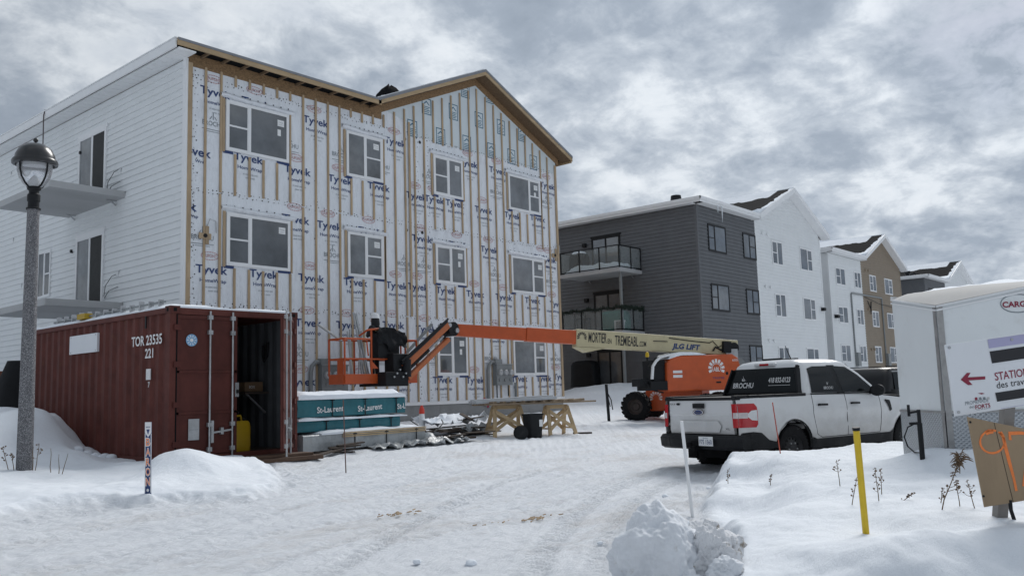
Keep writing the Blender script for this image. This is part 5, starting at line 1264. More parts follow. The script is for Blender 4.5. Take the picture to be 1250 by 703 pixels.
# boom sections
un = bs; bu = un.cross(bdn); bu = bu if bu.z > 0 else -bu
def boom(f0, f1, h0, h1, w__, name, m, extra=None, off=0.0):
    a = B0+bdn*(BL*f0)+bu*off; c = B0+bdn*(BL*f1)+bu*off; vv = []
    for p_, h_ in ((a, h0), (c, h1)):
        for x, y in ((-1, -1), (1, -1), (1, 1), (-1, 1)): vv.append(p_+un*(x*w__/2)+bu*(y*h_/2))
    b = LM(); b.add(vv, [(0, 1, 2, 3), (7, 6, 5, 4), (0, 4, 5, 1), (1, 5, 6, 2), (2, 6, 7, 3), (3, 7, 4, 0)], 0)
    return b.build(name, m, lift, bevel=.02)
def frac(px):   # where along the boom a photograph column falls
    lo, hi = 0.0, 1.0
    for _ in range(40):
        mid = (lo+hi)/2; p_ = B0+bdn*(BL*mid)-CAM
        x_ = 625+FPX*p_.dot(R2)/p_.dot(fwd)
        if x_ > px: lo = mid
        else: hi = mid
    return lo
f_end = frac(701); f_mid = frac(641)
bm_ = boom(-.03, f_end, .47, .52, .36, 'base_boom', cream_m)
boom(f_end-.01, f_mid, .40, .39, .30, 'mid_boom', orange_m, off=.02)
boom(f_mid, 1.0, .36, .33, .25, 'fly_boom', orange_m, off=.02)
b = LM(); q0 = B0+bdn*BL*f_end
b.add([q0+bu*.26-un*.19, q0-bu*.26-un*.19, q0-bdn*.9-bu*.26-un*.19, q0-bdn*.35-bu*.40-un*.19, q0+bu*.26+un*.19, q0-bu*.26+un*.19, q0-bdn*.9-bu*.26+un*.19, q0-bdn*.35-bu*.40+un*.19], [(1, 3, 2), (5, 6, 7), (1, 5, 7, 3), (3, 7, 6, 2)], 0); b.build('boom_shoe', cream_m, bm_)
b = LM(); face = un*.187; rd = -bdn
def btxt(px, s_, w__, h__, m, dz=0.0, bold=.015):
    p_ = B0+bdn*(BL*frac(px))+face+bu*dz; b.text(s_, p_, rd, bu, w__, h__, m, bold)
def btxt2(px0, px1, s_, h__, m, dz, bold=.01):
    p0 = B0+bdn*(BL*frac(px0)); p1 = B0+bdn*(BL*frac(px1)); b.text(s_, (p0+p1)/2+face+bu*dz, rd, bu, (p1-p0).length, h__, m, bold)
btxt2(715.5, 737.5, 'MORTIER', .30, 0, .04); btxt2(738.8, 743.5, 'EN', .14, 0, -.04); btxt2(747.5, 776, 'TREMIEABL', .29, 0, .0); btxt2(777, 785.5, '.COM', .16, 0, -.06)
q = (B0+bdn*(BL*frac(834)))+face-bu*.085; b.text('JLG LIFT', q, (rd+bu*.0), (bu+rd*.22), (bdn*(BL*(frac(818)-frac(851)))).length, .22, 1, .045)
emblem(b, B0+bdn*(BL*frac(707.5))+face+bu*.03, rd, bu, .15, 0)
a_ = B0+bdn*(BL*frac(794))+face+bu*.05; c_ = B0+bdn*(BL*frac(811))+face+bu*.06
b.bar(a_, c_, .02, .05, un, 0)
b.build('boom_lettering', [black_ink, navy_ink], bm_)
b = LM(); P = [B0+bdn*(BL*frac(x))+un*.2+bu*y for x, y in ((886, .02), (880, .10), (873, -.02), (866, .16), (862, .10), (840, .12), (813, .17))]
b.tube(P, .014, 6); P = [B0+bdn*(BL*frac(x))+un*.22+bu*y for x, y in ((889, -.1), (883, .02), (876, -.10), (869, -.02), (866, -.14))]; b.tube(P, .028, 6)
b.build('boom_hose', black_trim, bm_)
b = LM(); q = B0+bdn*(BL*frac(882)); b.bar(q+un*.3, q-un*.3, .26, .34, bu); q = B0-bdn*.1; b.cyl(q+un*.24, q-un*.24, .16, n=16); b.build('boom_pivot', black_trim, lift)
b = LM(); q = B0+bdn*(BL*frac(828)); b.bar(q-bu*.2, Vector((q.x, q.y, z1h-.25))-bdn*.6, .14, .14, bh); b.bar(B0-Vector((0, 0, .05)), Vector((B0.x, B0.y, z0h)), .5, .4, bh); b.build('lift_cylinder', metal_m, lift)
# knuckle, jib and platform
PY = 17.15
K = on_y(548, 402, 17.2); J = on_y(492, 459, 17.0)
b = LM(); b.cyl(K+Vector((0, -.2, .0)), K+Vector((0, .2, .0)), .2, n=16); b.bar(K+Vector((.18, 0, .02)), K+Vector((-.22, 0, .05)), .3, .26); b.bar(K+Vector((-.05, 0, .1)), K+Vector((-.3, 0, -.25)), .2, .12)
b.cyl(K+Vector((.10, -.24, -.04)), K+Vector((.10, .24, -.04)), .07, n=10, m=1); b.cyl(K+Vector((-.16, -.22, .1)), K+Vector((-.16, .22, .1)), .06, n=10, m=1); b.build('jib_knuckle', [black_trim, metal_m], lift, bevel=.01)
b = LM(); up_ = Vector((0, -1, 0))
ja = [on_y(545, 397, 17.05), on_y(490, 449, 16.95)]; jb = [on_y(547, 414, 17.05), on_y(497, 462, 16.95)]
b.bar(ja[0], ja[1], .17, .20, up_); jo = b.build('jib_upper_arm', jib_m, lift, bevel=.012)
b = LM(); b.bar(jb[0], jb[1], .12, .14, up_); b.build('jib_lower_arm', jib_m, lift, bevel=.012)
b = LM(); off = Vector((-.09, -.12, .10)); b.tube([ja[0]+off, (ja[0]+ja[1])/2+off+Vector((0, -.03, .0)), ja[1]+off], .035, 8); b.tube([ja[0]+off*1.1+Vector((.03, 0, .05)), ja[1]+off*1.1+Vector((.0, 0, .05))], .03, 8)
c0, c1 = (ja[0]+jb[0])/2, (ja[1]+jb[1])/2; b.bar(c0*.55+c1*.45, c0*.1+c1*.9, .07, .07, up_); b.build('jib_hose', black_trim, jo)
b = LM(); b.bar(c0*.9+c1*.1, c0*.5+c1*.5, .05, .05, up_); b.build('jib_ram', metal_m, jo)
# platform
pl0 = on_y(421, 468.5, PY); pl1 = on_y(509, 466, PY); X0p, X1p = pl0.x, pl1.x; Y0p, Y1p = PY, PY+.62; XBREAK = on_y(470, 460, PY).x; ZF = pl0.z
b = LM(); 
b.box(X0p, XBREAK, Y0p-.02, Y0p+.02, ZF, ZF+.24); b.box(X1p-.42, X1p, Y0p-.02, Y0p+.02, ZF, ZF+.24); b.box(X0p, X1p, Y1p-.02, Y1p+.02, ZF, ZF+.2); b.box(X0p-.02, X0p+.02, Y0p+.021, Y1p-.021, ZF, ZF+.24); b.box(X1p-.02, X1p+.02, Y0p+.021, Y1p-.021, ZF, ZF+.24)
b.box(X0p+.02, X1p-.02, Y0p+.02, Y1p-.02, ZF+.02, ZF+.06)
pf = b.build('platform', orange_m, lift, bevel=.006)
ZR, ZM = on_y(440, 413.5, PY).z, on_y(440, 438, PY).z
b = LM(); xs = [X0p, on_y(421, 440, PY).x, on_y(453.5, 440, PY).x, X1p]
for x in (X0p, xs[2], X1p-.4, X1p): b.tube([(x, Y0p, ZF+.2), (x, Y0p, ZR)], .024, 8)
for x in (X0p, X0p+.8, X1p-.8, X1p): b.tube([(x, Y1p, ZF+.2), (x, Y1p, ZR)], .024, 8)
for z in (ZR, ZM):
    b.tube([(X0p, Y1p, z), (X0p, Y0p, z), (xs[2], Y0p, z)], .024, 8); b.tube([(X0p, Y1p, z), (X1p, Y1p, z), (X1p, Y0p, z), (X1p-.42, Y0p, z)], .024, 8)
zt_ = on_y(453, 402, PY).z
b.tube([(xs[2]-.14, Y0p+.3, ZR+.1), (xs[2]-.1, Y0p+.03, zt_-.02), (xs[2], Y0p, zt_), (xs[2]+.24, Y0p, zt_+.02)], .026, 8); b.tube([(xs[2], Y0p, ZR), (xs[2], Y0p, zt_)], .026, 8); b.tube([(xs[2]-.15, Y0p, ZR-.05), (xs[2]-.10, Y0p, ZR-.42)], .02, 6); b.tube([(xs[2], Y0p, ZM), (xs[2]+.55, Y0p, ZM)], .02, 6)
b.box(X0p-.012, X0p+.012, Y0p+.06, Y0p+.28, ZF+.24, ZM+.02); b.add([(xs[2]-.05, Y0p-.01, ZM+.0), (xs[2]+.22, Y0p-.01, ZM-.24), (xs[2]-.05, Y0p-.01, ZM-.24)], [(0, 1, 2)])
b.build('guard_rail', orange_m, pf)
cx_ = on_y(476, 440, PY).x
b = LM(); b.box(cx_-.45, cx_+.32, Y0p-.35, Y0p-.03, ZF-.08, ZF+.28); b.box(cx_-.1, cx_+.42, Y0p-.25, Y0p+.1, ZF+.20, ZF+.75); b.bar((cx_+.2, Y0p-.15, ZF+.3), J, .22, .22); b.box(X0p+.95, cx_, Y0p-.1, Y1p, ZF-.07, ZF-.005)
b.cyl((cx_+.3, Y0p-.3, ZF+.15), (cx_+.3, Y0p-.3, ZF+.6), .12, n=14)
for k in range(6): b.cyl((cx_-.2+.1*k, Y0p-.36, ZF+.15+.09*(k % 3)), (cx_-.2+.1*k, Y0p-.40, ZF+.15+.09*(k % 3)), .025, n=8, m=1)
b.build('platform_mount', [black_trim, metal_m], lift, bevel=.015)
b = LM(); zb0, zb1 = on_y(478, 437, PY).z, on_y(478, 401, PY).z; b.box(on_y(461, 420, PY).x, on_y(487, 420, PY).x, Y0p-.02, Y0p+.28, zb0, zb1-.12); co = b.build('control_box', plastic_blk, lift, bevel=.02)
# black cover thrown over the console
b = LM(); xa, xb = on_y(459, 420, PY).x, on_y(494, 420, PY).x; nu, nv = 22, 16; vv = []
for i in range(nu+1):
    for j in range(nv+1):
        u, v_ = i/nu, j/nv; x = xa+(xb-xa)*u; zt2 = zb1-.02+.05*math.sin(u*5)-.10*max(0, u-.8)*5*.3
        if v_ < .3: y = Y0p+.32-(v_/.3)*.40; z = zt2
        else: y = Y0p-.08-.05*fbm(u*4, v_*3); z = zt2-(v_-.3)/.7*(.56-.30*abs(u-.45)-.12*fbm(u*3, 1.0))
        vv.append((x+.03*fbm(u*5, v_*5, 2), y+.04*fbm(u*6, v_*4, 4), z+.03*fbm(u*5, v_*3, 8)))
b.add(vv, [(i*(nv+1)+j, (i+1)*(nv+1)+j, (i+1)*(nv+1)+j+1, i*(nv+1)+j+1) for i in range(nu) for j in range(nv)], 0, True)
o = b.build('console_cover', tarp_m, lift)
# metal trims and pipes carried in the platform
random.seed(4)
for i, (pt, pb_) in enumerate((((431, 381), (446, 457)), ((435, 383), (449, 457)), ((437, 392), (442, 457)), ((441, 404), (437, 457)), ((427, 402), (428, 457)), ((433, 382), (452, 457)), ((424, 404), (431, 457)))):
    b = MB(); a = on_y(*pt, PY+.55); c = on_y(*pb_, PY+.25); c.z = ZF+.07; b.bar(c, a, .05, .025, (1, 0, 0)); b.build('metal_trim', mat('pale_metal', (.46, .48, .49), .45, .3, var=.15), None, bevel=.004, props=tags('long pale metal strip leaning upright in the lift platform', 'metal strip', 'metal strips in the platform'))
b = MB(); b.tube([on_y(488, 440, 17.6), on_y(527, 396, 17.75)], .045, 8); b.build('leaning_tube', greybox_m, None, props=tags('grey tube leaning against the rail right of the console', 'tube'))
b = MB(); b.bar(on_y(388, 396, 18.1), on_y(417, 416, 17.5), .10, .04); b.build('leaning_tube', metal_m, None, props=tags('pale strip poking out of the left end of the platform', 'metal strip'))

# ------------------------------------------------------------------ the worker in the platform
def skin_body(name, joints, edges, root, m, parent, sub=2):
    me_ = bpy.data.meshes.new(name); me_.from_pydata([j[0] for j in joints], edges, []); o_ = bpy.data.objects.new(name, me_); col.objects.link(o_)
    md = o_.modifiers.new('skin', 'SKIN'); md.use_smooth_shade = True
    for i, j in enumerate(joints):
        sv_ = me_.skin_vertices[0].data[i]; sv_.radius = (j[1], j[2] if len(j) > 2 else j[1]); sv_.use_root = (i == root)
    sm_ = o_.modifiers.new('sub', 'SUBSURF'); sm_.levels = sub; sm_.render_levels = sub
    dg = bpy.context.evaluated_depsgraph_get(); nm = bpy.data.meshes.new_from_object(o_.evaluated_get(dg)); o_.modifiers.clear(); o_.data = nm
    nm.materials.clear(); nm.materials.append(m)
    for p_ in nm.polygons: p_.use_smooth = True
    o_.parent = parent; return o_
hp = on_y(457.5, 390, PY+.46)
wk = thing('person', 'worker in dark jacket and white hard hat standing in the lift platform', 'person', (hp.x, hp.y, ZF+.06), rad(20))
hz_ = hp.z-(ZF+.06); sc = hz_/1.63
J_ = []
def jt(x, y, z, r, r2=None): J_.append(((x*sc, y*sc, z*sc), r*sc, (r2 or r)*sc)); return len(J_)-1
pel = jt(0, 0, .93, .155, .12); wst = jt(0, 0, 1.08, .15, .115); chst = jt(0, .0, 1.28, .185, .13); sh = jt(0, 0, 1.42, .14, .10); nk = jt(0, 0, 1.50, .065); 
E_ = [(pel, wst), (wst, chst), (chst, sh), (sh, nk)]
for s_ in (-1, 1):
    h_ = jt(s_*.10, 0, .86, .10); kn = jt(s_*.12, .03, .48, .07); an = jt(s_*.13, 0, .10, .055); ft = jt(s_*.14, .15, .045, .045)
    E_ += [(pel, h_), (h_, kn), (kn, an), (an, ft)]
    so = jt(s_*.19, 0, 1.40, .075); 
    if s_ < 0: el = jt(-.33, .05, 1.16, .055); wr_ = jt(-.27, -.14, 1.30, .042)
    else: el = jt(.30, .12, 1.14, .055); wr_ = jt(.20, .34, 1.10, .042)
    E_ += [(sh, so), (so, el), (el, wr_)]
skin_body('clothes', J_, E_, pel, jacket_m, wk)
b = MB(Matrix.Scale(sc, 4)); b.ball((0, .01, 1.62), .098, None, 12, (.80, 1, 1.2)); b.ball((0, .112, 1.60), .02, None, 6, (.8, 1, 1.3)); b.cyl((0, 0, 1.47), (0, 0, 1.56), .055, n=12)
for s_ in (-1, 1): b.ball((s_*.08, 0, 1.61), .025, None, 6, (.4, .8, 1.3)); b.ball((s_*.032, .098, 1.635), .012, 1, 6)
b.box(-.025, .025, .095, .104, 1.553, 1.560, 2); b.build('head', [skin_m, white_ink, maroon_ink], wk)
b = MB(Matrix.Scale(sc, 4)); b.lathe([(.10, 1.42), (.115, 1.50), (.11, 1.60), (.098, 1.665)], 20, (0, -.018, 0)); b.build('hood', jacket_m, wk)
b = MB(Matrix.Scale(sc, 4)); b.lathe([(.128, 1.655), (.132, 1.662), (.122, 1.68), (.115, 1.74), (.085, 1.79), (.03, 1.812), (.001, 1.813)], 24, (0, 0, 0)); b.box(-.012, .012, -.10, .10, 1.795, 1.818); b.ball((0, .11, 1.662), .08, None, 8, (1, .8, .10)); b.build('hard_hat', hat_m, wk)
for s_, (wx, wy, wz), dz in ((-1, (-.27, -.14, 1.30), (.06, -.05, .03)), (1, (.20, .34, 1.10), (-.03, .06, -.02))):
    base_ = Vector((wx, wy, wz)); hd = Vector(dz).normalized(); sd_ = hd.cross(Vector((0, 0, 1))).normalized(); un_ = sd_.cross(hd)
    HJ = [(tuple(base_*sc), .033*sc), (tuple((base_+hd*.05)*sc), .045*sc, ), (tuple((base_+hd*.09)*sc), .042*sc)]
    HJ = [(a[0], a[1], a[1]*.7) for a in HJ]; HE = [(0, 1), (1, 2)]
    for f_, (o_f, ln_) in enumerate(((-.036, .07), (-.012, .082), (.012, .078), (.034, .062))):
        i0 = len(HJ); p0 = base_+hd*.095+sd_*o_f
        HJ += [(tuple(p0*sc), .0125*sc, .0125*sc), (tuple((p0+hd*ln_*.5)*sc), .012*sc, .012*sc), (tuple((p0+hd*ln_*.62-un_*ln_*.45)*sc), .010*sc, .010*sc)]; HE += [(2, i0), (i0, i0+1), (i0+1, i0+2)]
    i0 = len(HJ); p0 = base_+hd*.045+sd_*.05; HJ += [(tuple(p0*sc), .014*sc, .014*sc), (tuple((p0+hd*.045-un_*.03)*sc), .012*sc, .012*sc)]; HE += [(1, i0), (i0, i0+1)]
    skin_body('glove', HJ, HE, 1, glove_m, wk, 1)

# ------------------------------------------------------------------ vehicles
def sm01(t): t = max(0.0, min(1.0, t)); return t*t*(3-2*t)
def side_skin(mb, outline, ylat, sgn, step=.07, m=0):
    bm = bmesh.new(); f = bm.faces.new([bm.verts.new((x, 0, z)) for x, z in outline]); bmesh.ops.triangulate(bm, faces=[f])
    xs = [p_[0] for p_ in outline]; zs = [p_[1] for p_ in outline]
    for lo, hi, ax_ in ((min(xs), max(xs), 0), (min(zs), max(zs), 2)):
        c = lo+step
        while c < hi-.01:
            co = [0, 0, 0]; co[ax_] = c; no = [0, 0, 0]; no[ax_] = 1
            bmesh.ops.bisect_plane(bm, geom=bm.verts[:]+bm.edges[:]+bm.faces[:], plane_co=co, plane_no=no); c += step
    bmesh.ops.dissolve_degenerate(bm, edges=bm.edges[:], dist=.0005)
    bm.verts.index_update()
    mb.add([(v_.co.x, sgn*ylat(v_.co.x, v_.co.z), v_.co.z) for v_ in bm.verts], [tuple(q.index for q in f.verts) for f in bm.faces], m, True); bm.free()
def arc(cx, cz, r, a0, a1, n=14): return [(cx+r*math.cos(rad(a0+(a1-a0)*k/n)), cz+r*math.sin(rad(a0+(a1-a0)*k/n))) for k in range(n+1)]
def rrect(x0, x1, hw, z, r=.12, n=6, fn=None):
    P = []
    for cx, cy, a0 in ((x1-r, hw-r, 0), (x0+r, hw-r, 90), (x0+r, -hw+r, 180), (x1-r, -hw+r, 270)):
        for k in range(n+1): a = rad(a0+90*k/n); P.append((cx+r*math.cos(a), cy+r*math.sin(a), z))
    return P
def wheel(parent, x, y, z, R, wd, sgn, steel=True):
    T = Matrix.Translation((x, y, z))
    b = MB(T); o_ = wd/2
    b.lathe([(R*.60, -o_*.9), (R*.80, -o_), (R*.955, -o_*.93), (R, -o_*.72), (R, o_*.72), (R*.955, o_*.93), (R*.80, o_), (R*.60, o_*.9)], 36, (0, 0, 0), 'y')
    for k in range(40):
        a = k*math.pi/20; r_ = Vector((math.cos(a), 0, math.sin(a))); t_ = Vector((-math.sin(a), 0, math.cos(a)))
        b.bar(r_*(R+.001)+t_*.012+Vector((0, -o_*.92, 0)), r_*(R+.001)-t_*.012+Vector((0, -o_*.25, 0)), .03, .016, r_); b.bar(r_*(R+.001)-t_*.012+Vector((0, o_*.92, 0)), r_*(R+.001)+t_*.012+Vector((0, o_*.25, 0)), .03, .016, r_)
    w_ = b.build('wheel', tyre_m, parent)
    b = MB(T); s_ = sgn*o_
    b.lathe([(R*.615, s_*.86), (R*.60, s_*.9), (R*.56, s_*.72), (R*.50, s_*.5), (R*.36, s_*.55), (R*.22, s_*.72), (R*.20, s_*.78), (.001, s_*.78)], 30, (0, 0, 0), 'y')
    for k in range(14):
        a = k*2*math.pi/14; c = Vector((math.cos(a)*R*.44, s_*.545, math.sin(a)*R*.44)); b.cyl(c, c+Vector((0, sgn*.003, 0)), R*.05, n=10, m=1)
    for k in range(6):
        a = k*2*math.pi/6; c = Vector((math.cos(a)*R*.27, s_*.6, math.sin(a)*R*.27)); b.cyl(c, c+Vector((0, sgn*.03, 0)), R*.035, n=6, m=2)
    b.build('rim', [mat('steel_rim', (.022, .022, .024), .45, .3), black_m, metal_m], w_)

# ---- white pickup
pz = min(gz(14.7, 8.0), gz(14.4, 6.4))-.015
PX_, PY_, PH = 13.08, 7.22, rad(-14.3)
pk = thing('pickup_truck', 'white crew cab pickup truck parked beside the snowbank, seen from behind', 'pickup truck', (PX_, PY_, -.35), PH)
Wd, RA, FA, WR = .955, 1.18, 4.45, .385
def yl(x, z):
    y = Wd-.05*sm01((.75-z)/.5)-.05*sm01((z-1.0)/.35)
    y -= .15*(1-sm01(x/.30)); y -= .34*sm01((x-4.75)/.65)
    for c in (RA, FA):
        d = math.hypot(x-c, z-WR); y += .030*sm01(1-abs(d-.56)/.16)*(1 if z > .3 else 0)
    y -= .012*sm01((.95-z)/.1)*sm01((z-.72)/.1)*sm01((x-1.8)/.2)*sm01((3.7-x)/.2)
    return y
AR = .475
outl = [(0.0, .66), (0.0, 1.235)] + [(.8, 1.245), (1.56, 1.255), (2.6, 1.235), (3.75, 1.20), (4.2, 1.155), (4.9, 1.09), (5.22, .98), (5.27, .70), (5.2, .52)] + [(FA+AR, .50)] + arc(FA, WR, AR, 14, 166) + [(FA-AR, .46), (3.0, .46), (RA+AR, .46)] + arc(RA, WR, AR, 9, 165) + [(RA-AR-.03, .52), (.52, .56), (.36, .68), (.2, .70)]
b = MB()
for sg in (-1, 1): side_skin(b, outl, yl, sg)
# hood, cowl, bed floor, front face
hr = []
for x, z, hw in ((3.70, 1.21, .86), (4.0, 1.20, .88), (4.6, 1.17, .86), (5.0, 1.11, .78), (5.22, 1.0, .68), (5.30, .85, .64), (5.30, .6, .64)):
    hr.append([(x, -hw+2*hw*k/10, z+.035*(1-((k-5)/5)**2)) for k in range(11)])
b.add([q for r_ in hr for q in r_], [(i*11+j, (i+1)*11+j, (i+1)*11+j+1, i*11+j+1) for i in range(len(hr)-1) for j in range(10)], 0, True)
b.box(.05, 1.56, -.78, .78, .80, .84); b.box(1.50, 1.56, -.88, .88, .7, 1.25)
body = b.build('body', car_white, pk)
b = MB(); b.box(.15, 5.1, -.60, .60, .42, .82); b.box(1.75, 3.85, -.86, .86, .42, .80)
for c in (RA, FA):
    pts = arc(c, WR, AR+.03, 0, 180); 
    for sg in (-1, 1): b.add([(x, sg*.60, z) for x, z in pts]+[(x, sg*(yl(x, z)-.012), z) for x, z in pts], [(k, k+1, len(pts)+k+1, len(pts)+k) for k in range(len(pts)-1)]); b.add([(c, sg*.605, WR)]+[(x, sg*.605, z) for x, z in pts], [(0, k+1, k+2) for k in range(len(pts)-1)])
b.box(.3, 4.9, -.25, .25, .26, .42); b.cyl((RA, -.7, WR), (RA, .7, WR), .06); b.build('underbody', black_m, pk)
# greenhouse
cabr = [rrect(1.56, 3.86, .895, 1.20, .12), rrect(1.60, 3.70, .865, 1.36, .12), rrect(1.68, 3.38, .80, 1.60, .14), rrect(1.74, 3.10, .725, 1.78, .16), rrect(1.80, 2.98, .675, 1.835, .18), rrect(1.92, 2.84, .56, 1.868, .2), rrect(2.1, 2.7, .3, 1.88, .14)]
b = MB(); b.loft(cabr, 0, True, True); cab = b.build('cab', car_white, pk, sharp=60)
def cab_at(z, key):
    tab = [(1.20, 1.56, 3.86, .895), (1.36, 1.60, 3.70, .865), (1.60, 1.68, 3.38, .80), (1.78, 1.74, 3.10, .725), (1.835, 1.80, 2.98, .675)]
    for (z0, *a), (z1, *c) in zip(tab, tab[1:]):
        if z <= z1: f = (z-z0)/(z1-z0); return a[key]+(c[key]-a[key])*f
    return tab[-1][1+key]
def glass_side(mb, poly, sg, off, m=0):
    bm = bmesh.new(); f = bm.faces.new([bm.verts.new((x, 0, z)) for x, z in poly]); 
    for zc_ in (1.36, 1.6, 1.7, 1.78): bmesh.ops.bisect_plane(bm, geom=bm.verts[:]+bm.edges[:]+bm.faces[:], plane_co=(0, 0, zc_), plane_no=(0, 0, 1))
    bm.verts.index_update(); mb.add([(v_.co.x, sg*(cab_at(v_.co.z, 2)+off), v_.co.z) for v_ in bm.verts], [tuple(q.index for q in f.verts) for f in bm.faces], m, True); bm.free()
for sg in (-1, 1):
    b = MB(); glass_side(b, [(1.79, 1.285), (1.86, 1.70), (2.02, 1.735), (2.50, 1.74), (2.56, 1.275)], sg, .010); b.build('rear_side_window', car_glass, cab)
    b = MB(); glass_side(b, [(2.66, 1.275), (2.60, 1.74), (2.96, 1.72), (3.24, 1.565), (3.52, 1.36), (3.56, 1.27)], sg, .010); fw_ = b.build('front_side_window', car_glass, cab)
    b = MB(); glass_side(b, [(2.50, 1.26), (2.44, 1.755), (2.66, 1.755), (2.72, 1.26)], sg, .007); glass_side(b, [(1.75, 1.255), (1.75, 1.275), (3.60, 1.262), (3.6, 1.24)], sg, .012); b.build('window_trim', black_trim, cab)
    if sg < 0:
        b = MB(); xx = 2.38; b.text('BROCHU', (xx-.1, sg*(cab_at(1.36, 2)+.014), 1.36), (1, 0, 0), (0, 0, 1), .26, .05, 0); b.text('V', (xx-.1, sg*(cab_at(1.43, 2)+.014), 1.43), (1, 0, 0), (0, 0, 1), .05, .06, 0); b.build('window_lettering', white_ink, cab)
def back(y, z, off=.0): return (cab_at(z, 0)-off, y, z)
b = MB()
def back_poly(mb, pts, off, m=0): mb.add([back(y, z, off) for y, z in pts], [tuple(range(len(pts)))], m)
vv = [(-.80, 1.24), (.80, 1.24), (.80, 1.34), (-.80, 1.34)]; back_poly(b, vv, .012)
for z0, z1 in ((1.34, 1.60), (1.60, 1.73)):
    y0 = .835-.30*(z0-1.24); y1 = .835-.30*(z1-1.24); back_poly(b, [(-y0, z0), (y0, z0), (y1, z1), (-y1, z1)], .012)
rw = b.build('rear_window', car_glass, cab)
b = MB()
for s_, y, z, w__, h__ in (('BROCHU', .42, 1.44, .46, .10), ('418 832-0123', -.36, 1.52, .46, .095)):
    x_ = cab_at(z, 0)-.018; b.text(s_, (x_, y, z), (0, -1, 0), (.32, 0, 1), w__, h__, 0, .02)
x_ = cab_at(1.44, 0)-.018; b.box(x_-.002, x_, -.60, -.14, 1.425, 1.433)
for dy in (-.05, 0, .05): b.add([(cab_at(1.53, 0)-.018, .42+dy, 1.52), (cab_at(1.53, 0)-.018, .42+dy*.4+.02, 1.62-abs(dy)), (cab_at(1.53, 0)-.018, .42+dy*.4-.02, 1.52)], [(0, 1, 2)])
b.build('window_lettering', white_ink, rw)
b = MB()
for z, w__ in ((1.255, .84), (1.30, .80)): b.bar((cab_at(z, 0)-.02, -w__, z), (cab_at(z, 0)-.02, w__, z), .03, .02)
for sg in (-1, 1): b.bar(back(sg*.83, 1.25, .02), back(sg*.70, 1.72, .02), .03, .10, (1, 0, 0))
b.bar(back(-.70, 1.76, .02), back(-.70, 1.62, .02), .05, .05); b.build('rear_window_frame', black_trim, cab)
b = MB(); b.box(1.70, 1.80, -.22, .22, 1.77, 1.82, 0); b.box(1.69, 1.72, -.10, .10, 1.775, 1.815, 1); b.build('brake_light', [car_white, red_light], cab, bevel=.008)
b = MB(); wp_ = [(x, y, z) for x, y, z in ((3.83, -.80, 1.235), (3.83, .80, 1.235), (3.14, .64, 1.755), (3.14, -.64, 1.755))]; b.add([(x+.02, y, z+.02) for x, y, z in wp_], [(0, 1, 2, 3)]); b.build('windscreen', car_glass, cab)
b = MB(); b.tube([(2.15, -.25, 1.86), (2.0, -.25, 2.12)], [.012, .006], 6); b.lathe([(.04, 0), (.035, .02), (.015, .04), (.001, .045)], 10, (2.15, -.25, 1.855)); b.build('antenna', black_trim, cab)
b = MB()
for x in (2.3, 2.75): b.box(x, x+.06, .1, .5, 1.86, 1.92)
b.build('roof_fitting', black_trim, cab)
# bed rails, tonneau, tailgate
b = MB(); b.box(.0, 1.57, -.80, .80, 1.215, 1.262)
for sg in (-1, 1):
    P = [(x, yl(x, 1.23)) for x in (0.0, .08, .2, .4, .8, 1.2, 1.58)]
    for (xa, ya), (xb, yb) in zip(P, P[1:]): b.bar((xa, sg*(ya-.045), 1.262), (xb+.01, sg*(yb-.045), 1.264), .10, .05)
b.build('tonneau_cover', black_trim, pk, bevel=.008)
b = MB(); TGW = .70
prof_ = [(-.012, 1.235), (.002, 1.25), (.06, 1.25), (.06, .67), (.0, .67), (-.018, .74), (-.014, .96), (-.026, .99)]
nY = 12
b.prism(prof_, lambda u, v_, w_: (u+.025*(w_/TGW)**2, w_, v_), -TGW, TGW)
tgte = b.build('tailgate', car_white, pk, bevel=.008)
b = MB(); b.box(-.03, -.02, -.13, .13, 1.09, 1.17, 0); b.box(-.042, -.03, -.10, .10, 1.10, 1.12, 1); b.build('tailgate_handle', [black_trim, plastic_blk], tgte, bevel=.004)
b = MB(); n = 28
for sc_, x_, m_ in ((1.0, -.035, 0), (.84, -.039, 1), (.72, -.041, 2)): b.add([(x_, .125*sc_*math.cos(t), 1.025+.052*sc_*math.sin(t)) for t in [2*math.pi*k/n for k in range(n)]], [tuple(range(n))], m_)
b.text('Ford', (-.0425, 0, 1.025), (0, -1, 0), (0, 0, 1), .13, .055, 0, 0); b.build('oval_emblem', [chrome_m, white_ink, navy_ink], tgte)
b = MB(); b.prism([(-.42, .70), (.42, .70), (.47, .80), (.40, .885), (-.40, .885), (-.47, .80)], lambda u, v_, w_: (w_, u, v_), -.026, -.012); b.text('RANGER', (-.0275, 0, .83), (0, -1, 0), (0, 0, 1), .66, .075, 1, .0); b.build('tailgate_pressing', [car_white, mat('letter_paint', (.56, .57, .58), .35)], tgte, bevel=.01)  # flat lettering, a tone darker than the body paint
b = MB(); b.text('4X4', (-.016, .60, 1.16), (0, -1, 0), (0, 0, 1), .12, .03, 0); b.text('XL', (-.018, -.60, .76), (0, -1, 0), (0, 0, 1), .10, .03, 0); b.add([(-.016, .47+.045*math.cos(t), 1.16+.02*math.sin(t)) for t in [k*math.pi/8 for k in range(16)]], [tuple(range(16))]); b.build('badge', black_trim, tgte)
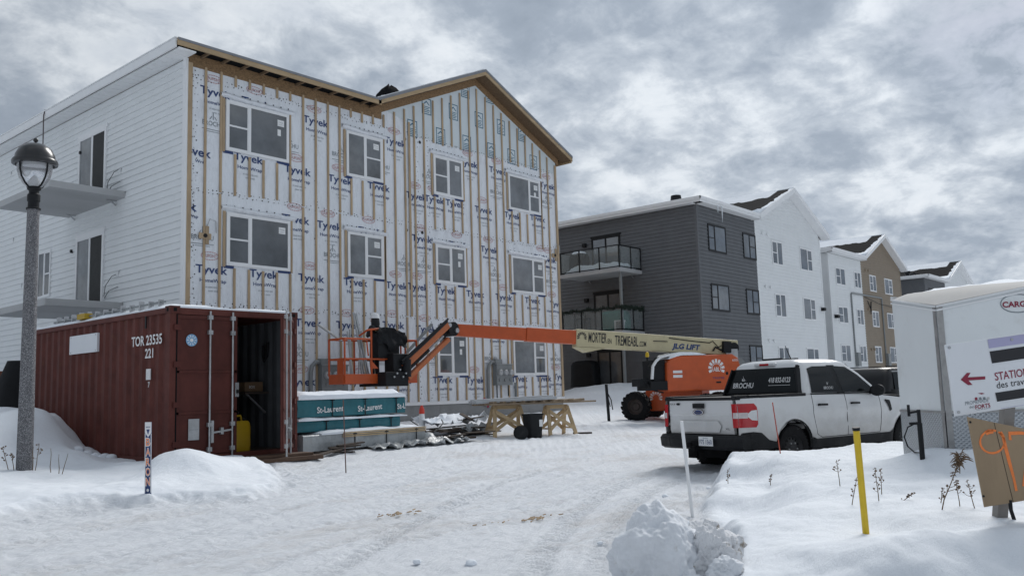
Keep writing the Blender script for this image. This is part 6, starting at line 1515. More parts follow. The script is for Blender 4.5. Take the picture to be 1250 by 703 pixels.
# tail lights wrap the corners
for sg in (-1, 1):
    b = MB()
    def lamp_patch(pts_x, z0, z1, off, m):
        nn = 10; vv = []
        for i in range(nn+1):
            t_ = pts_x[0]+(pts_x[1]-pts_x[0])*i/nn
            for z in (z0, z1):
                if t_ < 0: vv.append((-.012-off, sg*(yl(0, z)+t_), z))
                else: vv.append((t_-off*.3*(t_ < .05), sg*(yl(t_, z)+off), z))
        b.add(vv, [(2*i, 2*i+1, 2*i+3, 2*i+2) for i in range(nn)], m, False)
    lamp_patch((-.085, 0), .78, 1.155, .012, 0); lamp_patch((-.075, 0), .925, 1.015, .017, 1)
    side_skin(b, [(0, .78), (.25, .78), (.285, .83), (.285, 1.10), (.245, 1.155), (0, 1.155)], lambda x, z: yl(x, z)+.012, sg, .06, 0)
    side_skin(b, [(0, .925), (.14, .925), (.14, 1.015), (0, 1.015)], lambda x, z: yl(x, z)+.016, sg, .06, 1)
    side_skin(b, [(.14, .945), (.19, .895), (.27, .885), (.27, .935), (.19, .945), (.19, .995), (.27, 1.005), (.27, 1.052), (.19, 1.045), (.14, .998)], lambda x, z: yl(x, z)+.018, sg, .06, 2)
    b.build('tail_light', [red_light, clear_light, car_white], pk)
# rear bumper
b = MB(); pr = [(-.13, .46), (-.15, .60), (-.09, .655), (.10, .67), (.10, .44), (-.05, .42)]
b.prism(pr, lambda u, v_, w_: (u+.10*(abs(w_)/.9)**3, w_, v_), -.62, .62)
for sg in (-1, 1):
    b.loft([[(u+(.10*(yy/.9)**3), sg*yy, v_) for u, v_ in pr] for yy in (.62, .74, .84, .90)], 0, True, False)
bump = b.build('rear_bumper', plastic_blk, pk, bevel=.012)
for sg in (-1, 1):
    b = MB(); 
    ol = [(.0, .44), (.0, .69), (.20, .71), (.36, .69), (.53, .57), (.68, .535), (.70, .44), (.5, .42)]
    side_skin(b, ol, lambda x, z: yl(x, max(z, .7))+.012-.02*(1-sm01(x/.15)), sg, .06); b.build('bumper_corner', plastic_blk, bump)
    b = MB(); ro = arc(RA, WR, AR+.012, 0, 180, 20); fo_ = arc(FA, WR, AR+.012, 0, 180, 20)
    for pts in (ro, fo_):
        vv = [];
        for x, z in pts:
            c = RA if pts is ro else FA; u = Vector((x-c, z-WR)).normalized(); vv += [(x, sg*(yl(x, z)+.010), z), (x-u.x*.035, sg*(yl(x, z)-.02), z-u.y*.035)]
        b.add(vv, [(2*k, 2*k+1, 2*k+3, 2*k+2) for k in range(len(pts)-1)], 0, True)
    b.build('arch_lip', plastic_blk, pk)
    b = MB(); side_skin(b, [(RA+AR-.01, .36), (RA+AR-.01, .56), (RA+AR+.1, .52), (FA-AR-.1, .53), (FA-AR+.02, .58), (FA-AR+.02, .36)], lambda x, z: yl(x, z)+.012, sg, .1); b.build('rocker_panel', plastic_blk, pk)
    # door seams
    b = MB()
    for pts in ([(1.74, 1.25), (1.72, .95), (1.78, .60), (1.95, .535)], [(2.66, 1.25), (2.66, .54)], [(3.66, 1.24), (3.68, .9), (3.62, .56)], [(1.95, .54), (3.62, .545)]):
        for (xa, za_), (xb, zb_) in zip(pts, pts[1:]):
            for q in range(6):
                f0, f1 = q/6, (q+1)/6; A = (xa+(xb-xa)*f0, za_+(zb_-za_)*f0); C_ = (xa+(xb-xa)*f1, za_+(zb_-za_)*f1)
                b.bar((A[0], sg*(yl(*A)+.001), A[1]), (C_[0], sg*(yl(*C_)+.001), C_[1]), .010, .004, (0, 1, 0))
    b.build('door_seam', seam_m, pk)
    for x in (1.86, 2.78):
        b = MB(); y = yl(x+.1, 1.06); b.bar((x, sg*(y+.03), 1.085), (x+.22, sg*(y+.03), 1.08), .03, .035); b.box(x-.01, x+.06, min(sg*y, sg*(y+.03)), max(sg*y, sg*(y+.03)), 1.065, 1.10); b.build('door_handle', black_trim, pk, bevel=.006)
    b = MB(); rings = []
    for f, s_ in ((0, .7), (.25, 1), (.8, .95), (1, .6)): rings.append([(3.40+.10*f+.085*s_*math.cos(t)*.6-.0, sg*(1.06+.11*math.cos(t)*s_), 1.29+.105*s_*math.sin(t)) for t in [2*math.pi*k/18 for k in range(18)]])
    b.loft(rings, 0, True, True); b.bar((3.48, sg*.88, 1.25), (3.46, sg*1.0, 1.26), .06, .05); b.build('wing_mirror', black_trim, pk)
    b = MB(); side_skin(b, [(3.80, 1.10), (3.83, 1.12), (3.96, 1.10), (4.0, .93), (3.94, .90), (3.86, 1.04)], lambda x, z: yl(x, z)+.012, sg, .05); b.build('fender_vent', black_trim, pk)
    b = MB(); b.box(4.95, 5.25, min(sg*.5, sg*.66), max(sg*.5, sg*.66), .88, 1.02); b.build('headlight', clear_light, pk)
    wheel(pk, RA, sg*(Wd-.14), WR, WR, .25, sg); wheel(pk, FA, sg*(Wd-.14), WR, WR, .25, sg)
    b = MB(); b.box(RA-AR-.06, RA-AR-.03, min(sg*.72, sg*.93), max(sg*.72, sg*.93), .20, .56); b.build('mud_flap', black_m, pk)
b = MB(); b.box(5.12, 5.33, -.75, .75, .42, .66); b.box(5.28, 5.32, -.48, .48, .7, 1.0); b.build('front_bumper', plastic_blk, pk, bevel=.02)
b = MB(); b.box(-.157, -.150, -.39, -.09, .49, .64, 0); b.text('F75 1560', (-.1585, -.24, .555), (0, -1, 0), (0, 0, 1), .26, .075, 1, .01); b.text('Quebec', (-.1585, -.24, .615), (0, -1, 0), (0, 0, 1), .11, .022, 1); b.build('number_plate', [paper_m, navy_ink], bump)
b = MB(); b.box(-.22, .1, -.05, .05, .40, .48); b.box(-.19, -.14, .06, .16, .46, .54); b.box(-.17, -.152, -.07, .07, .48, .57); b.build('tow_hitch', black_m, bump, bevel=.005)

# ---- dark suv
q = at(1085, 470, 24.5); sg0 = gz(q.x, q.y)
sv_t = thing('suv', 'dark suv parked behind the white pickup, mostly hidden', 'suv', (q.x-1.0, q.y+.55, sg0), rad(-14))
def yl2(x, z): return .93-.06*sm01((.7-z)/.4)-.05*sm01((z-.9)/.3)-.2*(1-sm01((x)/.4))-.25*sm01((x-4.2)/.5)
b = MB(); o2 = [(0, .6), (.0, 1.05), (.2, 1.12), (3.4, 1.08), (4.4, .98), (4.65, .8), (4.65, .5), (3.75+.4, .4)]+arc(3.75, .36, .42, 6, 174)+[(.85+.42, .38)]+arc(.85, .36, .42, 6, 174)+[(.3, .45)]
for sg in (-1, 1): side_skin(b, o2, yl2, sg, .1)
b.loft([rrect(.02, 4.6, .72, .5, .2), rrect(.02, 4.55, .74, .95, .2), rrect(.1, 4.3, .8, 1.06, .2)], 0, True, True)
b.loft([rrect(.05, 3.5, .86, 1.06, .16), rrect(.25, 3.0, .78, 1.40, .2), rrect(.40, 2.6, .70, 1.66, .25), rrect(.6, 2.4, .55, 1.71, .25)], 0, True, True); b.build('body', car_black, sv_t, sharp=60)
for sg in (-1, 1):
    b = MB(); b.add([(.45, sg*.875, 1.12), (3.2, sg*.875, 1.12), (2.5, sg*.745, 1.58), (.6, sg*.745, 1.58)], [(0, 1, 2, 3)]); b.build('side_window', car_glass, sv_t)
    b = MB(); b.bar((.45, sg*.66, 1.74), (2.3, sg*.66, 1.76), .04, .03); b.build('roof_rail', black_trim, sv_t)
    b = MB(); b.bar((.55, sg*.745, 1.60), (2.5, sg*.745, 1.60), .015, .02); b.bar((2.5, sg*.745, 1.60), (3.25, sg*.87, 1.13), .015, .02); b.build('window_trim', metal_m, sv_t)
    wheel(sv_t, .85, sg*.8, .36, .36, .22, sg); wheel(sv_t, 3.75, sg*.8, .36, .36, .22, sg)
b = MB(); b.add([(3.42, -.75, 1.10), (3.42, .75, 1.10), (2.72, .62, 1.6), (2.72, -.62, 1.6)], [(0, 1, 2, 3)]); b.build('windscreen', car_glass, sv_t)

# ------------------------------------------------------------------ v-nosed cargo trailer
ap = at(1158, 549, 11.0); tz = 0.0
trl = thing('cargo_trailer', 'white v-nosed cargo trailer with chequer plate skirt and snow on top', 'trailer', (ap.x, ap.y, 0), rad(-8))
VL, HW, TL = .75, .92, 4.4; ZB, ZC, ZA, ZE = -.02, .68, 2.04, 2.25
b = MB()
P0, PL, PR, BLc, BRc = (0, 0), (VL, HW), (VL, -HW), (TL, HW), (TL, -HW)
def wall(mb, a, c, z0a, z1a, z0c, z1c, m, off=0):
    mb.add([(a[0], a[1], z0a), (c[0], c[1], z0c), (c[0], c[1], z1c), (a[0], a[1], z1a)], [(0, 1, 2, 3)], m)
wall(b, P0, PL, ZC, ZA, ZC, ZE, 0); wall(b, P0, PR, ZC, ZA, ZC, ZE, 0); wall(b, PL, BLc, ZB, ZE, ZB, ZE, 0); wall(b, PR, BRc, ZB, ZE, ZB, ZE, 0); wall(b, BLc, BRc, ZB, ZE, ZB, ZE, 0)
b.poly([(P0[0], P0[1], ZB), (VL, HW, ZB), (TL, HW, ZB), (TL, -HW, ZB), (VL, -HW, ZB)])
b.build('body', trailer_white, trl)
b = MB()
nf = Vector((-HW, VL, 0)).normalized()
for sg in (-1, 1):
    n_ = Vector((-HW, sg*VL, 0)).normalized()*.006
    b.add([(n_.x, n_.y, ZB), (VL+n_.x, sg*HW+n_.y, ZB), (VL+n_.x, sg*HW+n_.y, ZC), (n_.x, n_.y, ZC)], [(0, 1, 2, 3)])
b.build('chequer_skirt', chequer_m, trl)
b = MB()
for sg in (-1, 1):
    n_ = Vector((-HW, sg*VL, 0)).normalized()*.012; d_ = Vector((VL, sg*HW, 0)).normalized()
    b.add([(n_.x, n_.y, ZB+.0), (d_.x*.075+n_.x, d_.y*.075+n_.y, ZB), (d_.x*.075+n_.x, d_.y*.075+n_.y, ZA-.02), (n_.x, n_.y, ZA-.02)], [(0, 1, 2, 3)])
    b.bar((n_.x, n_.y, ZC), (VL+n_.x, sg*HW+n_.y, ZC), .012, .03)
b.build('nose_trim', mat('dull_aluminium', (.34, .335, .33), .45, .5, var=.25, scale=5), trl)
# moulded cap that rolls back to the roof
b = MB(); n = 14; rows = []
for i in range(2*n+1):
    t_ = (i-n)/n; sg = 1 if t_ >= 0 else -1; f = abs(t_)
    ex, ey, ez = VL*f-.02*(1-f), HW*t_, ZA+(ZE-ZA)*f
    row = []
    for k in range(7):
        g = k/6; gx = ex+(VL+.55-ex)*g; ze = 2.37-.03*f; z = ez+(ze-ez)*math.sin(g*math.pi/2)**.9-.015*math.sin(g*9+f*5)*(1-g)*g; row.append((gx, ey*(1-.02*g), z+(-.03*(f > .97))*(g > 0)))
    rows.append(row)
b.add([q for r_ in rows for q in r_], [(i*7+j, (i+1)*7+j, (i+1)*7+j+1, i*7+j+1) for i in range(2*n) for j in range(6)], 0, True)
b.box(VL+.5, TL, -HW, HW, 2.25, 2.34)
b.build('nose_cap', cap_m, trl, sharp=30)
b = MB()
for sg in (-1, 1):
    for dz in (.0, .05):
        n_ = Vector((-HW, sg*VL, 0)).normalized()*.012; b.bar((n_.x, n_.y, ZA-.015-dz), (VL+n_.x, sg*HW+n_.y, ZE-.015-dz), .015, .022)
    b.bar((VL, sg*HW, ZE+.0), (TL, sg*HW, ZE), .03, .06)
b.build('roof_rail', white_trim, trl)
q0 = at(1242, 363, 10.6)
b = MB(); d_ = Vector((VL, -HW, 0)).normalized(); n_ = Vector((-HW, -VL, 0)).normalized(); c = Vector((0, 0, 0))+d_*.97+n_*.006; c.z = 2.02
b.text('CARGO', c+Vector((0, 0, -.01)), d_, (0, 0, 1), .36, .075, 0, .03)
P = [((.20*math.cos(t)), .115*math.sin(t)) for t in [k*math.pi/14 for k in range(1, 28)]]
for (u0, v0), (u1, v1) in zip(P, P[1:]): b.bar(c+n_*-.002+d_*u0+Vector((0, 0, v0)), c+n_*-.002+d_*u1+Vector((0, 0, v1)), .012, .003, n_, 1)
b.build('side_lettering', [maroon_ink, grey_ink], trl)
b = MB(); b.bar((.3, .5, -.2), (-1.0, .05, -.25), .06, .09); b.bar((.3, -.5, -.2), (-1.0, -.05, -.25), .06, .09); b.box(-1.25, -.95, -.05, .05, -.30, -.2); b.build('drawbar', black_m, trl)
b = MB(); b.cyl((-.75, .0, .05), (-.75, 0, .58), .030, n=12); b.cyl((-.75, 0, .58), (-.75, 0, .74), .022, n=10); b.bar((-.75, 0, .72), (-.75, .12, .70), .025, .025); b.bar((-.75, .12, .66), (-.75, .12, .80), .025, .025); b.cyl((-.75, 0, .02), (-.75, 0, .05), .09, n=14); jk = b.build('tongue_jack', black_trim, trl)
b = MB(); b.tube([(-.1, .35, .54), (-.2, .4, .50), (-.28, .42, .38), (-.25, .4, .26), (-.4, .25, .20), (-.7, .04, .22)], .009, 6); b.box(-.20, -.05, .30, .38, .53, .56); b.build('trailer_cable', black_trim, trl)
for sg in (-1, 1):
    for x in (2.5, 3.25): wheel(trl, x, sg*(HW+.10), .30, .32, .2, sg)
b = MB(Matrix.Translation(trl.location) @ Matrix.Rotation(rad(-8), 4, 'Z'))
def tsn(u, v_, h): x = .35+u*(TL-.4); return (x, -HW+.03+v_*(2*HW-.06), 2.335-.13*max(0, 1-(x-.35)/.85)**1.6+h) 
snow_sheet(b, tsn, 30, 14, lambda u, v_: max(-.05, (.13+.05*fbm(u*5, v_*3+7))*min(1, 8*min(1-u, v_+.03, 1-v_+.03), max(0, (u-.26+.10*abs(v_-.5))*5))))
b.build('roof_snow', snow_m, None, props=tags('snow on the roof of the white cargo trailer', 'snow layer'))

# ------------------------------------------------------------------ sign boards
def board_frame(tl, bl, d, rz):
    # plane through the top-left corner, turned by rz, leaning in its own plane by the slope of the left edge
    A = at(*tl, d); u = Vector((math.cos(rz), math.sin(rz), 0)); n_ = Vector((u.y, -u.x, 0))
    def hit(px, py, off=0.0):
        r = ray(px, py); t_ = (A+n_*off-CAM).dot(n_)/r.dot(n_); return CAM+r*t_
    return A, u, n_, hit
rzs = math.atan2(-fwd.x, fwd.y)*1.0        # board roughly square to the line of sight
rzs = math.atan2(R2.y, R2.x)+rad(6)
A, u, n_, hit = board_frame((1153, 420), (1165, 508), 7.15, rzs)
tl_, bl_ = hit(1153, 421), hit(1165.5, 508); tr_ = hit(1250, 407); vS = (tl_-bl_); hS = vS.length; vS.normalize(); uS = (tr_-tl_).normalized(); wS = 1.25
sg_ = thing('direction_sign', 'white parking sign with dark red arrow pointing left', 'sign', (bl_.x, bl_.y, gz(bl_.x, bl_.y)))
ST = world_T(sg_)
def q3(a, c, off=0.0): return tl_+uS*(a*wS)-vS*(c*hS)+n_*off     # a: 0..1 across, c: 0..1 down
b = MB(ST); V8 = [q3(a, c, o_) for o_ in (.008, -.008) for a, c in ((0, 0), (1, 0), (1, 1), (0, 1))]; b.add(V8, [(0, 1, 2, 3), (7, 6, 5, 4), (0, 4, 5, 1), (1, 5, 6, 2), (2, 6, 7, 3), (3, 7, 4, 0)]); bd_ = b.build('board', sign_white, sg_)
def rel(px, py): p_ = hit(px, py); d = p_-tl_; M2 = np.array([[uS.x, -vS.x], [uS.y, -vS.y], [uS.z, -vS.z]]); s_ = np.linalg.lstsq(M2, np.array(d), rcond=None)[0]; return s_[0]/wS, s_[1]/hS
b = MB(ST); OF = .011
def quad(px0, px1, m):  # two corners from the photograph, drawn in the board's own axes
    (a0, c0), (a1, c1) = rel(*px0), rel(*px1); b.add([q3(a, c, OF) for a, c in ((a0, c0), (a1, c0), (a1, c1), (a0, c1))], [(0, 1, 2, 3)], m)
cx3 = lambda x, y: (1150+x/5.86, 400+y/5.86)
a0, c0 = rel(*cx3(318, 75)); a1, c1 = rel(*cx3(330, 148)); b.add([q3(a, c, OF) for a, c in ((a0, 0.01), (.99, 0.01), (.99, c1), (a1, c1))], [(0, 1, 2, 3)], 2)
a0, c0 = rel(*cx3(334, 170)); a1, c1 = rel(*cx3(352, 255)); b.add([q3(a, c, OF) for a, c in ((a0, c0), (.95, c0), (.95, c1), (a0+.005, c1))], [(0, 1, 2, 3)], 0)
a0, c0 = rel(*cx3(374, 465)); a1, c1 = rel(*cx3(388, 528)); b.add([q3(a, c, OF) for a, c in ((a0, c0), (.95, c0), (.95, c1), (a0+.005, c1))], [(0, 1, 2, 3)], 0)
a0, c0 = rel(*cx3(415, 575)); b.add([q3(a, c, OF) for a, c in ((a0, c0), (.99, c0), (.99, .99), (a0, .99))], [(0, 1, 2, 3)], 2)
AR_ = [rel(*cx3(*t)) for t in ((128, 372), (172, 322), (198, 322), (178, 354), (303, 347), (303, 369), (184, 377), (212, 408), (180, 410))]; b.add([q3(a, c, OF) for a, c in AR_], [(0, 1, 3), (1, 2, 3), (0, 3, 6), (3, 4, 5), (3, 5, 6), (0, 6, 8), (6, 7, 8)], 1)
def stext(s_, pxl, w__, h__, m, bold=0.0, align='l'): a, c = rel(*cx3(*pxl)); b.text(s_, q3(a, c, OF), uS, vS, w__, h__, m, bold, align)
stext('STATIONNEMENT', (372, 350), .60, .066, 1, .01); stext('des travailleurs', (384, 412), .46, .052, 0)
a, c = rel(*cx3(160, 541)); b.text('PROMENADE', q3(a, c, OF), uS, vS, .205, .030, 3, 0, 'l'); a, c = rel(*cx3(232, 568)); b.text('FORTS', q3(a, c, OF), uS, vS, .132, .034, 1, .02, 'l'); a, c = rel(*cx3(190, 567)); b.text('des', q3(a, c, OF), uS, vS, .045, .022, 3, 0, 'l')
a, c = rel(*cx3(240, 588)); b.text('ville de quebec', q3(a, c, OF), uS, vS, .125, .012, 3, 0, 'l')
for k in range(4):
    a, c = rel(*cx3(238+29*k, 507-k)); r_ = .011; p_ = q3(a, c, OF); b.add([p_+uS*x*r_+vS*y*r_ for x, y in ((-1, -1), (1, -1), (1, 1), (-1, 1))], [(0, 1, 2, 3)], (1, 3, 3, 4)[k])
AF = [rel(*cx3(*t)) for t in ((250, 468), (280, 465), (300, 470), (275, 476))]; b.add([q3(a, c, OF) for a, c in AF], [(0, 1, 2, 3)], 1)
b.build('sign_lettering', [black_ink, maroon_ink, lilac_ink, grey_ink, mat('pale_grey_ink', (.5, .5, .5), .6)], bd_)
b = MB(ST)
for a, c in ((.025, .045), (.025, .95), (.47, .06)): p_ = q3(a, c, .008); b.cyl(p_, p_+n_*.008, .012, n=10)
b.build('screw', metal_m, bd_)
b = MB(ST); q = hit(1210, 628, -.05); bb = Vector((q.x, q.y, gz(q.x, q.y)-.4)); tp = q3(.50, .10, -.045); b.bar(bb, tp, .09, .07, n_); q2 = q3(.93, .0, -.05); b.bar(Vector((q2.x+.05, q2.y, gz(q2.x, q2.y)-.4)), q2, .09, .07, n_); b.build('post', mat('grey_post', (.22, .21, .20), .8, var=.2), sg_)
# plywood sheet hung below
A2, u2_, n2_, hit2 = board_frame((1180, 508), (1202, 618), 7.02, rzs-rad(2))
tl2, bl2, br2 = hit2(1180.5, 508.5), hit2(1201.5, 618.5), hit2(1250, 610.5); uP = (br2-bl2).normalized(); vP = tl2-bl2; wP = .95; tr2 = hit2(1250, 523)
pw = thing('plywood_board', 'brown plywood board with orange spray painted numbers', 'board', (bl2.x, bl2.y, gz(bl2.x, bl2.y)))
PT = world_T(pw); uT = (tr2-tl2).normalized(); b = MB(PT); q4 = [bl2, bl2+uP*wP, tl2+uT*wP, tl2]; b.add([p_+n2_*o_ for o_ in (.006, -.006) for p_ in q4], [(0, 1, 2, 3), (7, 6, 5, 4), (0, 4, 5, 1), (1, 5, 6, 2), (2, 6, 7, 3), (3, 7, 4, 0)]); pb2 = b.build('sheet', ply_m, pw)
c6z = lambda x, y: (1080+x/3.906, 460+y/3.906)
b = MB(PT); 
def stroke(pts, w__=.018):
    P = [hit2(*c6z(*t))+n2_*.0085 for t in pts]; ws = [w__*random.uniform(.8, 1.2) for _ in P]; vv = []
    for i, p_ in enumerate(P):
        d = (P[min(i+1, len(P)-1)]-P[max(i-1, 0)]).normalized(); s_ = d.cross(n2_); vv += [p_+s_*ws[i], p_-s_*ws[i]]
    b.add(vv, [(2*i, 2*i+1, 2*i+3, 2*i+2) for i in range(len(P)-1)])
random.seed(3)
stroke([(510+58*math.cos(rad(a)), 308+54*math.sin(rad(a))) for a in range(-60, 300, 12)], .008); stroke([(478, 268), (495, 260), (515, 258)], .016); stroke([(548, 262), (562, 285), (572, 330), (590, 400), (612, 480), (625, 542)], .0125)
stroke([(596, 300), (592, 268), (640, 266), (700, 272), (690, 330), (672, 420), (660, 520)], .014)
b.build('spray_paint', spray_m, pb2)
b = MB(PT)
for t in ((405, 215), (468, 567)): p_ = hit2(*c6z(*t)); b.cyl(p_+n2_*.004, p_+n2_*.012, .009, n=8)
for f in (.235,): a_ = tl2+uT*wP*f; c_ = bl2+uP*wP*(f+.02); b.bar(a_+n2_*.007, c_+n2_*.007, .0035, .0015, n2_)
b.build('screw', black_trim, pb2)
b = MB(); q = hit2(1237, 634); b.tube([hit2(1233, 610), hit2(1234, 622), hit2(1238, 634)], .015, 8); b.build('bent_pipe', black_trim, None, props=tags('short bent black pipe in the snow below the plywood board', 'pipe'))

# ------------------------------------------------------------------ poles and stakes
def pole(name, label, cat, top, bot, d, r, m, n=12, extra=None, sink=.3, group=None):
    a = at(*bot, d); c = at(*top, d); dr = (a-c).normalized(); t = thing(name, label, cat, a, 0, group); Tm = world_T(t)
    b = MB(Tm); b.cyl(a+dr*sink, c, r, n=n); b.build('shaft', m, t)
    if extra: b = MB(Tm); b.cyl(c+dr*extra, c-dr*.004, r*1.12, n=n); b.build('cap', black_trim, t)
    return t
pole('yellow_post', 'yellow marker post with black cap standing in the near snowbank', 'post', (1045, 522), (1057, 649), 7.2, .027, yellow_m, 16, .022)
pole('white_stake', 'leaning thin white stake at the edge of the lane', 'stake', (832, 514), (845, 627), 9.9, .019, white_trim)
pole('driveway_stake', 'thin reddish stake in front of the rear wheel of the pickup', 'stake', (943, 491), (953, 556), 12.1, .008, red_stake, 8)
pole('snow_rod', 'thin dark rod standing in the snow in front of the lumber stack', 'rod', (419, 488), (422, 569), 13.8, .009, mat('rod', (.12, .07, .06), .7), 8)
pole('black_stake', 'black stake standing on the snow left of the boom lift wheel', 'stake', (740, 469), (743, 508), 26.0, .045, black_trim)
b = MB(); b.tube([at(742, 480, 26), at(746, 488, 26), at(748, 500, 26)], .015, 6); b.tube([at(742, 484, 26), at(745, 496, 26)], .012, 6); b.build('dangling_cord', black_trim, None, props=tags('dark cord hanging from the black stake near the lift', 'cord'))
ub = at(789, 470, 30.5); zz0 = gz(ub.x, ub.y); t = thing('utility_box', 'grey utility pedestal with a thin pipe standing on the snow by the grey wall', 'utility box', (ub.x, ub.y, zz0)); b = MB(); b.box(-.45, .25, -.2, .2, -.2, .42); b.build('base', greybox_m, t, bevel=.02)
b = MB(); b.cyl((.15, 0, .4), (.15, 0, 2.0), .04, n=10); b.build('pipe', black_trim, t); b = MB(); b.box(.10, .34, -.1, .1, 1.15, 1.5); b.build('meter', greybox_m, t, bevel=.02); b = MB(); b.lathe([(.05, 1.95), (.07, 2.0), (.05, 2.12), (.001, 2.14)], 12, (.15, 0, 0)); b.build('cap', yellow_m, t)
# lettered marker
mb_ = at(180.5, 601, 10.75); mt_ = at(181, 515, 10.75); dr = (mt_-mb_); ml = dr.length; mk_ = thing('marker_stake', 'flat blue and orange lettered marker stake in the snowbank by the container', 'marker', mb_, 0)
uM = R2.copy(); uM.z = 0; uM.normalize(); nM = Vector((uM.y, -uM.x, 0)); vM = dr.normalized(); Tm = world_T(mk_)
def mp3(a, c, o_=0.0): return mb_+uM*a+vM*c+nM*o_
def slab(mb, a0, a1, c0, c1, o0, o1, m): mb.add([mp3(a, c, o_) for o_ in (o1, o0) for a, c in ((a0, c0), (a1, c0), (a1, c1), (a0, c1))], [(0, 1, 2, 3), (7, 6, 5, 4), (0, 4, 5, 1), (1, 5, 6, 2), (2, 6, 7, 3), (3, 7, 4, 0)], m)
b = MB(Tm); hw = .040; slab(b, -hw, hw, -.3, ml, -.008, .0, 0); sb_ = b.build('board', [navy_ink], mk_)
b = MB(Tm); b.add([mp3(-hw, ml, .003), mp3(hw, ml, .003), mp3(hw, ml-.13, .003), mp3(0, ml-.185, .003), mp3(-hw, ml-.13, .003)], [(0, 4, 3, 2, 1)], 0)
slab(b, -hw, -hw+.007, 0, ml-.14, .0, .004, 0); slab(b, hw-.007, hw, 0, ml-.14, .0, .004, 0)
b.text('BARON', mp3(0, ml-.06, .006), uM, vM, .05, .016, 1, .02); b.add([mp3(0, ml-.155, .006), mp3(.02, ml-.09, .006), mp3(-.02, ml-.09, .006)], [(0, 1, 2)], 1)
for k, ch in enumerate('BARON'):
    c = ml-.245-.122*k; b.text(ch, mp3(0, c, .004), uM, vM, .062, .108, 0, .05); b.text(ch, mp3(0, c, .006), uM, vM, .046, .088, 2, .0)
b.add([mp3(.016*math.cos(t_), .03+.02*math.sin(t_), .004) for t_ in [q*math.pi/4 for q in range(8)]], [tuple(range(8))], 0)
b.build('stake_lettering', [white_ink, navy_ink, spray_m], sb_)

# ------------------------------------------------------------------ snow boulders
def rock(name, label, c, r, sc, seed, m, sub=5, rough=.16):
    bm = bmesh.new(); bmesh.ops.create_icosphere(bm, subdivisions=sub, radius=1); 
    for v_ in bm.verts:
        d = v_.co.normalized(); k = 1+rough*1.2*mnoise.noise(d*1.3+Vector((seed, 0, 0)))*1.4+rough*.6*fbm(d.x*2.8+seed, d.y*2.8, d.z*2.8, 4)-rough*.5*abs(fbm(d.x*3.4, d.y*3.4+seed, d.z*3.4, 3))+.05*fbm(d.x*8, d.y*8+seed, d.z*8, 4)-.05*max(0, mnoise.noise(d*6+Vector((0, seed, 0)))-.25)
        lump = mnoise.cell(d*3.1+Vector((seed, seed, 0)))*.06*rough/.16
        v_.co = Vector((d.x*sc[0], d.y*sc[1], d.z*sc[2]))*r*(k+lump*max(0, .3-d.z))
    bmesh.ops.smooth_vert(bm, verts=bm.verts, factor=.12, use_axis_x=True, use_axis_y=True, use_axis_z=True)
    me_ = bpy.data.meshes.new(name); bm.to_mesh(me_); bm.free(); me_.materials.append(m)
    for p_ in me_.polygons: p_.use_smooth = True
    o = bpy.data.objects.new(name, me_); col.objects.link(o); o.location = c; o['label'] = label; o['category'] = 'snow chunk'; return o
q = at(807, 682, 6.75); rock('snow_boulder', 'big rounded chunk of dirty ploughed snow at the lane edge in front', (q.x, q.y, q.z-.02), .36, (.98, 1.0, 1.15), 3.3, dirty_snow, 6)
q = at(866, 680, 6.6); rock('snow_chunk', 'rough brownish broken chunk of snow between the big chunk and the bank', (q.x, q.y, q.z-.03), .19, (.8, 1.0, 1.15), 8.1, mat('brown_snow', (.72, .73, .75), .9, var=.12, scale=5, bump=1.0, bscale=14, stain=(.30, .26, .21), stain_scale=5.5, stain_lo=.54, stain_hi=.64), 6, .34)
q = at(838, 690, 6.7); rock('snow_chunk', 'smooth white snow chunk tucked right of the big dirty chunk', (q.x, q.y, q.z-.05), .22, (1, 1, .9), 5.7, dirty_snow, 5)
q = at(770, 708, 6.7); rock('snow_chunk', 'low snow chunk under the left side of the big dirty chunk', (q.x, q.y, q.z-.06), .15, (1.3, 1, .7), 1.2, dirty_snow, 5)
for i, (px, py, d_, r_, lab) in enumerate(((846, 652, 7.3, .13, 'jagged snow chunk right behind the big chunk at the white stake'), (884, 694, 6.4, .12, 'white snow chunk at the foot of the bank right of the brownish chunk'), (893, 662, 6.7, .10, 'small jagged chunk on top of the broken bank edge'), (838, 712, 6.4, .13, 'snow chunk at the bottom of the picture between the big and the brownish chunk'), (868, 640, 7.6, .07, 'fist sized crumb of snow on the bank behind the brownish chunk'))):
    q = at(px, py, d_); rock('snow_chunk', lab, (q.x, q.y, q.z-.02), r_, (1.1, 1, .9), 11+i*3.7, dirty_snow if i % 2 else MATS['brown_snow'], 5, .32)
for i, (px, py, r_) in enumerate(((470, 527, 0), (509, 690, .035), (575, 690, .045), (733, 663, .03), (757, 702, .03), (820, 628, .05), (836, 640, .06), (812, 610, .04), (865, 600, .04))):
    if not r_: continue
    q = on_z(px, py, -.38); rock('snow_clod', 'small snow clod lying on the packed lane', (q.x, q.y, gz(q.x, q.y)+r_*.4), r_, (1.2, 1, .7), i*2.2, snow_m, 3)['group'] = 'snow clods on the lane'
for (px, py, s_) in ((488, 637, 9), (650, 637, 12), (607, 642, 4)):
    q = on_z(px, py, -.36); random.seed(px); b = MB(Matrix.Translation((q.x, q.y, gz(q.x, q.y)+.012)))
    for k in range(s_*3): a = random.uniform(0, 6.28); r_ = random.gauss(0, .09); x, y = r_*2*math.cos(a), r_*math.sin(a); l = random.uniform(.008, .028); b.bar((x-l, y, 0), (x+l, y+random.uniform(-l, l), .004), .014, .01)
    b.build('wood_crumbs', strap_m, None, props=tags({488: 'patch of wood crumbs left on the middle of the packed lane', 650: 'scattered brown crumbs beside the tyre tracks', 607: 'small chip of wood between the two crumb patches'}[px], 'crumbs'))

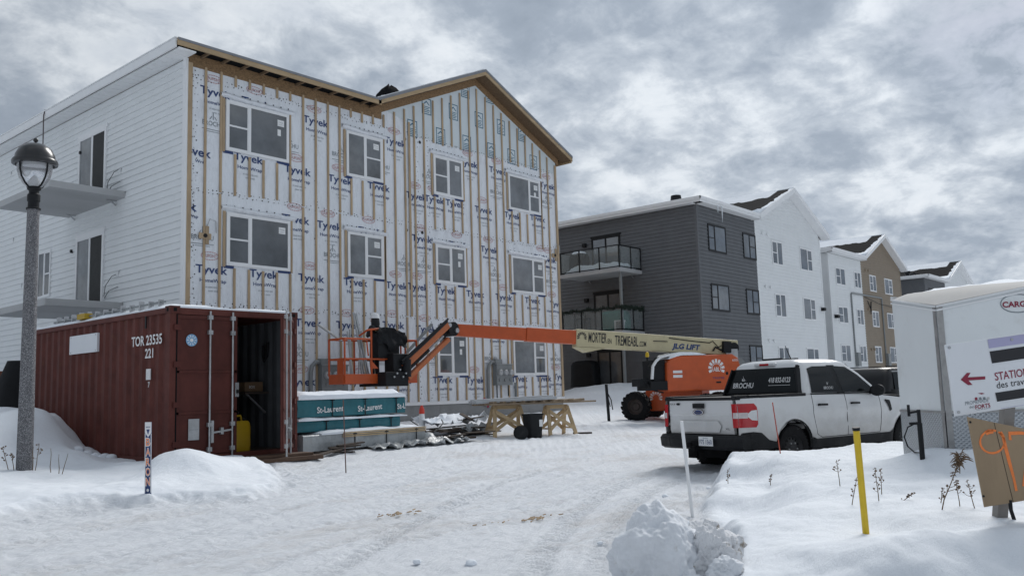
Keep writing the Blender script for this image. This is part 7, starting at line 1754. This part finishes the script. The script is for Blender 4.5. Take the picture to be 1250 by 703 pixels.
# ------------------------------------------------------------------ dry weeds in the banks
def weed(label, tip, root, d, seed, heads=8, br=5, r=.004, group='dry weeds in the snow'):
    random.seed(seed); a = at(*root, d); c = at(*tip, d); a.z = min(a.z, gz(a.x, a.y)+.01)
    b = MB(); L_ = (c-a).length; P = [a+(c-a)*f+Vector((.02*fbm(f*2+seed, 1), .02*fbm(f*2, seed), 0))*(f > 0)*L_*2 for f in (0, .25, .5, .75, 1)]
    b.tube(P, [r, r*.95, r*.8, r*.7, r*.45], 5)
    for k in range(br):
        f = random.uniform(.3, .95); i = min(3, int(f*4)); p_ = P[i]+(P[i+1]-P[i])*(f*4-i); an = random.uniform(0, 6.28); l = L_*random.uniform(.10, .26); d2 = Vector((math.cos(an), math.sin(an), random.uniform(.2, 1.0))).normalized()
        b.tube([p_, p_+d2*l*.6+Vector((0, 0, -.01)), p_+d2*l], [r*.5, r*.4, r*.3], 4)
        for h_ in range(2): qq = p_+d2*l*random.uniform(.7, 1.05); b.ball(qq, r*random.uniform(1.2, 2.6), None, 4, (1, 1, .8))
    for k in range(heads):
        f = 1-random.uniform(0, .55)**1.5; p_ = a+(c-a)*f; s_ = .028*L_+.006; qq = p_+Vector((random.uniform(-1, 1), random.uniform(-1, 1), random.uniform(-.6, .6)))*s_*1.2
        b.tube([p_, qq, qq+Vector((random.uniform(-1, 1), random.uniform(-1, 1), random.uniform(-1, .3)))*s_], [r*.5, r*.9, r*.3], 4)
    return b.build('dry_weed', weed_m, None, props=tags(label, 'dry weed', group))
def plume(label, tip, root, d, seed):
    o = weed(label, tip, root, d, seed, heads=34, br=3, r=.0055); random.seed(seed+1); c = at(*tip, d); b = MB()
    for k in range(46):
        s_ = random.uniform(.03, .10); an = random.uniform(-.4, 1.2); side = random.choice((-1, 1)); p_ = c+Vector((random.uniform(-.03, .03), random.uniform(-.03, .03), random.uniform(-.09, .02)))
        d2 = (R2*side*math.cos(an)*random.uniform(.4, 1)+Vector((random.uniform(-.3, .3), random.uniform(-.3, .3), .35-.5*an))).normalized(); b.tube([p_, p_+d2*s_*.6, p_+d2*s_+Vector((0, 0, -.02))], [.004, .005, .002], 4)
    pm = b.build('seed_plume', weed_m, o); return o
plume('tallest dry goldenrod weed with a bushy head left of the plywood board', (1171, 556), (1149, 627), 7.6, 1)
for lab, tip, root, d, sd_ in (('thin dry weed stem just right of the tall goldenrod', (1167, 585), (1172, 622), 7.7, 2), ('branched dry weed near the lower left corner of the plywood board', (1180, 586), (1191, 624), 7.6, 3), ('leaning clump of dry weed right of the yellow post', (1115, 601), (1098, 615), 8.2, 5),
    ('dry weed touching the left side of the yellow post', (1046, 582), (1040, 615), 8.3, 7), ('branched dry weed standing right of the yellow post', (1068, 570), (1073, 614), 8.3, 8), ('bare dry twig behind the yellow post', (1075, 572), (1076, 600), 8.8, 9), ('thin lone twig left of the yellow post', (1021, 561), (1025, 588), 9.4, 10), ('dark twig standing on the slope near the white stake', (888, 573), (889, 597), 11.2, 11),
    ('dry weed stem leaning under the plywood board', (1232, 612), (1215, 630), 7.15, 12), ('tiny tuft of dry weed on the bank above the big snow chunk', (941, 579), (940, 583), 10.9, 13), ('small weed between goldenrod and twigs', (1151, 595), (1147, 604), 8.0, 14)):
    weed(lab, tip, root, d, sd_, 9, 5, .0045)
for i, (lab, tip, root) in enumerate((('dry grass tuft left of the lamp post', (3, 545), (10, 573)), ('dry grass stalks against the left side of the lamp post', (14, 553), (17, 574)), ('dry stalks with seed heads right of the lamp post', (48, 541), (43, 573)), ('curved dry stem right of the lamp post', (41, 545), (40, 572)), ('first lone stem right of the lamp post', (62, 547), (62, 574)), ('straight lone stem in the middle of the left snowbank', (72, 554), (72, 574)), ('curved lone stem at the right of the left snowbank', (83, 553), (76, 574)))):
    weed(lab, tip, root, 12.1, 40+i, 7 if i in (0, 1, 2) else 0, 6 if i < 3 else 0, .0055)
# icicles at the grey gutter
for (px, py, l_) in ((876, 251, .35), (881, 252, .75)):
    p_ = on_y(px, py, BY-.55); b = MB(); b.tube([p_, p_-Vector((0, 0, l_*.6)), p_-Vector((0, 0, l_))], [.03, .02, .004], 8); b.build('icicle', mat('ice', (.75, .80, .84), .15), None, props=tags('icicle hanging from the gutter of the grey building', 'icicle', 'icicles on the grey gutter'))
